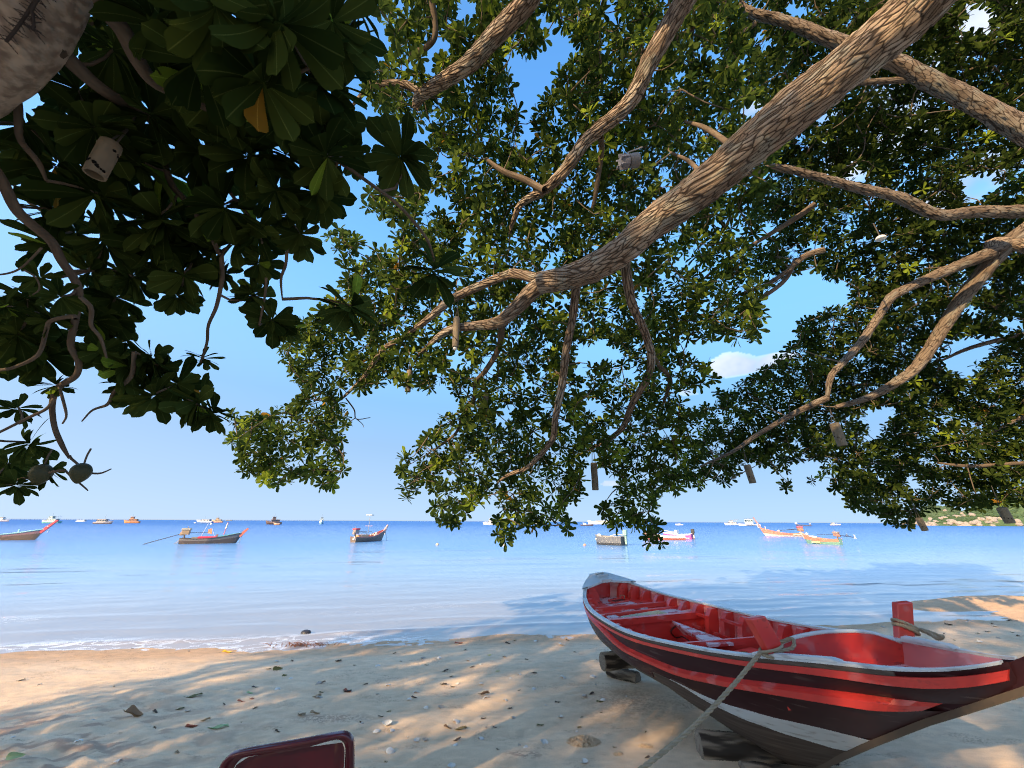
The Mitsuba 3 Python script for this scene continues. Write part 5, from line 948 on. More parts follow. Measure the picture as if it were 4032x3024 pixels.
CL_RIGHT = unpack_c('757 709 590 40 1002 886 386 45 502 604 676 37 544 852 393 44 497 397 988 15 535 360 1032 31 547 450 919 34 1193 785 539 43 828 675 666 40 764 512 798 35 660 487 949 36 801 536 929 38 434 377 1002 10 571 539 780 36 519 896 328 18 633 820 403 42 872 409 1052 34 806 727 539 40 944 569 758 37 906 503 1004 38 504 748 437 40 464 371 995 10 889 888 252 43 671 690 611 14 1160 909 254 20 751 805 520 44 417 433 888 32 890 506 818 35 402 847 337 43 957 584 874 12 1143 783 426 41 965 524 800 35 1002 822 464 44 786 631 715 39 605 340 968 29 537 523 915 37 844 359 991 31 1003 724 665 42 543 497 847 28 1163 855 253 24 908 455 1016 36 1026 829 315 41 1176 841 425 44 1011 739 531 14 947 883 299 44 455 430 909 33 663 640 774 40 626 429 998 34 1074 820 410 43 516 684 642 12 1072 648 670 39 588 455 869 33 633 504 846 35 869 907 292 45 1012 637 761 40 806 547 894 38 654 453 968 35 432 394 1068 34 798 803 456 25 590 815 365 42 1116 840 331 42 676 432 1007 34 880 852 411 22 741 760 558 42 1115 695 641 41 745 691 548 39 442 458 1030 15 1025 497 993 37 722 505 959 37 859 928 244 41 623 742 493 40 719 841 454 44 792 561 730 36 987 725 495 35 965 541 787 36 811 544 773 11 1145 826 456 44 1245 896 355 45 438 449 982 12 662 678 734 39 580 416 989 33 752 461 930 34 598 479 865 34 626 809 519 44 627 567 760 37 854 526 816 18 614 530 881 37 763 631 667 38 909 480 845 34 583 563 763 36 774 738 452 39 807 375 1066 33 747 626 695 38 516 767 478 24 576 589 713 37 646 694 550 39 527 687 722 42 926 619 679 38 543 384 1000 32 1058 721 675 42 463 859 408 44 997 453 1009 35 859 798 381 41 698 378 1008 32 976 584 850 12 487 768 450 34 1084 909 285 45 583 839 283 16 628 462 1029 36 498 632 788 32 842 404 1079 30 511 583 710 15 1008 771 433 41 749 686 671 41 1067 835 313 42 906 407 987 33 601 400 1067 34 880 766 431 40 797 448 994 33 742 584 714 37 866 865 322 43 912 547 861 31 759 487 864 34 1121 920 268 33 886 567 916 39 449 466 979 33 704 691 519 38 932 741 598 29 1092 677 714 35 1076 735 585 13 395 783 358 40 1010 815 405 42 1024 603 835 40 786 836 435 14 806 623 664 38 915 547 921 38 792 566 907 39 1129 629 797 40 881 728 487 18 962 598 789 38 971 678 738 41 478 485 917 27 670 664 568 38 631 667 573 31 556 596 872 40 753 569 768 37 821 579 881 39 1181 739 617 42 680 574 771 37 721 552 867 38 1076 729 560 34 675 583 805 23 823 735 636 42 1136 761 484 41 702 828 395 43 868 459 976 35 705 388 963 25 636 759 566 25 1128 731 613 37 826 513 840 35 700 774 424 41 612 902 322 18 1084 857 353 43 1046 905 300 45 444 813 314 38 738 685 631 40 968 486 1015 37 1119 732 651 25 846 646 617 38 464 410 984 19 601 363 986 31 883 799 420 42 737 689 732 42 638 908 316 14 1104 824 278 41 441 760 420 40 913 753 533 16 1081 654 757 41 835 766 448 41 782 543 776 36 419 412 1010 15 802 692 572 39 816 879 328 44 777 499 972 37 709 409 963 32 766 466 875 34 503 887 358 45 811 885 223 19 628 557 873 38 1039 653 651 27 817 468 960 35 1017 707 629 35 969 767 474 36 723 611 736 38 1046 695 697 27 652 369 982 31 586 662 711 32 691 600 749 38 742 870 272 39 831 408 1002 21 693 826 329 42 969 705 591 34 534 393 1037 33 709 566 821 29 931 516 807 35 972 533 886 37 635 417 1023 34 475 366 982 14 858 531 921 38 942 450 995 35 847 407 1060 17 525 841 425 44 856 465 883 34 933 632 777 40 595 447 949 34 1074 757 545 30 678 655 588 30 541 612 805 39 652 796 347 40 772 793 345 34 727 810 338 36 888 530 816 11 639 883 335 14 596 791 444 42 870 620 719 38 702 433 981 34 539 544 837 37 762 662 638 39 768 653 590 38 591 513 957 17 1116 717 682 13 937 888 259 40 539 539 886 37 664 390 1099 34 446 463 910 20 647 394 980 32 846 813 450 18 721 523 895 37 1091 753 533 41 557 591 786 38 571 426 1032 34 588 521 796 15 609 379 1060 33 793 394 1088 34 822 554 736 23 1006 895 345 45 584 633 733 39 711 436 928 33 799 785 516 43 609 476 959 36 811 661 614 38 676 747 535 41 890 798 494 43 758 488 905 35 678 669 703 26 741 801 391 17 579 533 961 26 628 569 830 25 999 652 695 32 567 502 972 37 648 744 616 13 789 396 943 24 1126 838 400 43 712 367 1039 32 983 578 746 37 642 538 944 18 540 423 950 33 1043 731 571 15 909 738 627 42 738 822 292 41 880 673 573 34 707 818 487 44 580 537 940 20 945 800 400 42 966 481 871 34 750 911 296 19 805 471 1000 36 1096 771 496 42 779 796 488 43 829 818 380 34 703 792 373 39 1004 527 954 38 848 496 951 36 507 812 482 16 461 561 761 36 839 888 223 31 782 597 845 39 945 496 818 34 698 476 874 34 1039 693 645 15 661 484 907 35 601 755 456 40 1129 858 261 30 674 564 902 39 870 473 1031 37 1020 721 579 13 723 684 694 24 971 629 779 40 540 587 817 38 1202 728 662 43 913 511 955 37 866 855 357 43 899 659 648 39 890 782 544 43 732 801 376 20 433 916 300 30 820 802 405 13 565 706 687 13 971 573 851 15 874 672 554 17 486 403 1072 13 422 814 434 23 720 749 431 15 590 571 843 38 562 480 987 36 385 389 1052 33 493 379 1058 33 1017 897 238 17 935 783 361 40 802 527 804 24 546 483 841 17 1052 612 725 38 584 866 371 44 961 483 925 35 1100 699 542 39 535 895 340 21 1136 849 240 13 646 549 788 11 686 509 900 36 667 844 340 19 795 356 987 30 969 436 1084 36 569 449 1037 36 1009 758 593 13 804 554 738 24 985 499 995 37 699 682 549 38 462 827 287 13 581 616 662 12 1116 617 838 40 634 612 700 38 683 450 982 35 996 623 698 38 1173 817 457 43 725 648 743 40 561 843 328 17 682 841 311 16 857 901 197 14 1078 851 269 38 1007 903 303 45 463 411 1060 13 1070 740 585 14 705 926 293 14 627 738 528 41 1107 769 386 40 1019 730 541 13 802 698 700 42 741 908 275 14 1069 626 682 38 742 597 793 39 728 494 1003 37 918 854 443 37 981 766 594 13 716 355 971 22 901 474 952 35 925 750 474 30 464 434 1074 31 953 445 1054 36 895 729 545 13 570 641 792 23 817 846 369 19 436 434 959 12 399 823 281 15 482 895 287 14 950 817 496 44 865 554 754 11 1106 890 255 21 598 821 506 44 1002 809 361 41 1197 846 318 42 840 528 808 12 1282 920 282 45 1061 728 623 18 439 404 929 11 892 445 1069 11 746 871 243 21 769 603 768 38 1026 755 597 18 784 794 438 13 564 489 860 11 784 592 727 37 950 671 578 13 821 775 541 43 579 798 397 41 934 613 802 18 513 440 1008 35 759 374 996 15 518 834 344 33 624 892 325 18 1080 787 359 40 980 728 463 39 545 574 892 39 628 559 795 22 540 620 652 12 609 719 595 13 453 402 999 10 853 437 1016 12 505 898 312 20 993 899 246 23 667 651 598 16 1080 719 583 17 428 755 451 12 894 828 352 42 432 431 1028 11 765 401 1048 16 902 902 216 13 429 392 932 10 552 377 967 31 902 509 867 36 709 422 1082 35 841 594 859 40 392 402 1010 33 1077 896 338 45 471 398 1072 19 741 441 1051 35 865 892 199 13 1093 846 243 13 627 686 596 13 400 425 951 20 489 470 1014 25 604 497 912 21 1103 837 243 14 522 464 1049 22 700 679 635 12 544 466 1012 36 1002 746 516 14 693 387 984 32 709 574 893 34 866 644 664 39 586 484 930 33 552 395 1094 34 869 861 233 21 911 525 926 37 573 548 880 38 952 589 876 12 1009 657 621 12 647 518 803 19 753 825 489 44 611 643 795 41 978 838 251 29 887 430 1087 11 503 393 1055 16 906 392 1111 34 676 656 678 12 584 643 682 12 762 811 357 13 898 749 509 19 410 347 997 30 518 741 485 20 731 402 939 11 499 469 906 34 567 682 692 17 435 402 958 10 561 874 341 25 522 811 318 13 863 598 803 27 888 421 912 32 651 694 611 12 816 555 757 11 649 539 787 11 940 587 802 16 844 780 508 42 519 771 492 13 550 686 527 12 696 663 642 14 802 432 1080 22 561 834 422 43 593 501 925 12 666 583 835 12 591 763 527 27 743 402 1104 35 721 399 954 17 555 500 872 14 1004 488 919 35 497 849 394 44 799 895 251 39 1027 650 677 13 638 646 662 12 671 850 380 44 858 450 1034 11 669 763 589 40 981 739 502 14 548 739 508 18 1099 838 360 43 549 550 781 36 657 674 701 22 735 440 978 34 529 665 733 31 851 817 304 41 1016 675 652 15 915 761 569 34 620 529 926 12 578 370 975 31 951 860 233 13 1036 792 507 18 712 903 301 14 717 831 308 41 675 584 887 19 602 753 542 22 649 804 435 42 575 684 560 12 643 835 353 26 871 831 422 21 767 413 949 18 859 866 400 16 775 498 1010 38 422 389 960 20 558 790 517 14 626 737 573 19 565 651 746 31 1055 843 454 44 809 620 704 38 720 589 884 15 1001 648 672 12 1071 711 604 13 831 901 211 13 501 834 472 26 1019 698 698 42 826 933 227 15 1008 642 689 26 871 415 1021 34 878 407 1093 35 883 362 1037 32 464 388 955 13 679 883 345 14 973 699 576 21 965 415 1040 34 973 646 606 13 571 824 268 12 417 882 278 13 706 674 671 15 782 831 446 17 933 755 571 13 493 377 963 30 327 336 978 29 1143 753 563 42 1121 594 864 40 617 836 330 13 658 676 689 14 544 439 1043 28 602 507 799 19 957 550 756 36 750 385 1016 10 850 577 795 14 707 379 960 11 865 552 852 27 435 410 980 10 768 680 722 41 747 399 940 10 675 669 683 12 602 406 927 32 908 780 582 44 1005 886 258 38 907 584 766 24 472 416 1056 11 1100 705 653 24 1069 873 247 13 488 585 696 11 1045 755 592 16 871 883 223 25 732 866 235 13 553 476 891 11 472 732 468 12 867 818 445 23 845 626 690 38 610 778 555 15 680 589 824 13 1261 857 585 61 532 449 1061 22 854 859 485 38 1028 971 380 63 588 578 1053 50 884 745 654 56 762 771 566 55 693 620 976 55 710 809 500 56 610 886 391 58 997 899 460 61 523 626 852 53 1229 699 846 57 770 658 790 53 1272 921 265 34 907 633 882 54 770 739 634 41 786 935 344 46 875 967 302 61 1017 470 1200 50 837 512 1038 50 1152 686 739 54 936 811 617 59 1011 715 725 55 872 683 874 57 741 605 816 51 747 499 963 47 836 781 539 55 835 667 717 52 975 820 598 49 779 421 1108 46 837 475 991 46 465 938 355 61 842 620 863 52 1205 662 866 55 1128 754 769 55 677 463 1191 50 1132 988 327 63 1077 844 445 57 949 691 738 54 1096 722 729 27 754 679 704 53 701 578 966 49 618 871 471 59 739 493 1062 49 795 577 907 51 1110 809 522 53 589 441 1167 33 541 476 1046 39 791 918 419 61 868 469 1015 43 1046 767 632 42 1013 534 994 50 683 879 436 59 595 515 1020 49 1029 857 446 58 1070 586 897 51 698 719 747 29 741 525 1056 51 894 544 999 51 1024 566 957 51 953 636 929 43 945 765 718 58 605 396 1105 44 909 687 806 55 727 489 1123 50 560 561 900 50 1186 910 271 38 751 544 938 49 1070 751 683 57 933 644 813 36 933 591 908 36 1128 509 1123 51 937 566 906 50 541 595 877 51 990 867 538 60 528 688 714 53 967 559 1067 53 638 703 815 39 967 767 664 57 1154 815 485 56 966 653 783 53 921 818 660 60 907 921 341 59 771 465 1088 48 1277 921 384 60 513 898 473 39 1242 802 658 44 758 701 847 57 799 444 1196 49 711 860 539 60 679 743 773 28 1197 757 715 29 950 572 992 52 778 448 1140 48 703 625 847 31 1004 755 694 57 747 577 1065 54 1263 927 462 63 610 560 924 35 922 781 538 38 704 530 1097 52 711 828 576 58 527 974 333 48 772 817 496 56 942 1005 226 32 680 472 1135 49 1267 863 450 58 1236 960 416 64 1202 925 340 60 918 420 1155 47 577 925 437 62 481 444 1081 28 702 433 1133 47 439 434 1197 48 513 463 1177 26 536 641 807 25 644 506 1088 50 739 680 776 54 659 751 596 36 971 896 310 57 1069 620 831 52 554 546 1067 52 503 440 1174 33 722 623 825 41 1311 818 634 60 948 466 1061 47 883 635 828 53 475 505 1085 24 622 730 796 39 716 767 609 51 978 454 1056 47 950 609 1018 55 637 642 761 52 1122 533 1091 52 491 391 1071 29 1358 950 360 62 1061 563 946 51 1067 994 263 37 1013 822 630 33 886 803 696 60 1066 660 856 42 813 850 471 28 1070 956 393 63 1079 690 755 54 677 504 1143 52 614 861 536 29 772 591 888 50 599 623 835 52 942 899 424 32 1032 510 974 48 927 512 981 48 620 469 1144 44 604 584 881 51 872 589 928 52 1121 791 659 28 1204 628 950 55 668 907 360 31 977 420 1175 47 1154 981 260 31 1119 673 783 54 1286 777 688 58 885 492 1146 32 1071 886 369 58 684 398 1121 45 1173 970 269 33 1017 520 1081 51 615 810 540 27 1026 787 623 28 1023 595 914 31 874 953 432 31 988 806 485 41 854 426 1173 47 755 627 957 36 1024 1007 257 42 854 483 1079 32 874 907 279 57 1047 458 1183 50 962 898 476 35 1001 644 797 51 773 853 461 52 1354 895 517 62 1100 686 698 27 621 580 1020 34 678 523 926 48 706 587 1006 29 668 960 348 31 663 617 870 46 724 737 612 40 864 996 269 44 1188 787 521 55 1106 646 937 27 779 960 399 61 482 863 390 57 1043 880 544 37 666 566 1056 35 1301 967 328 62 747 694 669 32 721 849 443 57 968 457 1109 48 593 954 386 60 514 511 1072 28 829 664 922 35 1034 455 1101 48 584 632 797 44 852 707 784 56 1171 884 539 33 444 888 310 38 614 433 1196 48 795 491 1066 49 463 466 1157 49 877 570 1031 53 691 670 705 25 564 853 497 32 911 913 381 48 1020 498 1055 49 803 639 961 35 1081 637 884 44 830 398 1086 41 1157 796 688 43 790 852 556 60 1032 582 1015 53 899 885 544 62 821 463 1128 49 920 987 354 52 684 897 534 62 1116 559 988 51 994 671 745 53 1226 799 690 32 510 531 1023 28 689 546 1067 52 927 476 1051 38 412 897 309 46 888 484 1171 29 471 481 1133 24 1146 915 289 56 862 593 995 54 670 555 1023 30 934 462 1196 25 982 496 1127 26 909 657 770 53 927 445 1151 24 634 578 875 41 1248 933 401 62 913 633 831 27 1153 632 901 54 596 483 1122 33 1162 810 584 30 1163 782 666 30 463 873 452 29 1086 901 313 58 564 445 1078 25 1075 667 715 38 830 791 696 30 1151 897 510 53 805 888 355 33 1043 753 602 26 963 831 478 57 645 564 870 27 1198 727 702 55 748 496 1016 48 626 588 991 30 888 434 1045 30 1156 838 566 31 708 880 355 32 558 719 788 33 795 895 377 39 652 635 832 53 812 696 679 53 1051 919 267 47 709 837 606 31 907 883 482 29 590 536 1087 52 548 957 360 43 999 656 833 28 536 549 1017 25 1332 921 408 61 1224 873 427 58 1038 814 652 44 594 893 355 37 697 867 488 59 788 923 303 46 815 647 945 27 796 565 1032 53 1189 893 499 61 882 976 260 50 854 805 495 56 702 704 722 26 1023 423 1179 47 715 449 1088 47 1213 618 1001 55 886 603 843 29 781 406 1142 45 857 814 619 59 483 504 1140 25 1042 440 1131 47 823 660 796 53 888 492 1072 35 961 520 1140 25 661 568 956 25 711 783 633 29 541 906 496 30 714 555 908 49 609 686 884 57 1013 832 513 28 557 526 1114 31 597 953 359 33 1000 507 1011 49 1222 964 266 30 571 671 705 30 602 685 848 30 1331 989 286 52 570 503 1157 27 1079 651 809 53 1049 701 679 26 1115 975 250 29 606 548 1006 28')
ROS_NEAR = np.array([(-1.031, 1.103, 4.112, 0.316), (-1.309, 1.052, 4.108, 0.287), (-0.938, 1.261, 4.414, 0.265), (-1.256, 1.283, 4.055, 0.297), (-1.783, 1.184, 4.333, 0.252), (-1.594, 1.285, 4.196, 0.282), (-1.059, 1.417, 4.273, 0.291), (-2.173, 1.36, 4.435, 0.228), (-2.487, 1.505, 4.325, 0.212), (-2.903, 1.648, 4.221, 0.249), (-2.406, 1.576, 4.126, 0.265), (-2.156, 1.619, 4.302, 0.305), (-1.692, 1.513, 4.304, 0.291), (-1.412, 1.698, 4.379, 0.318), (-1.229, 1.85, 4.252, 0.256), (-1.71, 1.85, 4.25, 0.301), (-2.041, 1.851, 4.249, 0.301), (-2.335, 1.787, 4.13, 0.289), (-2.826, 1.798, 4.101, 0.289), (-2.565, 1.865, 3.911, 0.275), (-2.295, 1.988, 3.865, 0.286), (-2.883, 1.895, 3.828, 0.202), (-1.965, 2.041, 4.015, 0.297), (-1.621, 2.008, 4.105, 0.235), (-1.358, 2.096, 4.157, 0.244), (-0.81, 2.076, 4.509, 0.283), (-3.002, 2.045, 3.706, 0.211), (-2.641, 2.049, 3.694, 0.226), (-2.433, 2.136, 3.748, 0.235), (-2.298, 2.284, 3.633, 0.228), (-2.558, 2.21, 3.541, 0.172), (-1.846, 2.265, 3.981, 0.253), (-1.597, 2.357, 4.02, 0.209), (-2.76, 2.11, 3.523, 0.15), (-3.21, 2.248, 3.139, 0.256), (-2.785, 2.394, 3.324, 0.169), (-1.804, 2.569, 3.428, 0.216), (-1.962, 2.511, 3.591, 0.157), (-2.114, 2.368, 3.694, 0.152), (-1.252, 2.621, 3.581, 0.282), (-0.624, 2.606, 3.918, 0.306), (-2.718, 2.503, 3.019, 0.211), (-2.599, 2.664, 2.867, 0.219), (-2.312, 2.686, 2.805, 0.243), (-2.774, 2.379, 3.069, 0.157), (-2.556, 2.481, 3.08, 0.179), (-3.398, 2.685, 2.511, 0.189), (-3.349, 2.68, 2.226, 0.131), (-3.267, 2.756, 2.312, 0.13), (-2.326, 2.664, 3.162, 0.133), (-2.939, 2.041, 3.42, 0.13), (-3.037, 2.012, 3.204, 0.125), (-3.086, 2.453, 2.861, 0.125), (-3.336, 2.506, 2.712, 0.125), (-2.432, 2.054, 4.275, 0.293), (-2.744, 1.515, 4.89, 0.173), (-1.906, 1.397, 4.627, 0.291), (-1.561, 1.432, 4.529, 0.318), (-2.687, 1.926, 4.336, 0.282), (-2.156, 1.83, 4.604, 0.313), (-1.587, 1.998, 4.431, 0.293), (-1.78, 1.829, 4.606, 0.313), (-3.08, 2.186, 3.905, 0.228), (-2.658, 2.153, 3.998, 0.26), (-1.279, 1.839, 4.578, 0.282), (-0.913, 1.412, 4.881, 0.166), (-2.385, 2.243, 4.042, 0.27), (-2.048, 2.288, 3.917, 0.202), (-2.317, 2.3, 3.884, 0.202), (-1.142, 1.616, 4.905, 0.271), (-1.468, 1.745, 4.843, 0.313), (-2.439, 1.736, 4.868, 0.282), (-2.534, 1.662, 5.074, 0.282), (-1.762, 1.455, 5.058, 0.347), (-1.329, 1.435, 5.114, 0.318), (-2.021, 1.367, 5.007, 0.305), (-2.513, 1.466, 5.027, 0.173), (-3.406, 1.937, 4.304, 0.188), (-1.174, 2.071, 4.523, 0.169), (-1.703, 2.299, 4.184, 0.209), (-1.91, 2.428, 3.822, 0.175), (-3.37, 2.306, 3.272, 0.235), (-3.242, 2.431, 3.072, 0.223), (-3.151, 2.167, 3.366, 0.166), (-2.837, 2.382, 3.505, 0.192), (-2.822, 2.305, 3.275, 0.163), (-2.672, 2.338, 3.63, 0.192), (-2.433, 2.425, 3.534, 0.162), (-2.766, 2.683, 2.963, 0.223), (-2.517, 2.735, 2.964, 0.227), (-2.293, 2.854, 2.781, 0.185), (-2.868, 2.5, 3.177, 0.182), (-2.612, 2.642, 3.076, 0.199), (-1.975, 2.597, 3.646, 0.199), (-1.757, 2.676, 3.426, 0.152), (-3.3, 2.289, 3.025, 0.181), (-3.658, 2.836, 2.386, 0.169), (-2.88, 2.128, 3.175, 0.144), (-2.705, 1.993, 3.257, 0.125), (-2.399, 2.417, 3.852, 0.209), (-2.553, 2.334, 3.787, 0.202)])

tree_a = thing('beach_tree', 'dark large leaved tree with a pale trunk at the upper left, round fruits hanging low', 'tree')
tree_b = thing('beach_tree', 'tree whose thick ridged limb slants down across the middle of the photo', 'tree')
tree_c = thing('beach_tree', 'tree reaching in from the right edge with curving limbs above the boat', 'tree')
TREE = {'A': tree_a, 'B': tree_b, 'C': tree_c}
nodes = {'A': [], 'B': [], 'C': []}
for t_, nm, P in BRANCHES:
    P = np.array(P)
    big = P[:, 3].max() > .05
    k = 40 if P[:, 3].max() > .1 else 20 if big else 9
    (v, f), uv = limb_mesh(P, .022 if nm == 'limb' and P[:, 3].max() > .1 else .008 if big else .003, k, .018 if big else .03)
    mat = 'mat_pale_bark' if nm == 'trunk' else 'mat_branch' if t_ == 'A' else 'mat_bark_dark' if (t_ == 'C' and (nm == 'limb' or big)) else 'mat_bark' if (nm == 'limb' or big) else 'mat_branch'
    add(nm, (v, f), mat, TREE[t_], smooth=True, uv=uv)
    L = np.linalg.norm(np.diff(P[:, :3], axis=0), axis=1).sum()
    D = crom(P, max(6, int(L / .12)))
    nodes[t_].append(D[D[:, 3] < .09, :3] if len(D[D[:, 3] < .09]) else D[-2:, :3])


def off_frame(tree, pts, name, mat='mat_bark'):
    (v, f), uv = limb_mesh(np.array(pts, float), .03, 32, .06)
    add(name, (v, f), mat, tree, smooth=True, uv=uv)


start = lambda t_, i: np.array([b for b in BRANCHES if b[0] == t_ and b[1] in ('limb', 'trunk')][i][2])
b1, b2, b3 = (start('B', i) for i in range(3))
crotch = V(3.3, -.9, 5.2)
off_frame(tree_b, [[4.3, -2.6, .2, .34], [4.2, -2.4, 1.6, .28], [3.8, -1.7, 3.6, .25], [*crotch, .23], [*(b1[0, :3] + .35 * (crotch - b1[0, :3])), .215], [*b1[0]], [*b1[1]]], 'trunk')
for b in (b2, b3):
    off_frame(tree_b, [[*crotch, .17], [*(crotch * .55 + b[0, :3] * .45 + V(0, -.3, .9)), .15], [*b[0]], [*b[1]]], 'limb')
hub = V(11.2, 4.6, 4.3)
off_frame(tree_c, [[12.4, 3.6, .1, .45], [12.1, 3.9, 1.5, .36], [*hub, .3], [10.9, 5.0, 6.5, .2], [10.2, 5.2, 8.5, .12]], 'trunk')
for i in range(4):
    b = start('C', i)
    if b[0, 0] > 6.5:
        off_frame(tree_c, [[*(hub + V(0, 0, .3 * i - .3)), .2], [*(hub * .5 + b[0, :3] * .5 + V(0, 0, .2)), (b[0, 3] + .2) / 2], [*b[0]], [*b[1]]], 'limb')
a0 = start('A', 0)
off_frame(tree_a, [[*a0[-2]], [*a0[-1]], [*(a0[-1, :3] * .6 + V(-3.4, .9, 1.5) * .4), .24], [-3.6, .8, .25, .32]], 'trunk', 'mat_pale_bark')
off_frame(tree_a, [[*a0[1]], [*a0[0]], [*(a0[0, :3] + V(.3, -.5, .8)), .13], [*(a0[0, :3] + V(.4, -1.2, 2.0)), .08]], 'limb', 'mat_pale_bark')


def grow_twigs(tree, pts, nodes_, r0, maxlen=3.0):
    """Thin wood from the branches to every clump, each joining the nearest wood already there."""
    base = np.vstack(nodes_)
    d, _ = cKDTree(base).query(pts)
    order = np.argsort(d)
    have, n = [base], len(base)
    pool = np.zeros((len(base) + len(pts), 3))
    pool[:n] = base
    ms = []
    for i in order:
        p = pts[i]
        dd = ((pool[:n] - p) ** 2).sum(1)
        j = dd.argmin()
        q = pool[j]
        l = math.sqrt(dd[j])
        pool[n] = p
        n += 1
        if l < .05 or l > maxlen:
            continue
        m = (p + q) / 2 + rng.normal(0, .10 * l, 3) + V(0, 0, -.05 * l)
        ms.append(tube(crom(np.array([q, m, p]), max(4, int(l / .12))), np.linspace(r0 * min(1.5, .6 + l), r0 * .5, max(4, int(l / .12))), 5, caps=False))
    return ms


def crown(tree, clumps, nodes_, leaf, per, twig_r, young, tint):
    pts, r = clumps[:, :3], clumps[:, 3]
    ms = grow_twigs(tree, pts, nodes_, twig_r)
    cs, ax, sz = [], [], []
    for p, rr in zip(pts, r):
        n = max(2, int(round(per * (rr / .2) ** 1.9)))
        o = rng.normal(0, 1, (n, 3))
        o = unit(o) * (rng.random((n, 1)) ** .45) * max(rr - leaf * .62, .03)
        cs.append(p + o)
        ax.append(unit(o) * .8 + V(0, 0, .55) + rng.normal(0, .45, (n, 3)))
        sz.append(np.full(n, leaf) * rng.uniform(.8, 1.15, n))
        for q in o[::2]:
            ms.append(tube(np.array([p, p + q * .5 + rng.normal(0, .01, 3), p + q]), [.006, .0045, .003], 3, caps=False))
    cs, ax, sz = np.vstack(cs), np.vstack(ax), np.concatenate(sz)
    b, d, n, l, w = rosette_leaves(cs, ax, sz, 9)
    # a whorl shares its age: whole whorls are young or old
    c = leaf_colors(len(b), young * .5, tint)
    near_w = cKDTree(cs).query(b)[1]
    fresh = (rng.random(len(cs)) < young * .8)[near_w]
    c[fresh] = V(.22, .30, .035) * rng.uniform(.75, 1.1, (fresh.sum(), 1))
    v, f, col = leaves_mesh(b, d, n, l, w, c, PROTO_FAR)
    add('twig', cat_mesh(ms), 'mat_twig', tree, smooth=True, kind='stuff')
    mid = b + d * l[:, None] * .5
    dp = np.maximum((mid - EYE) @ FWD, .1)
    seen = (np.abs(mid[:, 0]) / dp < 1.3) & (np.abs((mid - EYE) @ UP) / dp < .97)
    size = np.where(seen, l * np.linalg.norm(np.cross(unit(mid - EYE), d), axis=1) / dp, 0)
    pick = np.argsort(-size)[:300]      # the leaves that show largest are objects of their own
    nv, nf = len(PROTO_FAR[0]), len(PROTO_FAR[1])
    vv, cc = v.reshape(len(b), nv, 3), col.reshape(len(b), nv, 3)
    for i in pick:
        add('leaf', (vv[i], PROTO_FAR[1]), 'mat_leaf', tree, smooth=True, color=cc[i])
    rest = np.ones(len(b), bool)
    rest[pick] = False
    f = (PROTO_FAR[1][None] + (np.arange(rest.sum()) * nv)[:, None, None]).reshape(-1, 3)
    add('crown', (vv[rest].reshape(-1, 3), f), 'mat_leaf', tree, smooth=True, color=cc[rest].reshape(-1, 3), kind='stuff')
    print(tree, 'whorls', len(cs), 'leaves', len(b), 'tris', len(f), 'twig tris', sum(len(m[1]) for m in ms))


crown(tree_b, CL_MID, nodes['B'], .145, 2.7, .010, .14, .98)
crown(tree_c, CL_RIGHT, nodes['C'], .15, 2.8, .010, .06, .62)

# the near tree: big leaves, each of the nearest ones an object of its own
cs, sz = ROS_NEAR[:, :3], ROS_NEAR[:, 3]
over = []
g = np.random.default_rng(4)
while len(over) < 150:      # the rest of its crown, over and behind the camera
    o = g.uniform(-1, 1, 3)
    p = V(-2.3, -.3, 4.9) + o * V(2.7, 2.2, 1.9)
    dp = (p - EYE) @ FWD
    seen = dp > .2 and abs(p[0]) / dp < 1.38 and abs((p - EYE) @ UP) / dp < 1.05
    if (o ** 2).sum() < 1 and p[2] > 3.4 and not seen and np.linalg.norm(p - V(-2, .9, 4.0)) > .5:
        over.append([*p, .24])
over = np.array(over)
cs, sz = np.vstack([cs, over[:, :3]]), np.r_[sz, over[:, 3]]
view = unit(cs - EYE)
ax = view * .35 + V(0, 0, .45) + rng.normal(0, .55, cs.shape)
b, d, n, l, w = rosette_leaves(cs, ax, sz * 0.96, 22, spread=(30, 118))
d = unit(d + V(0, 0, -.30) + rng.normal(0, .12, d.shape))
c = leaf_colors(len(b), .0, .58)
yg = rng.random(len(b)) < .03  # a few leaves coloured bright yellow-green to read as sunlit
c[yg] = V(.22, .34, .04) * rng.uniform(.7, 1.1, (yg.sum(), 1))
ms = grow_twigs(tree_a, cs, nodes['A'], .012)
add('twig', cat_mesh(ms), 'mat_twig', tree_a, smooth=True, kind='stuff')
mid = b + d * l[:, None] * .5
depth = (mid - EYE) @ FWD
fx = np.abs((mid - EYE) @ V(1, 0, 0) / np.maximum(depth, .1))
fy = (mid - EYE) @ UP / np.maximum(depth, .1)
score = np.where((depth > .3) & (fx < 1.33) & (np.abs(fy) < 1.0), l * np.linalg.norm(np.cross(unit(mid - EYE), d), axis=1) / depth, 0)
big = np.zeros(len(b), bool)
big[np.argsort(-score)[:300]] = True
for i in np.nonzero(big)[0]:
    v, f, col = leaves_mesh(b[i:i + 1], d[i:i + 1], n[i:i + 1], l[i:i + 1], w[i:i + 1], c[i:i + 1], PROTO_NEAR, rib=1)
    add('leaf', (v, f), 'mat_leaf_thick', tree_a, smooth=True, color=col)
v, f, col = leaves_mesh(b[~big], d[~big], n[~big], l[~big], w[~big], c[~big], PROTO_NEAR, rib=1)
add('crown', (v, f), 'mat_leaf_thick', tree_a, smooth=True, color=col, kind='stuff')
print('near leaves', len(b))

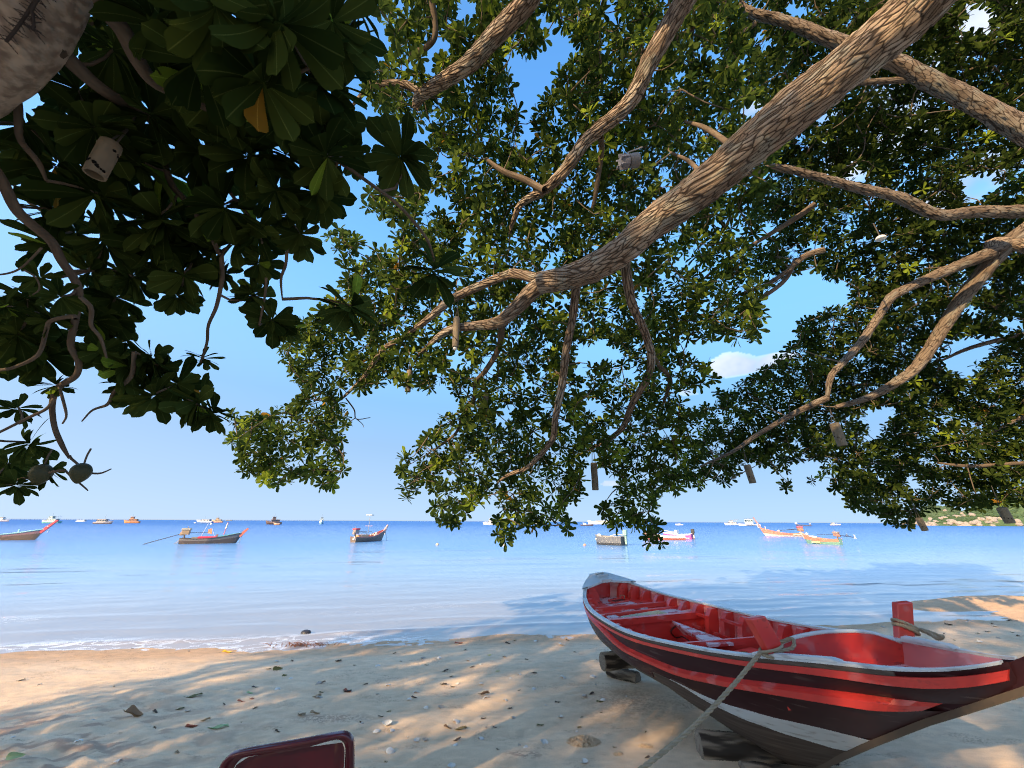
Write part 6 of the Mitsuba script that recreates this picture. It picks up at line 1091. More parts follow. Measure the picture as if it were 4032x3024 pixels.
# trees farther up the beach, behind the camera: their crowns throw the long shade over the foreground
def shade_tree(x, y, r, z0, z1, count, label, leaf=.30):
    t_ = thing('beach_tree', label, 'tree', None)
    g = float(ground_z(x, y))
    off_frame(t_, [[x, y, g - .2, .35], [x + .2, y, g + 1.5, .28], [x, y + .2, z0 + .5, .24], [x + .1, y, (z0 + z1) / 2, .15], [x, y, z1 - .5, .05]], 'trunk')
    cc = []
    while len(cc) < 70:
        o = rng.uniform(-1, 1, 3)
        if (o ** 2).sum() < 1:
            cc.append([x + o[0] * r, y + o[1] * r, (z0 + z1) / 2 + o[2] * (z1 - z0) / 2])
    cc = np.array(cc)
    ms = grow_twigs(t_, cc, [np.linspace(V(x, y, z0), V(x, y, z1 - .5), 12)], .04, 9)
    k = rng.integers(0, len(cc), count)
    ctr = cc[k] + rng.normal(0, .42, (count, 3))
    b, d, n, l, w = rosette_leaves(ctr, V(0, 0, .6) + rng.normal(0, .6, (count, 3)), np.full(count, leaf), 8)
    v, f, col = leaves_mesh(b, d, n, l, w, leaf_colors(len(b)), PROTO_FAR)
    add('twig', cat_mesh(ms), 'mat_twig', t_, smooth=True, kind='stuff')
    add('crown', (v, f), 'mat_leaf', t_, smooth=True, color=col, kind='stuff')


# (across the sun, towards the sun, crown radius, crown base, crown top, whorls)
SHADE = [(-6.1, 12, 2.7, 3.2, 9.0, 640), (-1.6, 14, 3.5, 3.5, 13.4, 1400), (3.2, 12, 3.6, 3.0, 12.5, 1250), (7.5, 13, 3.8, 3.0, 13, 1300), (12.5, 13, 3.8, 3.0, 13, 1250)]
for i, (ll, ss, r, z0, z1, cnt) in enumerate(SHADE):
    shade_tree(-.643 * ss + .766 * ll, -.766 * ss - .643 * ll, r, z0, z1, cnt, ['leafy tree behind the camera nearest the open sand', 'second leafy tree behind the camera', 'third leafy tree behind the camera', 'fourth leafy tree behind the camera', 'fifth leafy tree behind the camera', 'sixth leafy tree behind the camera'][i])

# ---------------------------------------------------------------- boats on the water, buoys, headlands
COL = {}


def paint(rgb, rough=.5):
    k = tuple(round(c, 3) for c in rgb) + (rough,)
    if k not in COL:
        COL[k] = pm(f'paint_{len(COL)}', rgb, rough, .4)
    return COL[k]


WHITE, CREAM, RED, TURQ, GREY, DARK, WOOD, ORANGE, GREEN, BLUE, PINK, TAN = (.75, .75, .74), (.62, .55, .42), (.62, .07, .06), (.14, .50, .50), (.30, .31, .33), (.045, .04, .04), (.17, .115, .08), (.62, .24, .09), (.10, .32, .24), (.10, .20, .42), (.72, .10, .34), (.42, .28, .16)


class Boat:
    """A boat built in its own frame: x forward from the stern, y to port, z up from the waterline."""

    def __init__(self, name, label, cat, stern, heading, group=None):
        self.key = thing(name, label, cat, group)
        self.R = rotz(math.atan2(heading[1], heading[0]))
        self.o = V(stern[0], stern[1], SEA)

    def put(self, name, m, rgb, smooth=30, rough=.5, label=None):
        v, f = (np.asarray(m.vertices), np.asarray(m.faces)) if hasattr(m, 'vertices') else m
        return add(name, (v @ self.R.T + self.o, f), rgb if isinstance(rgb, str) else paint(rgb, rough), self.key, smooth=smooth, label=label)

    def hull(self, L, B, h, rise, low, high, inside, tr=.62, sp=.55, stern_rise=.12, full=.5, flare=.78, rub=None):
        n = 26
        t = np.linspace(0, 1, n)
        self.L, self.B = L, B
        self.S = lambda t: h + rise * np.asarray(t) ** 3.2 + stern_rise * (1 - np.asarray(t)) ** 4
        self.W = lambda t: np.maximum(B / 2 * np.minimum(tr + (1 - tr) * np.clip(np.asarray(t) / full, 0, 1) ** .7, 1) * np.clip((1 - np.asarray(t)) / (1 - full), 0, 1) ** np.where(np.asarray(t) > full, .62, 0), .02)
        S, W = self.S(t), self.W(t)
        rake = lambda z: np.clip(z / (h + rise), -.3, 1) * rise * .75
        def row(frac_h, frac_w):
            z = S * frac_h - .25 * (frac_h <= 0)
            x = t * (L - rise * .75) + rake(z) * t ** 6
            return x, W * frac_w, z
        def skin(levels, sgn):
            q = np.stack([np.stack([x, sgn * w, z], 1) for x, w, z in (row(*l) for l in levels)], 1)
            f = grid_faces(n, len(levels))
            return q.reshape(-1, 3), f if sgn > 0 else f[:, ::-1]
        cut = sp
        lo = [(cut, flare + (1 - flare) * cut ** .7), (.3, flare + (1 - flare) * .3), (.02, flare), (0, flare * .7), (0, .02)]
        hi = [(1, 1), ((1 + cut) / 2, flare + (1 - flare) * ((1 + cut) / 2) ** .7), (cut, flare + (1 - flare) * cut ** .7)]
        tz = [(1, 1), (.5, flare + (1 - flare) * .5), (.02, flare), (0, flare * .6)]
        tr_v = np.array([[0, sg * W[0] * w, S[0] * z - .25 * (z <= 0)] for z, w in tz for sg in (-1, 1)])
        tr_f = np.array([[2 * i, 2 * i + 2, 2 * i + 3] for i in range(3)] + [[2 * i, 2 * i + 3, 2 * i + 1] for i in range(3)])
        self.put('hull', cat_mesh([skin(lo, 1), skin(lo, -1), (tr_v, tr_f)]), low, smooth=40)
        self.put('strake', cat_mesh([skin(hi, 1), skin(hi, -1)]), high, smooth=40)
        inn = [(1, .97), (.6, .85), (.42, .7), (.42, .02)]
        self.put('inside', cat_mesh([(lambda m: (m[0] + V(0, 0, .0), m[1][:, ::-1]))(skin(inn, s)) for s in (1, -1)]), inside, smooth=40)
        edge = []
        for s in (1, -1):
            C = np.stack([t * (L - rise * .75) + rake(S) * t ** 6, s * W, S + .01], 1)
            edge.append(tube(C, .075 if rub == (.35, .66, .62) else .045 if L < 12 else .07, 5))
        self.put('gunwale', cat_mesh(edge), rub or high, smooth=True)
        self.tip = V(L, 0, float(S[-1]))
        return self

    def at(self, t, y=0, z=0):
        return V(t * self.L, y, float(self.S(t)) + z)

    def prow(self, length, lift, rgb, w=.07, rag=None):
        a = self.tip - V(.30, 0, .35)
        b = self.tip + V(length, 0, lift)
        self.put('prow', hexa(np.array([a + V(-.2, -w, .1), a + V(.1, -w, -.15), a + V(.1, w, -.15), a + V(-.2, w, .1)]), np.array([b + V(-.12, -w, .06), b + V(.03, -w, -.04), b + V(.03, w, -.04), b + V(-.12, w, .06)])), rgb, smooth=False)
        if rag:
            c = a + .45 * (b - a)
            self.put('ribbon', cat_mesh([tube(crom(np.array([c + V(.0, .09, .08), c + V(.05, .12, -.25), c + V(.02, .10, -.7)]), 10), [.05] * 10, 6), tube(crom(np.array([c + V(-.1, -.1, .1), c + V(.05, 0, -.05), c + V(-.1, .12, .1)]), 12), .07, 6)]), rag, smooth=True)

    def tail_engine(self, body, cover, tail=None, x=.05, size=1.0, z=0.0):
        p = self.at(x, 0, .12 + z)
        s = size
        self.put('engine_stand', tube(np.array([p - V(0, 0, .45), p + V(0, 0, .2 * s)]), .07, 8), WOOD)
        self.put('engine', cat_mesh([rounded_box(p + V(.05, 0, .42 * s), V(.62 * s, .42 * s, .40 * s), .06), rounded_box(p + V(-.22 * s, 0, .30 * s), V(.3 * s, .3 * s, .3 * s), .05), tube(np.array([p + V(.1, .16, .5 * s), p + V(.1, .2, .95 * s)]), .035, 6)]), body, smooth=30)
        self.put('engine_cover', (lambda m: (m[0] * V(1, 1, 1) + 0, m[1]))(rounded_box(p + V(.06, 0, .70 * s), V(.70 * s, .52 * s, .20 * s), .07)), cover, smooth=30)
        if tail is not None:
            a, b = p + V(-.1, 0, .36 * s), p + V(*tail)
            self.put('tail_shaft', tube(np.array([a, b]), .035, 7), DARK)
            pr = [hexa(np.array([b + V(-.03, -.02, -.02), b + V(.03, -.02, -.02), b + V(.03, .02, .02), b + V(-.03, .02, .02)]), np.array([b + V(-.05, y_ - .06, z_ - .06), b + V(.05, y_ - .06, z_ - .06), b + V(.05, y_ + .06, z_ + .06), b + V(-.05, y_ + .06, z_ + .06)])) for y_, z_ in ((.0, .22), (.17, -.12), (-.17, -.12))]
            self.put('propeller', cat_mesh(pr), WHITE, smooth=False)
        self.put('tiller', tube(np.array([p + V(.3, 0, .42 * s), p + V(2.1, .1, .42 * s)]), .025, 6), DARK)

    def outboard(self, cover, x=-.12, y=0, s=1.0):
        p = V(x, y, float(self.S(0)))
        self.put('outboard', cat_mesh([rounded_box(p + V(-.06, 0, .30 * s), V(.36 * s, .34 * s, .50 * s), .09), rounded_box(p + V(-.10, 0, -.25 * s), V(.18 * s, .12 * s, .8 * s), .04)]), cover, smooth=30)

    def thwarts(self, ts, rgb):
        for t in ts:
            w = float(self.W(t)) * .9
            self.put('thwart', box(self.at(t, 0, -.14), (.22, 2 * w, .04)), rgb, smooth=False)

    def cabin(self, x0, x1, z0, h, w, wall, roof, over=.25, panes=5, taper=.08, name='cabin'):
        """A deckhouse with windows along both sides and a flat roof."""
        c = V((x0 + x1) / 2, 0, z0 + h / 2)
        self.put(name, box(c, (x1 - x0, w, h), taper=taper), wall, smooth=False)
        n = panes
        for i in range(n):
            xx = x0 + (x1 - x0) * (i + .5) / n
            for s in (-1, 1):
                self.put('window', box(V(xx, s * w / 2 * (1 - taper * .62), z0 + h * .62), ((x1 - x0) / n * .68, .06, h * .36)), (.05, .08, .10), smooth=False, rough=.15)
        for e in (x0, x1):
            self.put('window', box(V(e * (1 - taper * .3) + (x0 + x1) / 2 * taper * .3, 0, z0 + h * .64), (.06, w * .62, h * .34)), (.05, .08, .10), smooth=False, rough=.15)
        self.put('roof', rounded_box(V((x0 + x1) / 2, 0, z0 + h + .05), V(x1 - x0 + 2 * over, w + 2 * over, .12), .05), roof, smooth=30)

    def posts_roof(self, x0, x1, z0, h, w, roof, post):
        for x in (x0, (x0 + x1) / 2, x1):
            for s in (-1, 1):
                self.put('post', tube(np.array([V(x, s * w / 2, z0), V(x, s * w / 2, z0 + h)]), .04, 6), post)
        self.put('awning', rounded_box(V((x0 + x1) / 2, 0, z0 + h), V(x1 - x0 + .6, w + .4, .10), .04), roof, smooth=30)

    def mast(self, x, z0, h, rgb, r=.04):
        self.put('mast', tube(np.array([V(x, 0, z0), V(x, 0, z0 + h)]), r, 6), rgb)


# -- wooden longtail boats close by
b = Boat('longtail_boat', 'moored longtail boat with turquoise gunwale and red prow cut off by the left edge', 'boat', (-67.3, 49.5), (1, .27))
b.hull(8.9, 1.7, .46, .80, WOOD, (.30, .17, .17), TURQ, sp=.62, rub=(.35, .66, .62))
b.prow(1.0, 1.05, (.70, .08, .10), .10, WHITE)
b.put('foredeck', cat_mesh([hexa(np.array([b.at(.66, -.6, .03), b.at(.66, .6, .03), b.at(.66, .6, .09), b.at(.66, -.6, .09)]), np.array([b.at(.93, -.12, -.12), b.at(.93, .12, -.12), b.at(.93, .12, -.06), b.at(.93, -.12, -.06)]))]), (.35, .66, .62))
b.put('bitt', box(b.at(.74, -.3, .25), (.10, .10, .5)), (.35, .66, .62), smooth=False)
b.put('anchor_line', tube(np.array([b.tip + V(.05, 0, 0), b.tip + V(-.6, .1, -1.3)]), .03, 5), GREY)

b = Boat('longtail_boat', 'longtail boat with a canvas hooded engine, long raised tail shaft and turquoise bow', 'boat', (-35.5, 44.5), (1, .46))
b.hull(5.6, 1.4, .44, .66, (.13, .10, .085), (.21, .185, .165), (.34, .25, .18), sp=.6, rub=(.12, .10, .09))
b.prow(.42, .42, (.75, .20, .13), .10)
b.tail_engine(TAN, (.46, .40, .30), tail=(-4.4, .4, -1.0), size=1.15)
b.put('foredeck', hexa(np.array([b.at(.60, -.5, .05), b.at(.60, .5, .05), b.at(.60, .5, .20), b.at(.60, -.5, .20)]), np.array([b.at(.97, -.14, .0), b.at(.97, .14, .0), b.at(.97, .14, .08), b.at(.97, -.14, .08)])), (.20, .58, .62))
b.put('red_net', rounded_box(b.at(.43, 0, .10), V(1.7, .9, .26), .08), (.62, .05, .09))
b.put('ball', trimesh.creation.icosphere(2, .13).apply_translation(b.at(.56, .25, .27)), (.70, .42, .32))
b.put('mast', tube(np.array([b.at(.67, 0, 0), b.at(.70, 0, 1.55)]), .045, 6), (.66, .14, .20))
b.put('mast_lamp', rounded_box(b.at(.71, 0, 1.72), V(.62, .34, .13), .05), GREY)
b.put('mast_wrap', tube(np.array([b.at(.69, 0, .9), b.at(.70, 0, 1.45)]), .085, 7), (.72, .58, .54))
b.put('flag_pole', tube(np.array([b.at(.55, -.1, 0), b.at(.46, -.1, 1.05)]), .02, 5), WHITE)
b.put('flag', hexa(np.array([b.at(.485, -.11, .45), b.at(.41, -.11, .55), b.at(.405, -.11, .95), b.at(.455, -.11, 1.05)]), np.array([b.at(.485, -.08, .45), b.at(.41, -.08, .55), b.at(.405, -.08, .95), b.at(.455, -.08, 1.05)])), (.78, .35, .16), smooth=False)
b.put('thin_pole', tube(np.array([b.at(.30, 0, 0), b.at(.38, 0, 1.6)]), .02, 5), WHITE)
b.put('crate', cat_mesh([box(b.at(.22, .1, .05), (.5, .5, .25)), box(b.at(.31, -.1, .06), (.35, .4, .22))]), (.30, .28, .25), smooth=False)
b.put('anchor_line', tube(np.array([b.tip + V(.0, 0, -.05), b.tip + V(-.28, .1, -1.3)]), .025, 5), GREY)
b.put('stern_frame', cat_mesh([tube(np.array([V(.1, s * .3, .5), V(-.55, s * .35, -.2)]), .03, 5) for s in (-1, 1)]), GREY)

b = Boat('longtail_boat', 'orange red longtail boat with a thin lamp mast and floats piled in the middle distance', 'boat', (-18.7, 49.0), (.34, .94))
b.hull(6.0, 1.5, .48, .9, (.17, .125, .10), (.21, .15, .12), (.66, .24, .17), sp=.7, rub=(.68, .28, .22))
b.prow(.35, .5, (.72, .42, .36), .09, WHITE)
b.tail_engine((.30, .25, .24), (.60, .10, .13), tail=(-1.4, -1.1, -.2), size=1.1)
b.put('mast', tube(np.array([b.at(.42, .0, 0), b.at(.42, .0, 2.3)]), .03, 6), GREY)
b.put('mast_lamp', rounded_box(b.at(.42, 0, 2.55), V(.5, .9, .14), .06), (.62, .63, .55))
b.put('crossbar', tube(np.array([b.at(.42, -.55, 1.25), b.at(.42, .55, 1.25)]), .025, 5), (.62, .45, .5))
b.put('engine_box', box(b.at(.25, 0, .08), (1.3, .9, .42)), (.70, .40, .22), smooth=False)
b.put('canopy_bar', cat_mesh([tube(np.array([b.at(.12, s * .5, 0), b.at(.14, s * .5, .5), b.at(.42, s * .5, .62), b.at(.5, s * .5, .1)]), .03, 5) for s in (-1, 1)]), GREY)
for t_, y_, r_ in ((.60, -.35, .17), (.64, .25, .15), (.72, .15, .16), (.58, .3, .13), (.55, -.4, .14)):
    b.put('float', trimesh.creation.icosphere(2, r_).apply_translation(b.at(t_, y_, .08)), (.72, .62, .48))
b.thwarts((.5, .6, .7), (.5, .12, .10))
b.put('anchor_line', tube(np.array([b.tip + V(-.1, 0, -.1), b.tip + V(-.1, -.4, -1.5)]), .025, 5), GREY)

b = Boat('skiff', 'blunt dark grey skiff with a pale outboard motor below the hanging foliage', 'boat', (12.3, 45.2), (-.72, .69))
b.hull(3.6, 1.75, .80, .18, (.055, .06, .07), (.16, .17, .19), (.34, .32, .27), tr=.85, sp=.28, full=.7, flare=.9, rub=(.30, .29, .28))
b.outboard((.28, .46, .42), s=1.25)
b.put('outboard_bracket', tube(crom(np.array([b.at(.0, -.1, .1), b.at(.22, -.1, .25), b.at(.5, -.15, .1)]), 10), .04, 6), (.60, .58, .52))
b.thwarts((.35, .62), (.40, .38, .33))
b.put('bundle', (lambda m: (m.vertices * V(1.6, 1, .8) + b.at(.86, 0, .08), m.faces))(trimesh.creation.icosphere(2, .17)), (.72, .70, .64))
b.put('bundle', (lambda m: (m.vertices * V(1.2, 1, .9) + b.at(.80, .2, .05), m.faces))(trimesh.creation.icosphere(2, .14)), (.72, .70, .64))
b.put('registration_plate', box(V(3.2, .56, .6), (.2, .03, .09)), WHITE, smooth=False)

b = Boat('longtail_boat', 'white and red boat half hidden behind the lowest tip of foliage', 'boat', (25.0, 59.6), (-1, .2))
b.hull(5.6, 1.5, .45, .75, (.42, .13, .10), (.72, .66, .62), (.62, .45, .38), sp=.5)
b.prow(.4, .5, (.7, .3, .25))
b.thwarts((.3, .5, .7), (.6, .3, .25))

b = Boat('speedboat', 'small bright pink speedboat with a dark outboard motor right of the foliage tip', 'boat', (27.4, 62.6), (-.80, .6))
b.hull(4.3, 1.7, .62, .30, (.74, .12, .38), (.80, .40, .58), WHITE, tr=.9, sp=.8, full=.55, rub=WHITE)
b.outboard((.05, .05, .055), s=1.3)
b.put('outboard_leg', rounded_box(V(-.25, .0, .35), V(.2, .2, .5), .05), (.5, .48, .46))
b.put('windscreen', box(V(2.2, 0, 1.0), (.5, 1.2, .55), taper=.25), (.66, .70, .72), smooth=False)
b.put('bow_rail', tube(crom(np.array([V(2.4, .7, .9), V(4.1, .25, 1.2), V(4.4, 0, 1.22), V(4.1, -.25, 1.2), V(2.4, -.7, .9)]), 24), .03, 6), (.7, .7, .7))
b.put('bow_cushion', rounded_box(V(3.3, 0, .85), V(1.0, .8, .16), .06), WHITE)
b.put('white_band', cat_mesh([box(V(1.7, s * .80, .16), (3.0, .05, .1)) for s in (-1, 1)]), WHITE, smooth=False)

b = Boat('longtail_boat', 'long red longtail boat with an upright prow and its tail shaft laid inboard', 'boat', (54.6, 77.0), (-.93, .36))
b.hull(7.0, 1.5, .46, 1.05, (.60, .50, .44), (.66, .20, .15), (.62, .16, .12), sp=.35, rub=(.70, .26, .20))
b.prow(.75, 1.9, (.38, .22, .22), .11, WHITE)
b.tail_engine((.34, .20, .14), (.66, .12, .12), size=1.35)
b.put('laid_shaft', tube(np.array([b.at(.08, .1, .7), b.at(.55, .1, .42)]), .04, 6), DARK)
b.put('bundle', trimesh.creation.icosphere(2, .2).apply_translation(b.at(.56, .1, .3)), (.75, .62, .55))
b.put('post', box(b.at(.86, .2, .3), (.12, .12, .6)), (.75, .68, .55), smooth=False)
b.thwarts((.25, .4, .55, .7), (.5, .12, .1))
b.put('stern_band', cat_mesh([box(V(.9, s * .74, .35), (1.8, .05, .22)) for s in (-1, 1)]), (.66, .56, .36), smooth=False)

b = Boat('longtail_boat', 'short orange longtail boat with a green hull nearest the right side', 'boat', (38.6, 48.6), (-.42, .91))
b.hull(4.1, 1.35, .50, .55, (.20, .36, .27), (.66, .24, .15), (.62, .22, .14), sp=.5, rub=(.70, .30, .2))
b.prow(.2, .25, (.7, .45, .35))
b.tail_engine((.34, .20, .16), (.34, .26, .22), tail=(-1.9, .3, .15), size=.9)
b.put('tarpaulin', (lambda m: (m.vertices * V(3.2, 1.5, .9) + b.at(.74, 0, .02), m.faces))(trimesh.creation.icosphere(2, .2)), (.74, .70, .68))
b.put('yellow_band', cat_mesh([box(V(2.3, s * .70, .20), (.9, .05, .2)) for s in (-1, 1)]), (.62, .60, .28), smooth=False)
b.thwarts((.3, .45), (.5, .15, .1))

# -- boats along the horizon
def far_boat(name, label, cx, cy, w, ang, group=None):
    """stern so that the boat, w long, is centred on (cx, cy) with heading ang (degrees from +x)."""
    a = math.radians(ang)
    hd = V(math.cos(a), math.sin(a))
    return Boat(name, label, 'boat', V(cx, cy) - hd * w / 2, hd, group)


def tour_boat(name, label, cx, cy, L, ang, hullc, upc, roofc, decks=2, h=1.2, beam=None, awn=None):
    b = far_boat(name, label, cx, cy, L, ang)
    B = beam or L * .28
    b.hull(L, B, h, h * .8, hullc, upc, WOOD, tr=.8, sp=.5, full=.6)
    z = h * .75
    b.cabin(L * .14, L * .66, z, 1.9, B * .72, upc, roofc, panes=6)
    if decks > 1:
        b.cabin(L * .40, L * .60, z + 2.0, 1.5, B * .58, upc, roofc, panes=3, name='wheelhouse')
        if awn is not None:
            b.posts_roof(L * .12, L * .38, z + 2.0, 1.7, B * .6, awn, WHITE)
    b.mast(L * .5, z + 2, 2.6 + (decks - 1), GREY, .05)
    b.put('rail', cat_mesh([tube(np.array([V(L * .68, s * B * .40, h + .2), V(L * .68, s * B * .40, h + .85), V(L * .93, s * B * .16, h * 1.6 + .8)]), .04, 5) for s in (-1, 1)]), WHITE)
    return b


tour_boat('dive_boat', 'white and brown two deck boat cut by the left edge on the horizon', -576, 462, 16, 6, (.50, .36, .27), WHITE, (.45, .40, .36), h=1.3, beam=4.6, awn=(.5, .45, .42))
tour_boat('dive_boat', 'pale green two deck dive boat above the red prow at left', -312, 277, 12, 183, (.14, .40, .34), (.52, .64, .62), (.55, .66, .66), h=1.2, beam=3.6, awn=(.20, .34, .42))
b = far_boat('ferry', 'tiny white flat topped ferry on the left horizon', -473, 450, 10, 4)
b.hull(10, 3.2, .8, .3, WHITE, WHITE, WHITE, tr=.9, sp=.5, full=.75)
b.cabin(.9, 9.2, .7, 1.3, 2.8, WHITE, WHITE, panes=8)
tour_boat('fishing_boat', 'grey fishing boat with a mast, left of the orange boat', -244, 245, 10, 8, (.16, .14, .15), (.40, .38, .38), (.55, .45, .42), decks=1, h=1.0, beam=2.8)
tour_boat('fishing_boat', 'orange painted fishing boat alone on the left horizon', -287, 309, 10, 197, ORANGE, (.62, .30, .16), (.60, .30, .18), h=1.3, beam=3.2)
b = tour_boat('dive_boat', 'blue and white dive boat in front of an orange boat', -238, 317, 12.4, 182, BLUE, (.62, .66, .70), (.30, .34, .40), decks=1, h=1.5, beam=3.2)
b.put('dinghy', rounded_box(V(12.8, 0, .35), V(1.6, 1.2, .6), .2), WHITE)
tour_boat('fishing_boat', 'orange and cream boat partly behind the blue dive boat', -311, 432, 10.5, 195, (.60, .28, .14), (.66, .46, .28), (.60, .36, .22), h=1.6, beam=3.6)
tour_boat('fishing_boat', 'dark brown wooden fishing boat with a dinghy at its side', -150, 258, 9.0, 220, (.12, .075, .055), (.27, .18, .14), (.36, .25, .20), h=1.3, beam=2.8)
b = far_boat('dinghy', 'small tan dinghy lying against the dark brown fishing boat', -129, 225, 3.4, 185)
b.hull(3.4, 1.4, .9, .5, (.30, .18, .12), (.55, .38, .28), (.5, .35, .25))
tour_boat('dive_boat', 'narrow blue and white boat seen end on, alone left of the foliage', -137, 295, 9, 296, (.16, .34, .44), (.55, .64, .66), (.40, .50, .54), h=1.6, beam=3.3)
b = tour_boat('dive_boat', 'white boat showing through gaps in the drooping foliage', -15, 296, 11.5, 175, (.55, .58, .6), WHITE, (.6, .62, .64), h=1.1, beam=3.4)
b = far_boat('ship', 'long white ship on the horizon behind the foliage edge', 92, 430, 24, 182)
b.hull(24, 5.4, 2.2, 1.6, WHITE, WHITE, WHITE, tr=.9, sp=.6, full=.8)
b.cabin(3, 15, 2.0, 1.7, 4.2, (.72, .66, .58), WHITE, panes=9)
b = far_boat('inflatable_boat', 'low dark inflatable boat with a white console in front of the long white ship', 47, 254, 8.2, 4)
b.hull(8.2, 2.6, .75, .5, (.10, .10, .14), (.22, .20, .26), GREY, tr=.8, full=.6)
b.put('console', box(V(2.6, 0, 1.0), (1.8, 1.2, .9)), WHITE, smooth=False)
b.put('seat', rounded_box(V(1.9, 0, 1.7), V(.9, .9, .7), .15), (.35, .42, .5))
b = far_boat('dinghy', 'tiny white dinghy far out, right of the foliage tip', 146, 356, 6.4, 178)
b.hull(6.4, 1.9, .8, .3, WHITE, WHITE, WHITE)
b.cabin(2, 4.4, .7, .6, 1.4, WHITE, WHITE, panes=2, over=.1)
b = tour_boat('dive_boat', 'white three level boat beside the catamaran on the right horizon', 215, 400, 13.6, 182, (.62, .62, .62), WHITE, (.36, .36, .40), h=1.1, beam=4.0, awn=(.55, .55, .55))
b.put('boom', tube(np.array([V(5, 0, 4.5), V(-1.5, 0, 5.6)]), .12, 6), GREY)
b = far_boat('catamaran', 'white catamaran with a tall square glass cabin on a green base', 189.5, 326, 17, 178)
b.hull(17, 1.8, 1.1, .6, WHITE, WHITE, WHITE, tr=.6, full=.5)
b.put('wing_deck', box(V(8, 0, 1.15), (8, 6.0, .4)), (.68, .69, .70), smooth=False)
b.cabin(6.2, 10.6, 1.3, 3.9, 4.2, (.60, .74, .78), GREY, panes=3, taper=.05)
b.put('nose', (lambda m: (m.vertices * V(1.5, 1.6, .8) + V(8.4, -2.6, .5), m.faces))(trimesh.creation.icosphere(2, 1.6)), (.14, .40, .36))
b = far_boat('longtail_boat', 'far dark blue longtail boat alone between the red longtail and the headland', 229, 321, 12.6, 182)
b.hull(12.6, 1.9, .7, .9, (.10, .11, .20), (.16, .17, .26), (.2, .2, .26))
b.tail_engine(GREY, (.5, .55, .6), size=1.6)
b.put('bow_bundle', trimesh.creation.icosphere(2, .8).apply_translation(b.tip + V(-.7, 0, .4)), (.62, .66, .70))
b = far_boat('ferry', 'distant white ship with a high bridge on the right horizon', 359, 452, 11.5, 2)
b.hull(11.5, 3.4, .9, .6, (.60, .46, .40), WHITE, WHITE, tr=.9, full=.8, sp=.4)
b.cabin(.8, 3.4, .8, 2.0, 2.6, WHITE, WHITE, panes=4, taper=.3)
b.cabin(3.4, 8, .8, .8, 2.6, WHITE, WHITE, panes=6)
b = far_boat('ship', 'white sliver of a ship on the horizon seen through the foliage', 32, 450, 10.6, 0)
b.hull(10.6, 3, .9, .3, WHITE, WHITE, WHITE)
b.cabin(1.5, 7, .7, .8, 2.4, WHITE, WHITE, panes=5)

# -- mooring buoys
for (x, y, r, c, lab) in ((-7.9, 44.5, .17, (.66, .50, .36), 'tan mooring buoy left of the drooping foliage'), (-.8, 43.7, .17, (.70, .60, .45), 'cream buoy right under the drooping foliage'),
                          (7.9, 44.8, .16, (.66, .36, .26), 'reddish buoy left of the grey skiff'), (66.7, 82, .26, (.10, .14, .24), 'dark buoy in open water right of the orange longtail boat'),
                          (66.1, 92.2, .3, WHITE, 'white buoy between the two orange red longtail boats at right'), (-172.3, 235.3, .7, WHITE, 'white buoy below the orange and cream boat')):
    k = thing('buoy', lab, 'buoy')
    m = trimesh.creation.icosphere(2, r)
    add('float', (m.vertices * V(1, 1, .85) + V(x, y, SEA + r * .3), m.faces), paint(c), k, smooth=True)
    add('eye', tube(np.array([V(x, y, SEA + r), V(x, y, SEA + r * 1.5)]), r * .18, 6), paint(GREY), k)

# -- headlands at the right: boulders at the water, scrub above
def hill_col(p, n, uv):
    a = fbm(p.x * .11, p.y * .11, p.z * .22, 4)
    c = mix((.060, .115, .055), (.13, .18, .085), a)
    rock = smoothstep(.60, .70, fbm(p.x * .07 + 4, p.y * .07, p.z * .14, 3) - .010 * (p.z - 4))
    return mix(c, (.40, .34, .28), rock)


scene['mat_hill'] = {'type': 'twosided', 'bsdf': {'type': 'principled', 'base_color': mikit.proc(hill_col), 'roughness': .95, 'specular': .1}}


def boulder_col(p, n, uv):
    return mix((.28, .235, .20), (.43, .37, .315), fbm(p.x * .5, p.y * .5, p.z * .9, 4))


scene['mat_boulder'] = {'type': 'twosided', 'bsdf': {'type': 'principled', 'base_color': mikit.proc(boulder_col), 'roughness': .9, 'specular': .2}}
ico3 = trimesh.creation.icosphere(3)
ico2 = trimesh.creation.icosphere(2)


def headland(ridge, deep, seed, lump):
    """ridge: points (x, y, height) of the skyline; the ground falls from it to the water on both sides."""
    R_ = crom(np.array(ridge, float), 90)
    back = unit(V(R_[:, 0].mean(), R_[:, 1].mean(), 0))
    k = np.linspace(-1, 1, 41)
    rows = []
    for a in k:
        z = R_[:, 2] * (1 - np.abs(a) ** 1.5) - 1.2 * (np.abs(a) > .9)
        q = np.stack([R_[:, 0] + back[0] * a * deep, R_[:, 1] + back[1] * a * deep, z], 1)
        nz = meshkit.fbm(q * .045, 4, seed) - .5
        q[:, 2] = np.where(q[:, 2] > -.5, q[:, 2] + nz * lump * (1 - np.abs(a)) * np.minimum(1, R_[:, 2] / 8), q[:, 2]) + SEA
        rows.append(q)
    v = np.stack(rows, 1).reshape(-1, 3)
    return add('headland', (v, grid_faces(90, 41)[:, ::-1]), 'mat_hill', smooth=True, kind='structure'), np.stack(rows, 1)


